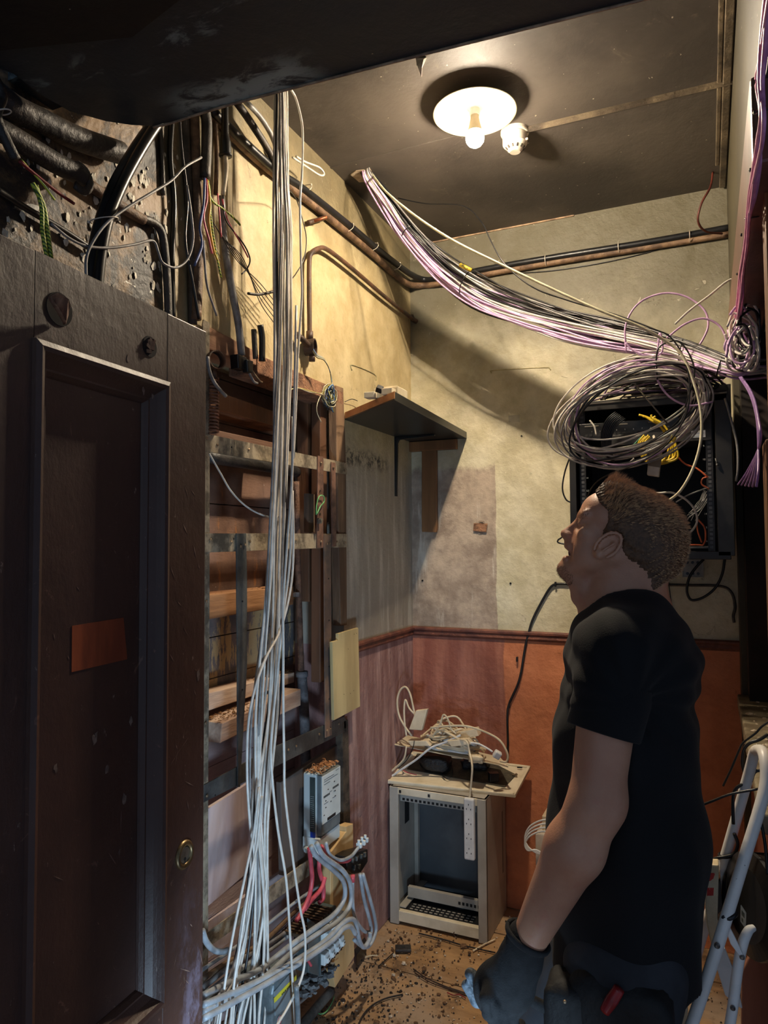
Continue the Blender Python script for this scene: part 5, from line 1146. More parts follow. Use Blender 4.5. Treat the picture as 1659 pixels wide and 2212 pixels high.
ps = thing('power_adapter', tuple(aY(1412, 1030, 2.56)), 'white power adapter brick hanging by its flex in the middle of the rack', 'power adapter')
obj('brick', extr([aY(x, y, 2.545) for x, y in ((1403, 968), (1430, 972), (1424, 1030), (1397, 1026))], (0, .028, 0)), M_white, ps, bevel=.004)
obj('flex', tube([aY(1412, 972, 2.56), aY(1415, 955, 2.57), aY(1412, 942, 2.60)], .0045, 8), M_white, ps, smooth=True)
obj('grey_band', extr([aY(x, y, 2.5444) for x, y in ((1402, 982), (1429, 985), (1426, 1010), (1399, 1006))], (0, .001, 0)), mat('adapter_band', lin(150, 136, 118), lin(130, 118, 102)), ps)
obj('yellow_tag', obox(aY(1454, 948, 2.44), .016, .012, .016, Matrix.Rotation(.5, 3, 'Y')), M_py, bevel=.002, label='yellow tape tag on the black cables of the coil', cat='cable tag')
cable('rod', [aY(1370, 828, 2.40), aY(1441, 914, 2.42)], .0026, mat('rod_grey', lin(130, 122, 104), lin(100, 94, 80), 20, .4), 'straight grey rod end sticking through the coil', 'rod')
# ================================================================= FLOOR CABINET AND WHAT LIES ON IT
M_grey = mat('cabinet_grey', lin(176, 172, 162), lin(156, 150, 140), 5, .45, bd=.0006)
M_gin = mat('cabinet_inside', lin(104, 108, 110), lin(84, 88, 92), 4, .5)
M_cream_e = mat('tray_cream', lin(226, 214, 188), lin(200, 186, 156), 8, .45, bd=.0006)
CY0, CY1, CX0, CX1 = 2.838, 3.135, -1.262, -.838
CZ = aY(1045, 1727, CY0).z
cb = thing('server_cabinet', ((CX0 + CX1) / 2, (CY0 + CY1) / 2, 0), 'grey doorless server cabinet standing on the floor in the corner', 'cabinet')
sp_ = .020
obj('side_panel', box(CX0, CX0 + .010, CY0, CY1, 0, CZ), M_grey, cb, bevel=.001)
obj('side_panel', box(CX1 - .010, CX1, CY0, CY1, 0, CZ), M_grey, cb, bevel=.001)
obj('back_panel', box(CX0 + .01, CX1 - .01, CY1 - .006, CY1, 0, CZ), M_gin, cb)
obj('top_panel', box(CX0, CX1, CY0, CY1, CZ - .008, CZ), M_grey, cb)
obj('base_panel', box(CX0 + .01, CX1 - .01, CY0 + .04, CY1, .02, .03), M_rk2, cb)
obj('front_upright', box(CX0, CX0 + .040, CY0 - .006, CY0 + .012, 0, CZ), M_grey, cb, bevel=.003)
obj('front_upright', box(CX1 - .036, CX1, CY0 - .006, CY0 + .012, 0, CZ), M_grey, cb, bevel=.003)
obj('top_front_rail', box(CX0 + .03, CX1 - .02, CY0 - .004, CY0 + .012, CZ - .030, CZ), M_cream_e, cb, bevel=.002)
obj('bottom_front_rail', box(CX0 + .03, CX1 - .03, CY0 - .002, CY0 + .022, .012, .055), M_cream_e, cb, bevel=.002)
obj('side_vent', box(CX0 + .010, CX0 + .011, CY0 + .14, CY0 + .19, .36, .50), M_rk2, cb)
obj('side_groove', box(CX1, CX1 + .0006, CY1 - .06, CY1 - .045, .18, .44), mat('groove', lin(120, 116, 108), lin(104, 100, 92)), cb)
obj('inner_post', box(CX0 + .012, CX0 + .030, CY1 - .05, CY1 - .03, .04, CZ - .02), M_grey, cb)
sr = obj('slotted_rail', box(CX0 + .042, CX1 - .045, CY0 + .016, CY0 + .019, CZ - .062, CZ - .036), M_grey, cb)
for k in range(17): obj('rail_slot', box(CX0 + .052 + k * .019, CX0 + .063 + k * .019, CY0 + .0148, CY0 + .0158, CZ - .058, CZ - .048), M_rk2, sr)
sr = obj('lower_cross_rail', join(box(CX0 + .045, CX1 - .030, CY0 + .085, CY0 + .090, .075, .118), box(CX0 + .045, CX1 - .03, CY0 + .085, CY0 + .105, .116, .119)), M_grey, cb, bevel=.001)
for k in range(8): obj('rail_slot', box(CX1 - .15 + k * .017, CX1 - .14 + k * .017, CY0 + .0838, CY0 + .0848, .088, .100), M_rk2, sr)
obj('runner', box(CX0 + .030, CX0 + .062, CY0 + .02, CY1 - .02, .060, .064), M_grey, cb)
bt = obj('slotted_floor_tray', join(box(CX0 + .05, CX1 - .03, CY0 + .022, CY0 + .085, .052, .055)), M_rk2, cb)
for r_ in range(3):
    for k in range(13): obj('tray_slot', box(CX0 + .075 + k * .022, CX0 + .088 + k * .022, CY0 + .032 + r_ * .020, CY0 + .038 + r_ * .020, .0552, .0560), M_grey, bt)
for k, x_ in enumerate((CX0 + .045, CX0 + .175, CX1 - .055)): obj('rail_stud', box(x_, x_ + .010, CY0 - .0055, CY0 - .0035, CZ - .022, CZ - .010), M_pipe, cb)
cable('cable_scrap', [(-1.0 + .05 * math.cos(t * .9) + .01 * t, 2.99 + .04 * math.sin(t * 1.1), .04 + .004 * t) for t in range(10)], .004, M_cabd, 'tangle of black cable on the cabinet floor', n=5)
obj('loose_part', box(-.97, -.88, 3.03, 3.07, .03, .055), M_pipe, bevel=.004, label='dark metal bracket lying at the back of the cabinet floor', cat='bracket')

# the upturned tray resting on the cabinet
TZ = CZ + .014
tw = [aZ(822, 1684, TZ), aZ(1113, 1716, TZ), aY(1146, 1654, 3.13)]
ln_ = (tw[1] - tw[0]).cross(tw[2] - tw[0]).normalized()
def lid(px, py, up=0.0):
    d = ray(px, py); return EYE + d * ((tw[0] - EYE).dot(ln_) / d.dot(ln_)) + Vector((0, 0, up))
tw.append(lid(892, 1622))
tray = thing('cabinet_lid', tuple((tw[0] + tw[2]) / 2), 'cream edged metal lid lying crooked on top of the server cabinet', 'metal lid')
def inset(P, d):
    c = sum(P, Vector()) / len(P); return [p + (c - p).normalized() * d for p in P]
obj('sheet', extr([p + Vector((0, 0, -.010)) for p in tw], (0, 0, .003)), M_cream_e, tray)
for i in range(4):
    a, b = tw[i], tw[(i + 1) % 4]; c = sum(tw, Vector()) / 4; nrm = (c - (a + b) / 2).normalized() * .012
    obj('lip', extr([a, b, b + nrm, a + nrm], (0, 0, -.014)), M_cream_e, tray, bevel=.0015)
foam = inset([lid(x, y, -.004) for x, y in ((874, 1660), (1095, 1700), (1120, 1672), (1060, 1640), (900, 1622))], .01)
obj('dark_residue', extr(foam, (0, 0, .0012)), mat('residue', lin(84, 78, 60), lin(52, 48, 40), 26, .7, bd=.001), tray, label='dark sticky patch where foam was glued')
M_pbk = mat('black_plastic_bag', lin(26, 26, 30), lin(14, 14, 17), 14, .25, bd=.006)
# black battery boxes and bag on the tray
def lump(c, sx, sy, sz, amp, seed, nx=16):
    """soft sided box"""
    V, Fc = ball((0, 0, 0), 1, 20, 14); out = []
    for p in V:
        q = Vector(p); q = Vector([math.copysign(abs(w) ** .45, w) for w in q]); k = 1 + amp * mnoise.noise(q * 2.2 + Vector((seed, 0, 0)))
        out.append((c[0] + q.x * sx * k, c[1] + q.y * sy * k, c[2] + q.z * sz * k))
    return out, Fc
b0 = lid(938, 1668)
obj('black_bag', lump((b0.x, b0.y + .03, b0.z + .034), .066, .045, .034, .22, 3), M_pbk, smooth=True, label='crumpled black bag squashed under the pile of white leads', cat='bag')
b1 = lid(1020, 1668)
obj('black_bag', lump((b1.x, b1.y + .05, b1.z + .022), .060, .040, .022, .2, 9), M_pbk, smooth=True, label='second flat black bag further right under the pile', cat='bag')
q = lid(1064, 1690)
obj('black_box', obox((q.x, q.y + .016, q.z + .019), .040, .034, .034, Matrix.Rotation(.55, 3, 'Z')), M_blk, bevel=.002, label='small black cube shaped box at the right of the cabinet lid', cat='box')
q = lid(1112, 1676)
obj('metal_bolt', join(tube([q + Vector((-.012, 0, .004)), q + Vector((0, 0, .005)), q + Vector((.006, .003, .010))], .0025, 8), ball(q + Vector((.006, .002, .006)), .006)), M_screw, smooth=True, label='small bolt and washer lying on the lid near the black box', cat='bolt')
q = lid(1122, 1660); obj('black_screw', tube([q + Vector((-.01, 0, .004)), q + Vector((.012, .003, .004))], .003, 8), M_blk, label='black screw on the far right corner of the lid', cat='screw')
for k in range(3): cable('thin_flex', [lid(960 + 3 * k, 1655, .01), lid(955, 1670 + 3 * k, .006), lid(965 + k, 1685, .006), lid(978, 1678, .012), lid(970 + 2 * k, 1655, .02)], .0014, M_cabd, 'thin black flex curled in front of the black bag', 'wire', 'thin black flexes by the bag', n=6, seg=6)
cable('thin_flex', [lid(x, y, .004) for x, y in ((868, 1662), (874, 1668), (884, 1672), (900, 1676))], .0018, M_red, 'red tipped thin wire beside the black bag', 'wire')
# second thin cream sheet propped on the bags
pl = [aY(852, 1608, 2.93), aY(1098, 1656, 2.93), aY(1080, 1635, 3.05), aY(880, 1588, 3.05)]
obj('propped_sheet', extr([Vector((p.x, p.y, p.z)) for p in pl], (0, 0, -.003)), M_cream_e, label='thin cream metal sheet propped under the pile of white leads', cat='metal sheet')
# extension leads
M_ext = mat('lead_cream', lin(226, 210, 180), lin(204, 186, 154), 12, .42)
M_extw = mat('lead_white', lin(226, 226, 224), lin(204, 204, 204), 12, .42)
rg = random.Random(12)
sheetz = lambda x: pl[0].z + (pl[1].z - pl[0].z) * max(0, min(1, (x - pl[0].x) / (pl[1].x - pl[0].x)))
cxx, cyy = (pl[0].x + pl[1].x) / 2 - .01, 2.985
for k in range(36):
    ex, ey = rg.uniform(.05, .125), rg.uniform(.022, .055); ph = rg.uniform(0, 6.28); dx = rg.uniform(-.03, .03); pts = []
    zz_ = .006 + .0025 * k
    for j in range(9):
        t = ph + j * .78; x_ = cxx + dx + ex * math.cos(t)
        pts.append((x_, cyy + ey * math.sin(t) + rg.uniform(-.004, .004), sheetz(x_) + zz_ * (1 - .55 * abs(x_ - cxx) / .13) * rg.uniform(.6, 1.25) * (1.5 if k % 3 == 0 else 1) + .003))
    m, nmk = (M_ext, 'cream') if k % 4 else (M_extw, 'bright white')
    cable('extension_flex', pts, .0046, m, nmk + ' mains flex of the untidy pile on the corner cabinet', 'cable', nmk + ' flexes of the pile', n=6, seg=8)
for lab, pp, r, m in (
    ('cream flex standing up in a tall loop at the left of the pile', [(890, 1590), (875, 1570), (862, 1545), (858, 1515), (864, 1492), (876, 1484), (886, 1500), (894, 1535), (898, 1560)], .0046, M_ext),
    ('cream flex making a narrow inner loop beside the tall one', [(878, 1590), (874, 1560), (873, 1530), (876, 1512), (884, 1530), (898, 1545)], .0042, M_ext),
    ('cream flex sweeping right over the pile and round to the lid edge', [(930, 1572), (970, 1568), (1010, 1569), (1050, 1582), (1080, 1600), (1096, 1628), (1094, 1645), (1080, 1644)], .0046, M_ext),
    ('bright white flex crossing diagonally down to the left lid corner', [(995, 1588), (960, 1604), (930, 1616), (900, 1640), (870, 1660), (850, 1674), (840, 1678)], .0046, M_extw),
    ('cream flex hanging down the cabinet front to the socket strip', [(960, 1580), (990, 1596), (1008, 1602), (1014, 1625), (1020, 1655), (1018, 1690), (1014, 1725)], .0044, M_ext),
    ('grey cream flex slipping off the left lid corner', [(878, 1612), (872, 1640), (850, 1662), (832, 1676)], .0040, M_ext),
    ('cream flex humped over the middle of the pile', [(935, 1590), (950, 1565), (958, 1544), (968, 1555), (975, 1575), (985, 1585)], .0040, M_ext)):
    Y_ = 2.93
    cable('extension_flex', [aY(x, y, 2.90 if y < 1600 else (2.86 if y < 1640 else 2.826)) for x, y in pp] if 'hanging' in lab else [aY(x, y, 2.905) for x, y in pp], r, m, lab, n=8)
a, b = aY(912, 1533, 2.90), aY(894, 1580, 2.88)
ad = thing('inline_adapter', tuple(b), 'cream flat adapter block leaning up at the left of the pile of leads', 'adapter')
obj('block', extr([aY(x, y, 2.885) for x, y in ((898, 1535), (923, 1532), (911, 1578), (883, 1576))], (0, .022, 0)), M_ext, ad, bevel=.0025)
st = thing('socket_strip', tuple(aY(1015, 1858, 2.815)), 'white four gang socket strip hanging down the front of the cabinet by its flex', 'extension socket')
S0, S1 = aY(1013, 1724, 2.815), aY(1016, 1858, 2.815)
obj('strip', box(S0.x - .022, S0.x + .022, 2.808, 2.832, S1.z, S0.z), M_extw, st, bevel=.007)
for k in range(4):
    zc_ = S0.z - .034 - k * .058
    for dx, dz in ((0, .010), (-.009, -.008), (.009, -.008)): obj('socket_hole', box(S0.x + dx - .0014, S0.x + dx + .0014, 2.8072, 2.8085, zc_ + dz - .003, zc_ + dz + .003), M_ink, st)
for i, (pp, z_) in enumerate((([(985, 1582), (1028, 1574), (1034, 1590), (990, 1598)], 2.93), ([(880, 1600), (920, 1600), (930, 1612), (888, 1612)], 2.90), ([(965, 1600), (1010, 1596), (1020, 1608), (975, 1614)], 2.89))):
    obj('socket_strip', extr([aY(x, y, z_) for x, y in pp], (0, .045, 0)), M_ext, bevel=.003, label=('cream socket strip lying near the top of the pile of leads', 'cream plastic plug top buried at the left of the pile', 'cream socket strip buried in the middle of the pile')[i], cat='extension socket')
pg = thing('plug', tuple(aY(1074, 1632, 2.88)), 'white three pin plug lying at the right end of the pile of leads', 'plug')
obj('plug_body', obox(aY(1074, 1630, 2.87), .030, .026, .030, Matrix.Rotation(.6, 3, 'Y') @ Matrix.Rotation(.4, 3, 'Z')), M_extw, pg, bevel=.005)
obj('plug_flex', tube([aY(1064, 1624, 2.875), aY(1050, 1615, 2.88), aY(1030, 1606, 2.89), aY(1000, 1604, 2.90)], .0042, 8), M_extw, pg, smooth=True)
obj('pleated_cover', lump(tuple(aY(1030, 1638, 2.90)), .030, .022, .016, .4, 15), M_ext, smooth=True, label='crumpled cream plastic cover at the right of the pile beside the plug', cat='plastic cover')
cable('loose_flex', [aY(x, y, 2.90) for x, y in ((895, 1600), (892, 1615), (880, 1640), (860, 1660))], .002, M_cabd, 'thin dark flex behind the black bag at the left', 'wire')

# white box behind the man, with white flexes looped over it
wb = thing('white_box', tuple(aY(1185, 1900, 2.95)), 'white electrical box low on the back wall, half hidden behind the man', 'electrical box')
w0, w1 = aY(1156, 1800, 2.98), aY(1156, 1905, 2.98)
obj('case', box(w0.x, w0.x + .20, 2.98, YB - .002, w1.z, w0.z), M_white, wb, bevel=.004)
obj('upper_case', box(w0.x + .02, w0.x + .18, 3.02, YB - .002, w0.z, w0.z + .06), M_ext, wb, bevel=.003)
for k in range(4):
    cable('white_flex', [aY(x, y, 2.93) for x, y in ((1200, 1770 + 10 * k), (1170, 1772 + 8 * k), (1145, 1785 + 7 * k), (1134, 1808 + 5 * k), (1140, 1828 + 3 * k), (1158, 1842 - 2 * k), (1175, 1846))], .0036, M_extw, 'white flex looping out of the electrical box on the back wall', 'cable', 'white flexes on the electrical box', n=7)
cable('white_flex', [aY(x, y, 2.9) for x, y in ((1190, 1850), (1172, 1870), (1160, 1895), (1152, 1930))], .0026, M_cab, 'thin pale flex trailing down from the electrical box behind the arm')

# ================================================================= WHAT LIES ON THE FLOOR
rf = random.Random(3)
M_c1 = mat('chip_white', lin(214, 200, 180), lin(170, 152, 130), 90, .9)
M_c2 = mat('chip_dark', lin(52, 42, 36), lin(28, 24, 22), 90, .9)
M_c3 = mat('chip_brown', lin(120, 88, 60), lin(80, 58, 40), 90, .9)
def floor_pt(x0=-1.22, x1=.05, y0=1.2, y1=3.1, bias=None):
    def f():
        while True:
            x, y = rf.uniform(x0, x1), rf.uniform(y0, y1)
            if CX0 < x < CX1 and CY0 < y < CY1: continue
            w = .35 + .65 * max(0, 1 - (x + 1.22) / .6) + .5 * (mnoise.noise(Vector((x * 5, y * 5, 3))) > .05)
            if rf.random() < w: return (x, y, 0)
    return f
obj('floor_debris', chips(950, floor_pt(), .0015, .0055, .5, rf), M_c1, label='pale flakes of plaster and paint scattered over the floorboards', cat='debris', kind='stuff')
obj('floor_debris', chips(1600, floor_pt(), .0012, .0042, .5, rf), M_c2, label='black soot crumbs scattered over the floorboards', cat='debris', kind='stuff')
obj('floor_debris', chips(500, floor_pt(-1.25, -.85), .003, .009, .5, rf), M_c3, label='brown splinters heaped along the foot of the recess', cat='debris', kind='stuff')
obj('floor_debris', chips(420, floor_pt(-1.27, -1.0, 1.5, 2.6), .002, .006, .6, rf), M_c2, label='charred lumps heaped below the fuse board', cat='debris', kind='stuff')
for lab, pp, r, m in (
    ('dark wire lying across the boards in front of the cabinet', [(905, 2016), (960, 2030), (1000, 2042), (1070, 2058)], .0030, M_c2),
    ('brown wire snaking on the floor towards the gloved hand, upper', [(893, 2093), (920, 2112), (960, 2130), (990, 2140), (1020, 2150)], .0024, mat('floor_wire', lin(70, 48, 38), lin(44, 32, 28), 30, .6)),
    ('brown wire snaking on the floor towards the gloved hand, lower', [(896, 2102), (930, 2122), (970, 2136), (1010, 2148)], .0020, mat('floor_wire', (0, 0, 0))),
    ('dark red wire end on the floor near the gloved hand', [(966, 2144), (980, 2150), (992, 2148), (1006, 2156)], .0018, mat('wire_darkred', (0, 0, 0))),
    ('pale stick lying beside the cabinet front corner', [(1022, 2054), (1046, 2040), (1070, 2029)], .0030, M_ext),
    ('long thin dark flex curving at the bottom of the picture', [(870, 2148), (830, 2158), (800, 2175), (780, 2200), (770, 2230)], .0028, M_c2),
    ('short cream wire on the floor by the pine board', [(788, 2068), (802, 2064), (816, 2064)], .0022, M_ext),
    ('thin black rod leaning on the small black tile', [(817, 2088), (835, 2072), (850, 2058)], .0022, M_c2),
    ('green wire curling out of the rubble under the switch box', [(680, 2178), (690, 2190), (704, 2186), (716, 2168), (722, 2152)], .0020, M_grn)):
    cable('floor_wire', [aZ(x, y, .006) for x, y in pp], r, m, lab, 'wire')
q = aZ(871, 2052, .004)
ft = thing('black_tile', tuple(q), 'small dark plastic cover plate lying on the floor in front of the cabinet', 'cover plate')
obj('plate', obox(q + Vector((0, 0, .006)), .062, .040, .010, Matrix.Rotation(.45, 3, 'Z')), M_pipe, ft, bevel=.002)
obj('slot', obox(q + Vector((0, 0, .0115)), .016, .006, .001, Matrix.Rotation(.45, 3, 'Z')), M_ink, ft)
q = aZ(983, 2020, 0); obj('tube_cap', lathe(q + Vector((0, 0, .012)), [(.010, -.012), (.011, -.012), (.012, .012), (.0095, .012), (.009, -.008)], 18, (.7, -.7, .1), cap=False), M_hook, label='short brass tube ring on the floor against the cabinet base', cat='ring', smooth=False)
for i, (x, y, s_) in enumerate(((852, 2066, .010), (1086, 1965, .008), (850, 2108, .008), (872, 2082, .008), (818, 1992, .006))):
    q = aZ(x, y, 0); obj('plaster_lump', chips(1, lambda: q, s_, s_ * 1.01, .9, rf), M_c1, label=('white plaster lump beside the small dark cover plate', 'white plaster lump by the back right foot of the cabinet', 'white plaster lump out on the bare board', 'flat white plaster chip just below the cover plate', 'tiny white plaster chip by the left foot of the cabinet')[i], cat='plaster lump')
q = aZ(788, 2035, 0); obj('plastic_block', obox(q + Vector((0, 0, .012)), .05, .03, .022, Matrix.Rotation(.5, 3, 'Z')), M_hv, bevel=.003, label='black plastic block on the floor by the pine board', cat='block')
obj('black_trunking', extr([aZ(x, y, .02) for x, y in ((764, 2078), (788, 2048), (792, 2056), (770, 2090))], (0, 0, .045)), M_hv, bevel=.003, label='piece of black trunking on the floor behind the pine board foot', cat='trunking')
cable('fallen_pipe', [aZ(x, y, .03) for x, y in ((640, 2230), (690, 2170), (716, 2140))], .016, mat('ash_pipe', lin(120, 116, 108), lin(70, 68, 64), 14, .8, bd=.003), 'ash covered pipe lying along the foot of the wall', 'pipe')
# ================================================================= THE MAN
# his own frame: a to the right across the picture, z up, w away from the camera; origin under his chest
wd = Vector((-.094, .9956, 0)).normalized(); av = Vector((wd.y, -wd.x, 0))
MO = EYE + ray(1360, 1175) * 1.40; MO.z = 0
MO = Vector((MO.x, MO.y, 0))
def Lp(px, py, w=0.0):
    d = ray(px, py); t = ((MO + wd * w) - EYE).dot(wd) / d.dot(wd); p = EYE + d * t
    return np.array([(p - MO).dot(av), p.z, (p - MO).dot(wd)])
def l2w(V): return [tuple(MO + av * float(v[0]) + Vector((0, 0, float(v[1]))) + wd * float(v[2])) for v in V]
class Field:
    def __init__(s, xs, ys, zs):
        s.x, s.y, s.z = xs.astype(np.float32), ys.astype(np.float32), zs.astype(np.float32)
        s.f = np.full((len(xs), len(ys), len(zs)), 1.0, np.float32)
    def sub(s, lo, hi):
        r = []
        for ax, l, h in zip((s.x, s.y, s.z), lo, hi):
            a = max(int(np.searchsorted(ax, l)) - 1, 0); b = min(int(np.searchsorted(ax, h)) + 1, len(ax)); r.append(slice(a, b))
        g = np.meshgrid(s.x[r[0]], s.y[r[1]], s.z[r[2]], indexing='ij', sparse=True)
        return tuple(r), g
    def comb(s, r, d, k, op='u'):
        f = s.f[r]
        if op == 'u':
            h = np.clip(.5 + .5 * (f - d) / k, 0, 1); s.f[r] = f * (1 - h) + d * h - k * h * (1 - h)
        elif op == 's':
            h = np.clip(.5 - .5 * (f + d) / k, 0, 1); s.f[r] = f * (1 - h) - d * h + k * h * (1 - h)
    def cone(s, a, b, r1, r2, k=.02, sw=1.0, op='u'):
        a, b = np.array(a, float), np.array(b, float); R = max(r1, r2) * max(1, sw) + k * 1.5 + .01
        r, g = s.sub(np.minimum(a, b) - R, np.maximum(a, b) + R)
        if any(q.stop <= q.start for q in r): return s
        S = np.array([1, 1, 1 / sw]); ba = (b - a) * S; L2 = float(ba @ ba) + 1e-9
        p = [(g[i] - a[i]) * S[i] for i in range(3)]
        t = np.clip((p[0] * ba[0] + p[1] * ba[1] + p[2] * ba[2]) / L2, 0, 1)
        d = np.sqrt(sum((p[i] - t * ba[i]) ** 2 for i in range(3))) - (r1 + (r2 - r1) * t)
        s.comb(r, d.astype(np.float32), k, op); return s
    def ell(s, c, rad, ang=0.0, k=.015, op='u', rw=0.0):
        """ellipsoid, turned by ang in the a-z plane and rw in the a-w plane"""
        c = np.array(c, float); rad = np.array(rad, float); R = rad.max() + k * 1.5 + .01
        r, g = s.sub(c - R, c + R)
        if any(q.stop <= q.start for q in r): return s
        x, y, z = g[0] - c[0], g[1] - c[1], g[2] - c[2]
        ca, sa_ = math.cos(ang), math.sin(ang); x, y = x * ca + y * sa_, -x * sa_ + y * ca
        cb_, sb_ = math.cos(rw), math.sin(rw); x, z = x * cb_ + z * sb_, -x * sb_ + z * cb_
        k0 = np.sqrt((x / rad[0]) ** 2 + (y / rad[1]) ** 2 + (z / rad[2]) ** 2); k1 = np.sqrt((x / rad[0] ** 2) ** 2 + (y / rad[1] ** 2) ** 2 + (z / rad[2] ** 2) ** 2) + 1e-6
        d = k0 * (k0 - 1) / k1
        s.comb(r, d.astype(np.float32), k, op); return s
    def mesh(s):
        f = s.f; ins = f < 0; c = np.zeros(tuple(n - 1 for n in f.shape), np.uint8)
        for dx in (0, 1):
            for dy in (0, 1):
                for dz in (0, 1): c += ins[dx:f.shape[0] - 1 + dx, dy:f.shape[1] - 1 + dy, dz:f.shape[2] - 1 + dz]
        act = np.argwhere((c > 0) & (c < 8)); idx = np.full(c.shape, -1, np.int32); idx[tuple(act.T)] = np.arange(len(act))
        cor = [(i, j, k) for i in (0, 1) for j in (0, 1) for k in (0, 1)]
        ax = (s.x, s.y, s.z); P = np.zeros((len(act), 3)); n = np.zeros(len(act))
        for i, a in enumerate(cor):
            for b in cor[i + 1:]:
                if sum(abs(p - q) for p, q in zip(a, b)) != 1: continue
                A = act + a; B = act + b; fa = f[tuple(A.T)]; fb_ = f[tuple(B.T)]; m = (fa < 0) != (fb_ < 0)
                t = np.where(m, fa / np.where(m, fa - fb_, 1), 0)
                pa = np.stack([ax[q][A[:, q]] for q in range(3)], 1); pb_ = np.stack([ax[q][B[:, q]] for q in range(3)], 1)
                P += np.where(m[:, None], pa + (pb_ - pa) * t[:, None], 0); n += m
        P /= n[:, None]; F_ = []
        for d in range(3):
            o = [q for q in range(3) if q != d]
            sl0 = [slice(None)] * 3; sl1 = [slice(None)] * 3; sl0[d] = slice(0, -1); sl1[d] = slice(1, None)
            e = np.argwhere(ins[tuple(sl0)] != ins[tuple(sl1)])
            e = e[(e[:, o[0]] > 0) & (e[:, o[1]] > 0) & (e[:, o[0]] < f.shape[o[0]] - 1) & (e[:, o[1]] < f.shape[o[1]] - 1)]
            u = np.zeros(3, int); v = np.zeros(3, int); u[o[0]] = 1; v[o[1]] = 1
            q = [idx[tuple((e - w).T)] for w in (u * 0, u, u + v, v)]
            flip = ins[tuple(e.T)] ^ (d == 1)
            Q = np.stack(q, 1); Q[flip] = Q[flip][:, ::-1]; F_.append(Q)
        F_ = np.concatenate(F_); F_ = F_[(F_ >= 0).all(1)]
        return P, F_
def smooth_mesh(P, F_, it=2, lam=.5):
    e = np.concatenate([F_[:, [i, (i + 1) % 4]] for i in range(4)]); n = len(P)
    for _ in range(it):
        acc = np.zeros_like(P); cnt = np.zeros(n)
        for q in range(3): acc[:, q] = np.bincount(e[:, 0], P[e[:, 1], q], n) + np.bincount(e[:, 1], P[e[:, 0], q], n)
        cnt = np.bincount(e[:, 0], None, n) + np.bincount(e[:, 1], None, n)
        P = P + lam * (acc / np.maximum(cnt, 1)[:, None] - P)
    return P
def fobj(name, fld, m, parent, it=2, post=None):
    P, F_ = fld.mesh(); P = smooth_mesh(P, F_, it)
    if post: P = post(P)
    return obj(name, (l2w(P), F_.tolist()), m, parent, smooth=True)
def grid(lo, hi, h): return [np.arange(l, u, h) for l, u in zip(lo, hi)]

U = .000906                                   # metres per picture pixel at his head
person = thing('person', tuple(MO), 'man in a black t-shirt and black gloves looking up open-mouthed at the cables', 'person')
# joints
SHL, SHR = Lp(1328, 1402, -.165), Lp(1345, 1400, .17)
ELB = Lp(1286, 1742, -.215); WRI = Lp(1140, 2035, -.20)
ELR = Lp(1345, 1690, .23); WRR = Lp(1250, 1930, .24)
HPL, HPR = Lp(1345, 2070, -.095), Lp(1340, 2070, .095)
HPL[1] = HPR[1] = .84
KNL = np.array([HPL[0] + .005, .46, -.12]); ANL = np.array([HPL[0] + .05, .09, -.13])
KNR = np.array([HPR[0] - .20, .47, .11]); ANR = np.array([HPR[0] - .16, .09, .13])
NKB = Lp(1335, 1345, 0); CH = Lp(1352, 1450, 0); WA = Lp(1352, 1760, 0); PEL = Lp(1352, 2010, 0)

fx, fz, fy_ = np.arange(-.34, .16, .0034), np.concatenate([np.arange(-.01, 1.43, .0060), np.arange(1.43, 1.78, .0030)]), np.arange(-.33, .33, .0036)
B = Field(fx, fz, fy_)
# trunk and limbs
B.cone(CH, WA, .088, .086, .03, 1.55).cone(WA, PEL, .086, .094, .03, 1.5)
B.cone(SHL + [0.0, -.01, .05], SHR + [0, -.01, -.05], .060, .060, .04)
B.cone(NKB + [.01, .0, 0], CH, .060, .085, .03, 1.2)
for s_, e_, w_ in ((SHL, ELB, WRI), (SHR, ELR, WRR)):
    B.cone(s_, s_ + (e_ - s_) * .3, .052, .053, .025).cone(s_ + (e_ - s_) * .3, e_, .050, .043, .02)
    fm = e_ + (w_ - e_) * .30
    B.cone(e_, fm, .043, .048, .02).cone(fm, w_, .048, .029, .02)
B.ell(ELB + [.022, .02, 0], (.026, .034, .03), .3, .02)          # point of the elbow
for h_, k_, a_j in ((HPL, KNL, ANL), (HPR, KNR, ANR)):
    B.cone(h_, k_, .084, .055, .03).cone(k_, k_ + (a_j - k_) * .35, .054, .056, .02).cone(k_ + (a_j - k_) * .35, a_j, .056, .036, .02)
    B.cone(a_j + [0, -.04, 0], a_j + [-.15, -.055, 0], .038, .026, .02)
# hand inside the glove
# neck
n0_, n1_ = Lp(1342, 1235), Lp(1322, 1350)
B.cone(n0_, n1_, .060, .064, .018, .92)
B.cone(Lp(1372, 1225), Lp(1390, 1340), .045, .060, .025, 1.0)
B.ell(Lp(1247, 1289), (.012, .015, .014), 0, .012)
B.cone(Lp(1262, 1262), Lp(1300, 1330), .022, .040, .018)
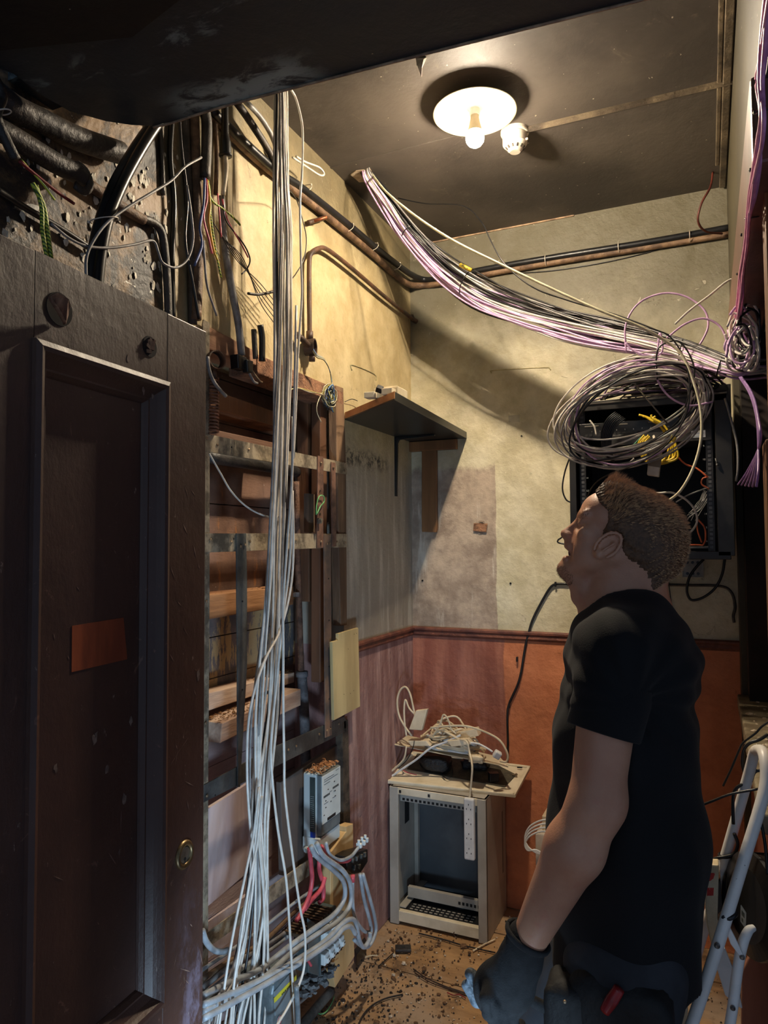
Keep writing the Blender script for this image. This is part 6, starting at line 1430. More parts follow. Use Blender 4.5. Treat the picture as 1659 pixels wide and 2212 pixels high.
# head
hd = Lp(1370, 1143)
tilt = math.radians(-29)
B.ell(hd, (.093, .073, .073), tilt, .02)
B.ell(Lp(1400, 1190), (.062, .060, .064), tilt, .03)
B.ell(Lp(1304, 1112), (.046, .044, .058), tilt, .02)
B.ell(Lp(1288, 1165), (.047, .050, .053), tilt, .018)
for sg in (-1, 1):
    j0, j1 = Lp(1322, 1196), Lp(1232, 1226); j0[2], j1[2] = sg * .052, sg * .020
    B.cone(j0, j1, .020, .013, .018)
    g_ = Lp(1276, 1195); g_[2] = sg * .034; B.ell(g_, (.032, .034, .022), 0, .015)
    c_ = Lp(1272, 1152); c_[2] = sg * .044; B.ell(c_, (.020, .014, .014), tilt, .012)
    o_ = Lp(1251, 1135); o_[2] = sg * .033; B.ell(o_, (.011, .010, .016), tilt, .010, 's')
    o_ = Lp(1262, 1133); o_[2] = sg * .031; B.ell(o_, (.0115, .0105, .013), 0, .006)
    a1, a2 = Lp(1257, 1115), Lp(1268, 1112); a1[2], a2[2] = sg * .012, sg * .048; B.cone(a1, a2, .0085, .008, .010)
    # closed lids: a fine crease
    l1, l2 = Lp(1250, 1136), Lp(1262, 1140); l1[2], l2[2] = sg * .030, sg * .046; B.cone(l1, l2, .0016, .0016, .003, 1, 's')
    n_ = Lp(1230, 1159); n_[2] = sg * .012; B.ell(n_, (.010, .008, .0065), tilt, .005)
    n_ = Lp(1224, 1163); n_[2] = sg * .006; B.ell(n_, (.0035, .003, .003), 0, .002, 's')
    m_ = Lp(1243, 1170); m_[2] = sg * .030; B.cone(Lp(1236, 1158) * [1, 1, 0] + [0, 0, sg * .020], Lp(1240, 1185) * [1, 1, 0] + [0, 0, sg * .030], .003, .003, .008, 1, 's')
B.cone(Lp(1252, 1128), Lp(1222, 1152), .0085, .0085, .010).ell(Lp(1221, 1154), (.0095, .0080, .009), tilt, .006)
B.ell(Lp(1238, 1180), (.018, .020, .026), tilt, .012)
B.ell(Lp(1219, 1229), (.0150, .0150, .018), 0, .012).ell(Lp(1232, 1216), (.016, .016, .022), 0, .012)
B.cone(Lp(1262, 1242), Lp(1232, 1236), .024, .012, .015, 1.3).cone(Lp(1228, 1240), Lp(1256, 1268), .013, .020, .012, 1.4)
B.ell(Lp(1218, 1194), (.022, .0105, .021), math.radians(-8), .004, 's')      # open mouth
for wz in (-.02, -.01, 0, .01, .02):
    q_ = 1 - (wz / .03) ** 2
    B.ell(Lp(1231 - 3 * q_, 1180, 0) * [1, 1, 0] + [0, 0, wz], (.0062, .0052, .008), 0, .004)
    B.ell(Lp(1227 - 5 * q_, 1206, 0) * [1, 1, 0] + [0, 0, wz], (.0060, .0055, .008), 0, .004)
# ears
for sg in (-1, 1):
    ec_ = Lp(1313, 1178, sg * .068); ea = math.radians(43)
    B.ell(ec_ + [0, 0, -sg * .004], (.031, .018, .010), ea, .006, rw=0)
    B.ell(ec_ + [-.002, .001, sg * .010], (.018, .0095, .010), ea, .003, 's')
    hx = []
    for t in np.linspace(-2.2, 2.5, 12):
        u_, v_ = .0295 * math.cos(t), .0185 * math.sin(t); hx.append(ec_ + [u_ * math.cos(ea) - v_ * math.sin(ea), u_ * math.sin(ea) + v_ * math.cos(ea), sg * .009])
    for p_, q_ in zip(hx, hx[1:]): B.cone(p_, q_, .0034, .0034, .002)
    lb = Lp(1294, 1199, sg * .070); B.ell(lb, (.0075, .0085, .006), 0, .005)
    B.cone(ec_ + [-.010, -.010, sg * .008], ec_ + [.012, .004, sg * .008], .0028, .0028, .003)
ts = NT('skin'); n1 = ts.noise(30, 6, .6); n2 = ts.noise(8, 5, .6); n3 = ts.noise(340, 3, .6)
c = ts.mix(ts.ramp(n2, .3, .7), lin(186, 132, 104), lin(204, 152, 122)); c = ts.mix(ts.math('MULTIPLY', ts.ramp(n1, .55, .7), .3), c, lin(196, 112, 96))
M_skin = ts.out(c, .48, n3, .0006); M_skin.node_tree.nodes['Principled BSDF'].inputs['Subsurface Weight'].default_value = .08
M_skin.node_tree.nodes['Principled BSDF'].inputs['Subsurface Scale'].default_value = .008
body = fobj('body', B, M_skin, person, 2)
# mouth cavity and lips, brow, beard shadow
obj('mouth', (l2w([Lp(1232, 1194) + [math.cos(t) * .003, math.sin(t) * .007, w] for w in (-.016, .016) for t in np.linspace(0, 5.5, 8)]), [list(range(8)), list(range(15, 7, -1))] + [(i, (i + 1) % 8, (i + 1) % 8 + 8, i + 8) for i in range(8)]), mat('mouth_dark', lin(96, 40, 36), lin(60, 24, 24)), person)

# ---- hair: close cap following the skull, with strands on top
poly = [(1291, 1073), (1287, 1063), (1302, 1046), (1320, 1035), (1340, 1030), (1370, 1036), (1510, 1060), (1520, 1200), (1470, 1240), (1425, 1262), (1392, 1290), (1372, 1272), (1352, 1225), (1344, 1195), (1346, 1158), (1336, 1150), (1318, 1160), (1308, 1166), (1304, 1150), (1316, 1128), (1316, 1106), (1300, 1092)]
pl_ = np.array([Lp(x, y)[:2] for x, y in poly])
def inpoly(X, Y):
    r = np.zeros(np.broadcast(X, Y).shape, bool); n = len(pl_)
    for i in range(n):
        x1, y1 = pl_[i]; x2, y2 = pl_[(i + 1) % n]
        r ^= ((y1 > Y) != (y2 > Y)) & (X < (x2 - x1) * (Y - y1) / (y2 - y1 + 1e-12) + x1)
    return r
def pdist(X, Y):
    d = np.full(np.broadcast(X, Y).shape, 9.0)
    for i in range(len(pl_)):
        a = pl_[i]; b = pl_[(i + 1) % len(pl_)]; ba = b - a; t = np.clip(((X - a[0]) * ba[0] + (Y - a[1]) * ba[1]) / (ba @ ba), 0, 1)
        d = np.minimum(d, np.hypot(X - a[0] - t * ba[0], Y - a[1] - t * ba[1]))
    return np.where(inpoly(X, Y), -d, d)
hx_ = grid((-.10, 1.46, -.10), (.16, 1.75, .10), .0026)
H = Field(*[np.array(q) for q in hx_])
H.ell(hd, (.0975, .0785, .0765), tilt, .02).ell(Lp(1400, 1190), (.066, .064, .0665), tilt, .03).ell(Lp(1306, 1108), (.050, .048, .060), tilt, .02)
H.cone(Lp(1400, 1215), Lp(1390, 1290), .047, .048, .02, 1.0)
H.ell(Lp(1332, 1062), (.034, .014, .042), math.radians(-28), .03)
X_, Y_ = np.meshgrid(H.x, H.y, indexing='ij'); pd = pdist(X_, Y_).astype(np.float32)
H.f = np.maximum(H.f, pd[:, :, None] - .0)
th_ = tilt
nz = np.array([[[0]]], np.float32)
gx_, gy_, gz_ = np.meshgrid(H.x, H.y, H.z, indexing='ij', sparse=True)
al = gx_ * math.cos(-.35) - gy_ * math.sin(-.35)
ac = gx_ * math.sin(-.35) + gy_ * math.cos(-.35)
H.f += (.0012 * np.sin(ac * 900 + 3 * np.sin(al * 60) + gz_ * 300) + .0008 * np.sin(gz_ * 900 + al * 50)).astype(np.float32)
thr = NT('hair'); n1 = thr.noise(90, 6, .7); n2 = thr.noise(12, 5, .6)
M_hair = thr.out(thr.mix(thr.ramp(n1, .3, .7), lin(70, 48, 32), lin(108, 76, 50)), .55, n1, .002)
M_strand = mat('hair_strand', lin(204, 156, 104), lin(132, 94, 60), 120, .5)
hair = fobj('hair', H, M_hair, person, 3)
rh2 = np.random.RandomState(5)
V, Fc = [], []
me_ = hair.data; nv = len(me_.vertices); off = wloc(hair)
co = np.array([tuple(v.co) for v in me_.vertices]); no = np.array([tuple(v.normal) for v in me_.vertices])
avn, wdn = np.array(av), np.array(wd); Mo = np.array(MO); offn = np.array(off)
cw = co + offn; la = (cw - Mo) @ avn; lz = cw[:, 2]; lw = (cw - Mo) @ wdn; na = no @ avn; nz_ = no[:, 2]
edge = pdist(la, lz)
front = Lp(1300, 1060)
cand = np.where((edge < .008))[0]
pick = rh2.choice(cand, 14000)
for i in pick:
    topness = max(0.0, min(1.0, (lz[i] - (1.615 + (la[i] + .05) * -.10)) / .05)); 
    fr_ = max(0.0, 1 - abs(la[i] - front[0] - .024) / .034) * topness
    Ln = .006 + .009 * topness + .009 * fr_
    Ln *= rh2.uniform(.6, 1.15)
    nrm = no[i]; back = avn * .9 + np.array([0, 0, -.30 if topness < .5 else .05])
    back = back * (1 - fr_) + (avn * .35 + np.array([0, 0, .7])) * fr_
    d1 = nrm * (.05 + .10 * topness + .40 * fr_) + back * (1.0 - .3 * fr_) + rh2.normal(0, .07, 3); d1 /= np.linalg.norm(d1)
    d2 = d1 + back * .5 - nrm * .45 + rh2.normal(0, .05, 3); d2 /= np.linalg.norm(d2)
    p0 = cw[i] - nrm * .001; p1 = p0 + d1 * Ln * .55; p2 = p1 + d2 * Ln * .45
    s_ = np.cross(d1, wdn); s_ = s_ / (np.linalg.norm(s_) + 1e-6) * .00032
    o_ = len(V); V += [tuple(p0 - s_), tuple(p0 + s_), tuple(p1 - s_ * .8), tuple(p1 + s_ * .8), tuple(p2)]
    Fc += [(o_, o_ + 1, o_ + 3, o_ + 2), (o_ + 2, o_ + 3, o_ + 4)]
obj('hair_strands', (V, Fc), M_strand, hair, kind='stuff')
# brows and chin stubble
V, Fc = [], []
bp = np.array([tuple(v.co) for v in body.data.vertices]) + np.array(wloc(body)); bn = np.array([tuple(v.normal) for v in body.data.vertices])
ba_ = (bp - Mo) @ avn; bw_ = (bp - Mo) @ wdn
def strands(name, mask, n, ln, d, m, wid=.0003):
    V, Fc = [], []; ids = np.where(mask)[0]
    if not len(ids): return
    for i in rh2.choice(ids, n):
        dd_ = bn[i] * .5 + d + rh2.normal(0, .25, 3); dd_ /= np.linalg.norm(dd_); L_2 = ln * rh2.uniform(.6, 1.2); p0 = bp[i]; p1 = p0 + dd_ * L_2
        s_ = np.cross(dd_, bn[i]); s_ = s_ / (np.linalg.norm(s_) + 1e-6) * wid; o_ = len(V)
        V += [tuple(p0 - s_), tuple(p0 + s_), tuple(p1)]; Fc.append((o_, o_ + 1, o_ + 2))
    obj(name, (V, Fc), m, person, kind='stuff')
def near(pt, ra): return np.hypot(ba_ - pt[0], bp[:, 2] - pt[1]) < ra
bl_, bh_ = Lp(1254, 1116), Lp(1266, 1110)
strands('eyebrow', (near(bl_, .008) | near(bh_, .008)) & (np.abs(bw_) > .012), 420, .007, avn * .5 + np.array([0, 0, .4]), M_hair)
strands('stubble', (near(Lp(1212, 1236), .018) | near(Lp(1224, 1248), .016)) & (bn @ avn < .6), 1500, .004, np.array([0, 0, -.5]), mat('stubble', lin(96, 66, 44), lin(70, 48, 34), 90, .7), .00022)

# ---- t-shirt
tt = NT('black_cotton'); n1 = tt.noise(3, 5, .6); n2 = tt.noise(420, 3, .6)
M_tee = tt.out(tt.mix(tt.ramp(n1, .3, .7), lin(17, 17, 19), lin(23, 23, 25)), .85, n2, .0006); M_tee.node_tree.nodes['Principled BSDF'].inputs['Sheen Weight'].default_value = .05; M_tee.node_tree.nodes['Principled BSDF'].inputs['Specular IOR Level'].default_value = .25
S = Field(*[np.array(q) for q in grid((-.24, .76, -.31), (.19, 1.58, .33), .0044)])
hem = ELB * .32 + SHL * .68; hemr = ELR * .34 + SHR * .66
CH2 = Lp(1352, 1440)
S.cone(CH2 + [0, .02, 0], Lp(1348, 1600), .112, .124, .04, 1.42).cone(Lp(1348, 1600), Lp(1352, 1800), .124, .138, .04, 1.30).cone(Lp(1352, 1800), Lp(1350, 2090), .138, .134, .04, 1.28)
S.cone(SHL + [.005, -.012, .05], SHR + [.005, -.012, -.05], .074, .074, .05)
S.cone(SHL, hem, .066, .064, .03).cone(SHR, hemr, .066, .064, .03)
S.cone(Lp(1352, 1352, -.03), Lp(1352, 1352, .03), .062, .062, .05, 1.2)
S.cone(Lp(1392, 1350, -.05), Lp(1420, 1430, -.05), .05, .07, .05, 1.4).cone(Lp(1392, 1350, .05), Lp(1420, 1430, .05), .05, .07, .05, 1.4)
gx, gy, gw = np.meshgrid(S.x, S.y, S.z, indexing='ij', sparse=True)
# folds fanning from the armpit, and long drapes down the back
ap = Lp(1368, 1470); ang_ = np.arctan2(gy - ap[1], gx - ap[0]); rad_ = np.hypot(gy - ap[1], gx - ap[0])
S.f += (.0030 * np.sin(ang_ * 13) * np.exp(-((rad_ - .10) / .09) ** 2) + .0042 * np.sin((gx * 46 + 1.6 * np.sin(gy * 5)) ) * np.clip((1.42 - gy) / .3, 0, 1) * np.clip(gy - .7, 0, .4) * 2 + .0022 * np.sin(gw * 60 + gy * 18)).astype(np.float32)
# hem of the sleeves
def cut(P0, nrm, box_lo, box_hi):
    r, g = S.sub(box_lo, box_hi); d = sum((g[i] - P0[i]) * nrm[i] for i in range(3))
    S.f[r] = np.maximum(S.f[r], d.astype(np.float32))
nh = (ELB - SHL) / np.linalg.norm(ELB - SHL); nh = nh + np.array([-.10, -.0, 0]); nh /= np.linalg.norm(nh)
h0 = Lp(1292, 1582, -.19)
r, g = S.sub((-.4, .7, -.4), (.4, 1.7, .4))
armd = np.sqrt(sum(((g[i] - ((SHL + np.clip(((g[0] - SHL[0]) * (ELB - SHL)[0] + (g[1] - SHL[1]) * (ELB - SHL)[1] + (g[2] - SHL[2]) * (ELB - SHL)[2]) / float((ELB - SHL) @ (ELB - SHL)), 0, 1)[..., None] * (ELB - SHL))[..., i])) ** 2) for i in range(3)))
beyond = sum((g[i] - h0[i]) * nh[i] for i in range(3)).astype(np.float32)
# below the hem the sleeve simply ends: nothing was added there except the torso itself
# neck opening
for q in (S,):
    q.cone(Lp(1322, 1200), Lp(1318, 1322), .066, .0665, .004, .98, 's')
    q.cone(Lp(1372, 1225), Lp(1384, 1292), .046, .050, .004, 1.1, 's')
hz = Lp(1350, 2095)[1]
S.f = np.maximum(S.f, (hz + .012 * np.sin(gx * 30 + gw * 14) - gy).astype(np.float32))
tee = fobj('t_shirt', S, M_tee, person, 2)
# turned hem of the left sleeve
s_dir = Vector(l2w([nh])[0]) - MO; hc_ = SHL + (ELB - SHL) * .535
e1_ = np.cross(nh, [0, 0, 1.0]); e1_ /= np.linalg.norm(e1_); e2_ = np.cross(nh, e1_)
for rr_, m_r, c0, rsz in (('sleeve_hem', M_tee, hc_, .0610),):
    V = []; seg_ = 40
    for k_, (ro_, ho_) in enumerate(((.0600, -.085), (.0640, -.060), (rsz + .001, 0.0), (rsz - .001, .002), (rsz - .004, -.001), (.0550, -.040))):
        for j in range(seg_):
            t = 2 * math.pi * j / seg_; w_ = ro_ + (.0025 * math.sin(3 * t + 1) if k_ in (2, 3, 4) else 0)
            V.append(c0 + nh * ho_ + e1_ * w_ * math.cos(t) + e2_ * w_ * math.sin(t))
    Fc = [(a * seg_ + j, a * seg_ + (j + 1) % seg_, (a + 1) * seg_ + (j + 1) % seg_, (a + 1) * seg_ + j) for a in range(5) for j in range(seg_)]
    obj(rr_, (l2w(V), Fc), m_r, tee, smooth=True)
# collar band
cpts = []
for j in range(25):
    t = 2 * math.pi * j / 24; a_c = Lp(1320, 1312); cpts.append(a_c + np.array([.0660 * math.cos(t) + .004, .020 * math.cos(t) - .004, .0620 * math.sin(t)]))
obj('collar', tube([Vector(p) for p in l2w(cpts)], .0042, 8, 2, flat=1.0), M_tee, tee, smooth=True)

# ---- trousers, belt, pouch with red tool handle
M_trs = mat('work_trousers', lin(52, 54, 60), lin(38, 40, 45), 8, .85, bd=.001)
T_ = Field(*[np.array(q) for q in grid((-.34, .03, -.24), (.20, .93, .24), .0058)])
for h_, k_, a_j in ((HPL, KNL, ANL), (HPR, KNR, ANR)):
    T_.cone(h_, k_, .097, .070, .03).cone(k_, a_j, .070, .056, .02)
T_.cone(PEL + [0, -.02, -.06], PEL + [0, -.02, .06], .105, .105, .04)
gx, gy, gw = np.meshgrid(T_.x, T_.y, T_.z, indexing='ij', sparse=True)
T_.f += (.003 * np.sin(gy * 70 + 2 * np.sin(gx * 30)) * np.clip(.5 - gy, 0, .4) * 2).astype(np.float32)
T_.f = np.maximum(np.maximum(T_.f, gy - .905), .065 - gy)
trs = fobj('trousers', T_, M_trs, person, 2)
M_pouch = mat('pouch_black', lin(18, 18, 20), lin(12, 12, 13), 12, .7, bd=.002)
pc = Lp(1345, 2205, -.15)
obj('tool_pouch', lump(l2w([pc])[0], .085, .05, .085, .12, 5), M_pouch, person, smooth=True)
pc2 = Lp(1235, 2185, -.15)
obj('belt_pouch', lump(l2w([pc2])[0], .045, .04, .06, .12, 8), M_pouch, person, smooth=True)
r0, r1 = Lp(1338, 2135, -.212), Lp(1306, 2185, -.216)
obj('red_tool_handle', tube([Vector(p) for p in l2w([r0, (r0 + r1) / 2, r1])], [.009, .0105, .0085], 14), mat('handle_red', lin(160, 36, 36), lin(120, 26, 28), 20, .35), person, smooth=True, label='red handle of a tool in the pouch')
st_ = Lp(1220, 2164, -.2); obj('press_stud', ball(l2w([st_])[0], .0030), M_screw, person, smooth=True)
for an_, nm_ in ((ANL, 'l'), (ANR, 'r')):
    F2 = Field(*[np.array(q) for q in grid((an_[0] - .26, -.002, an_[2] - .08), (an_[0] + .10, .16, an_[2] + .08), .005)])
    F2.cone(an_ + [.02, -.02, 0], an_ + [-.02, -.035, 0], .048, .046, .02).cone(an_ + [-.02, -.045, 0], an_ + [-.16, -.058, 0], .043, .036, .02)
    F2.f = np.maximum(F2.f, .001 - np.meshgrid(F2.x, F2.y, F2.z, indexing='ij', sparse=True)[1]); fobj('boot', F2, M_pouch, person, 1)

# ---- gloves
M_glv = mat('glove_knit', lin(30, 31, 33), lin(20, 21, 23), 60, .9, bd=.001)
M_glp = mat('glove_coating', lin(104, 116, 126), lin(40, 46, 52), 45, .6, bd=.001)
def ramp_chain(Fd, pts, rs, k=.006):
    for i in range(len(pts) - 1): Fd.cone(pts[i], pts[i + 1], rs[i], rs[i + 1], k)
lo = np.array([-.36, WRI[1] - .27, -.30]); hi = np.array([-.10, WRI[1] + .06, -.10])
G = Field(*[np.array(q) for q in grid(lo, hi, .0024)])
wq = -.20
G.cone(Lp(1138, 2030, wq), Lp(1126, 2072, wq), .035, .033, .012, .85)
G.cone(Lp(1120, 2080, wq), Lp(1098, 2128, wq), .036, .042, .02, .62).cone(Lp(1098, 2128, wq), Lp(1080, 2150, wq), .042, .040, .02, .62)
G.ell(Lp(1075, 2140, wq), (.040, .046, .028), .3, .02)
# four fingers curled round the tool, knuckles towards the floor
for i, (kx, ky, kw) in enumerate(((1052, 2150, -.232), (1066, 2166, -.225), (1084, 2176, -.214), (1103, 2180, -.200))):
    q0 = Lp(kx + 8, ky - 18, kw + .01); q1 = Lp(kx, ky + 6, kw - .006); q2 = Lp(kx + 4, ky + 38, kw - .004); q3 = Lp(kx + 16, ky + 50, kw + .026); q4_ = Lp(kx + 22, ky + 34, kw + .045)
    L_3 = (1.0, 1.06, 1.0, .86)[i]; q2 = q1 + (q2 - q1) * L_3
    ramp_chain(G, [q0, q1, q2, q3, q4_], [.0135, .0125, .0115, .0105, .0095], .005)
for z_ in range(3):
    G.cone(Lp(1060 + 15 * z_, 2168 + 6 * z_, -.245), Lp(1068 + 15 * z_, 2205 + 6 * z_, -.245), .0015, .0015, .004, 1, 's')
glv = fobj('left_glove', G, M_glv, person, 2)
cf = []
for j in range(21):
    t = 2 * math.pi * j / 20; c0 = Lp(1136, 2032, wq); ax_ = (WRI - ELB) / np.linalg.norm(WRI - ELB); u1 = np.cross(ax_, [0, 0, 1.]); u1 /= np.linalg.norm(u1); u2 = np.cross(ax_, u1)
    cf.append(c0 - ax_ * .006 + u1 * .0375 * math.cos(t) + u2 * .032 * math.sin(t))
obj('glove_cuff', tube([Vector(p) for p in l2w(cf)], .0042, 8, 2, flat=1.8), M_glv, glv, smooth=True)
G2 = Field(*[np.array(q) for q in grid(np.array([-.38, WRI[1] - .20, -.25]), np.array([-.24, WRI[1] - .02, -.12]), .0022)])
ramp_chain(G2, [Lp(1062, 2130, -.185), Lp(1036, 2122, -.18), Lp(1016, 2104, -.18)], [.014, .0125, .0105], .005)
ramp_chain(G2, [Lp(1060, 2168, -.19), Lp(1030, 2160, -.18), Lp(1008, 2128, -.18)], [.0125, .0115, .0095], .005)
obj_ = fobj('glove_thumb', G2, M_glp, glv, 2); obj_['label'] = 'grey coated thumb and fingertip of the glove'
hd0, hd1 = Lp(1085, 2128, -.185), Lp(1215, 2196, -.16)
tool = thing('hand_tool', tuple(l2w([hd0])[0]), 'dark tool with a plain black handle held in the man\'s gloved left hand', 'tool')
obj('handle', tube([Vector(p) for p in l2w([hd0, hd0 * .5 + hd1 * .5, hd1])], [.011, .0095, .0115], 14), M_glv, tool, smooth=True)
obj('shaft', tube([Vector(p) for p in l2w([hd1, hd1 + (hd1 - hd0) * .35])], .004, 10), M_glv, tool, smooth=True)
G = Field(*[np.array(q) for q in grid(WRR - .10 - np.array([.03, .12, 0]), WRR + .09, .0032)])
hv = (WRR - ELR) / np.linalg.norm(WRR - ELR)
G.cone(WRR - hv * .02, WRR + hv * .03, .031, .034, .01).cone(WRR + hv * .03, WRR + hv * .09, .036, .034, .015, .6)
for i in range(4):
    b_ = WRR + hv * .095 + np.array([0, 0, -.024 + .016 * i]); ramp_chain(G, [b_ - hv * .02, b_ + hv * .03, b_ + hv * .045 + [.03, 0, 0], b_ + hv * .02 + [.045, 0, 0]], [.011, .0105, .010, .009], .004)
ramp_chain(G, [WRR + hv * .03 + [-.02, 0, -.02], WRR + hv * .06 + [-.045, 0, -.03], WRR + hv * .09 + [-.04, 0, -.03]], [.013, .012, .010], .006)
fobj('right_glove', G, M_glv, person, 2)
# ================================================================= STEP LADDER AND CABLE REEL AT THE RIGHT
M_lad = mat('ladder_white', lin(246, 244, 240), lin(228, 224, 218), 6, .38, bd=.0006)
M_ladc = mat('ladder_cream', lin(226, 212, 180), lin(206, 188, 152), 14, .5, bd=.001)
lad = thing('step_ladder', tuple(at(1560, 2212, 1, 1.60)[:2]) + (0,), 'folded white tubular step ladder leaning at the right behind the man', 'step ladder')
def rp(pp, Y): return [aY(x, y, Y) for x, y in pp]
obj('near_tube', tube([aY(x, y, v) for x, y, v in ((1634, 1622, 1.66), (1646, 1622, 1.62), (1653, 1645, 1.59), (1654, 1690, 1.57), (1640, 1750, 1.55), (1600, 1880, 1.52), (1545, 2060, 1.48), (1490, 2225, 1.45), (1440, 2360, 1.42))], .0108, 16, 8), M_lad, lad, smooth=True)
obj('far_tube', tube([aY(x, y, v) for x, y, v in ((1640, 1620, 1.64), (1630, 1626, 1.68), (1618, 1670, 1.70), (1590, 1770, 1.72), (1566, 1855, 1.73), (1550, 1920, 1.74), (1520, 2010, 1.76), (1500, 2080, 1.78))], .0108, 16, 8), M_lad, lad, smooth=True)
obj('side_plate', extr(rp([(1528, 1872), (1533, 1868), (1553, 1869), (1552, 1920), (1550, 1985), (1556, 2020), (1545, 2050), (1540, 2060), (1526, 1995), (1522, 1950)], 1.66), (0, .035, 0)), M_ladc, lad, bevel=.003)
obj('red_sticker', join(extr(rp([(1531, 1886), (1545, 1886), (1541, 1898), (1534, 1903), (1530, 1904)], 1.6592), (0, .0008, 0)), extr(rp([(1528, 1918), (1542, 1918), (1541, 1935), (1527, 1935)], 1.6592), (0, .0008, 0))), mat('sticker_red', lin(200, 52, 44), lin(226, 196, 176), 110, .5, lo=.40, hi=.44), lad)
obj('tread', extr(rp([(1550, 1915), (1556, 1900), (1562, 1990), (1556, 2030), (1551, 1990)], 1.67), (0, .05, 0)), M_blk, lad)
obj('brace', extr(rp([(1560, 1990), (1568, 1987), (1588, 2026), (1606, 2064), (1600, 2070), (1578, 2040)], 1.50), (0, .006, 0)), M_lad, lad, bevel=.002)
obj('rear_leg', tube([aY(x, y, v) for x, y, v in ((1628, 2004, 1.54), (1616, 2012, 1.53), (1604, 2040, 1.52), (1594, 2090, 1.51), (1582, 2180, 1.50), (1562, 2300, 1.49))], [.006, .0085, .0095, .0095, .0095, .0095], 14, 8), M_lad, lad, smooth=True)
obj('flat_stay', extr(rp([(1546, 2086), (1556, 2040), (1566, 2050), (1590, 2110), (1604, 2180), (1588, 2172), (1566, 2150)], 1.62), (0, .010, 0)), M_lad, lad, bevel=.002)
obj('lower_tread', extr(rp([(1462, 2185), (1482, 2120), (1485, 2130), (1486, 2260), (1462, 2290)], 1.66), (0, .03, 0)), M_ladc, lad, bevel=.003)
obj('lower_tube', tube([aY(x, y, 1.80) for x, y in ((1516, 1990), (1512, 2030), (1508, 2060))], .009, 12), M_lad, lad, smooth=True)
for i, (x, y, v, r_) in enumerate(((1549, 2043, 1.468, .0052), (1603, 2068, 1.500, .0045), (1583, 2178, 1.488, .0045), (1566, 1984, 1.490, .0062))):
    obj('rivet', lathe(aY(x, y, v), [(r_, -.002), (r_, .001), (r_ * .5, .003)], 16, (0, -1, 0)), M_pipe if i == 3 else mat('rivet', lin(150, 146, 140), lin(60, 58, 56), 60, .3, metal=.7), lad)
def band(c, axis, r, th, name, lab=None):
    a = Vector(axis).normalized(); s = a.orthogonal().normalized(); u = a.cross(s)
    return obj(name, tube([c + s * r * math.cos(t * .5236) + u * r * math.sin(t * .5236) for t in range(13)], th, 8, 2), M_cabd, lad if not lab else None, smooth=True, label=lab, cat='band' if lab else None)
band(aY(1569, 1846, 1.73), (-.1, 0, .4), .0145, .0035, 'rubber_band'); band(aY(1573, 1976, 1.505), (-.25, 0, .5), .0150, .0045, 'rubber_band')
obj('paint_chips', join(*[extr(rp([(x, y), (x + 4, y + 1), (x + 3, y + h_), (x - 1, y + h_ - 2)], v), (0, .0005, 0)) for x, y, h_, v in ((1622, 1776, 14, 1.541), (1606, 1868, 12, 1.513), (1590, 1898, 12, 1.506), (1586, 1910, 8, 1.506))]), M_hook, lad)
# flexes draped over it
for lab, pp, Y, r in (
    ('black flex looping from the ledge down behind the ladder top', [(1659, 1586), (1640, 1598), (1618, 1606), (1606, 1622), (1604, 1650), (1610, 1676)], 1.74, .0036),
    ('thin black flex zigzagging off the ledge onto the brown wall', [(1665, 1556), (1645, 1570), (1632, 1584), (1606, 1604), (1596, 1622), (1580, 1660), (1562, 1698)], 1.80, .0024),
    ('thin black rod reaching from behind the man to the ladder', [(1512, 1741), (1540, 1730), (1580, 1715), (1640, 1704)], 1.66, .0026),
    ('black flex coming down inside the ladder top', [(1644, 1664), (1630, 1668), (1620, 1690), (1600, 1696), (1586, 1710), (1583, 1740), (1584, 1780)], 1.70, .0034),
    ('black flex tied round the far ladder tube and curling left', [(1586, 1800), (1594, 1824), (1586, 1844), (1570, 1850), (1548, 1854), (1532, 1862), (1526, 1872)], 1.71, .0036),
    ('black flex hanging at the right edge of the picture', [(1645, 1780), (1652, 1820), (1656, 1860), (1658, 1900)], 1.60, .0030)):
    cable('ladder_flex', rp(pp, Y), r, M_hv, lab)
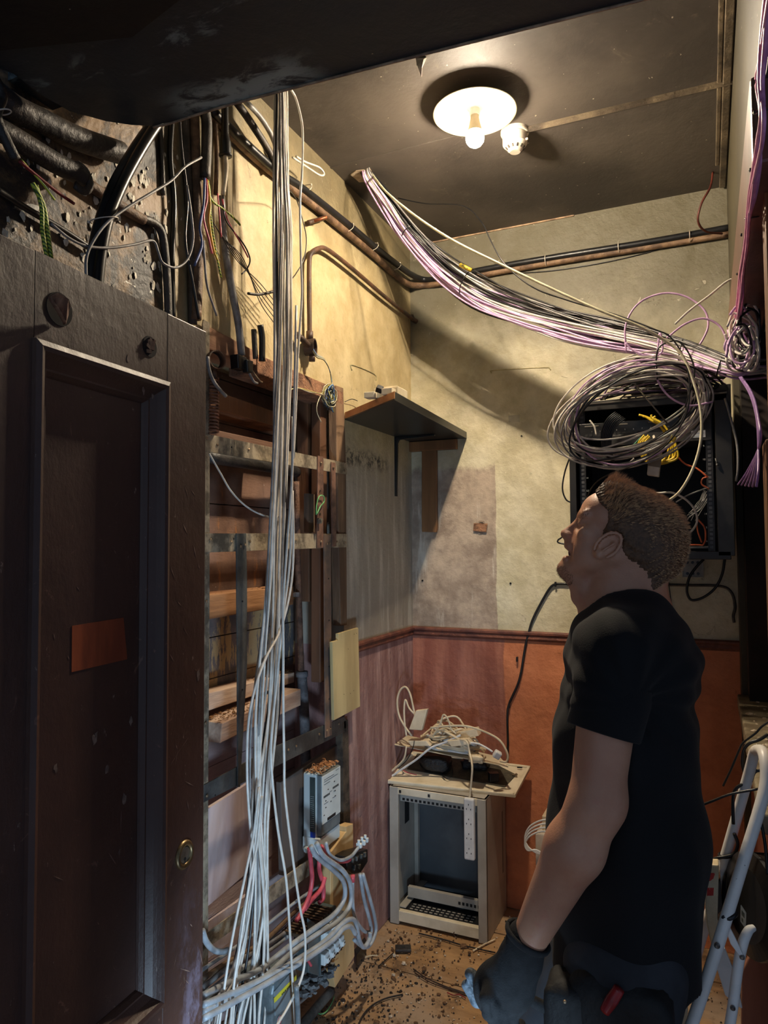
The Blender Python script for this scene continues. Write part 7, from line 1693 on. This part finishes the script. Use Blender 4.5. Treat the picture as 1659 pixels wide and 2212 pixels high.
# reel
ax_r = Vector((.82, .42, -.10)).normalized(); rc_ = aY(1672, 1958, 1.66)
rl_ = thing('cable_reel', tuple(rc_ + Vector((0, 0, -.11))), 'black plastic cable reel with an orange red band, behind the ladder at the right edge', 'cable reel')
obj('drum', lathe(rc_, [(.070, -.058), (.098, -.050), (.100, -.044), (.094, -.030), (.094, .060), (.100, .066)], 40, ax_r), M_hv, rl_, smooth=False)
obj('orange_band', lathe(rc_, [(.0945, -.004), (.0975, -.002), (.0975, .016), (.0945, .018)], 40, ax_r, cap=False), mat('reel_orange', lin(232, 84, 56), lin(206, 66, 42), 12, .4), rl_)
obj('ribs', join(*[obox(rc_ + (Matrix.Rotation(t * .5236, 3, ax_r) @ ax_r.orthogonal().normalized()) * .0955 + ax_r * .012, .09, .003, .003, ax_r.to_track_quat('X', 'Z').to_matrix()) for t in range(12)]), M_blk, rl_)
q_ = rp([(1600, 1955), (1611, 1972), (1610, 2006), (1599, 1990)], 1.57)
obj('rating_plate', extr(q_, (.001, .001, 0)), mat('plate_cream', lin(214, 200, 172), lin(190, 176, 148), 20, .5), rl_)
obj('plate_print', join(extr(rp([(1602, 1966), (1608, 1974), (1608, 1984), (1602, 1976)], 1.5692), (.0004, .0004, 0)), extr(rp([(1602, 1982), (1605, 1986), (1605, 1994), (1602, 1989)], 1.5692), (.0004, .0004, 0))), mat('plate_olive', lin(110, 100, 70), lin(84, 76, 54)), rl_)
hk = rp([(1576, 1990), (1570, 1950), (1572, 1900), (1588, 1872), (1600, 1868)], 1.72)
obj('reel_stand', tube(hk, .010, 10, 6), M_hv, rl_, smooth=True)
# odds and ends on the ledge
obj('ledge_rubble', chips(70, lambda: (random.uniform(.11, .30), random.uniform(2.2, 2.95), 1.03), .003, .010), M_c1, label='white plaster flakes lying on the ledge of the low right wall', cat='rubble', kind='stuff')
obj('paper_scrap', extr(rp([(1650, 1590), (1672, 1578), (1676, 1590), (1662, 1598)], 1.78), (0, .003, 0)), M_white, label='folded white scrap on the ledge at the right edge', cat='scrap')
p_ = aX(1636, 1180, .10)
obj('leaning_board', extr(rp([(1602, 2100), (1622, 2060), (1659, 2050), (1700, 2300), (1600, 2300)], 1.95), (0, .02, 0)), mat('red_board', lin(150, 104, 84), lin(112, 72, 56), 6, .6, bd=.002, stretch=(1, 1, .15)), bevel=.003, label='reddish brown board standing behind the ladder at the lower right', cat='board')
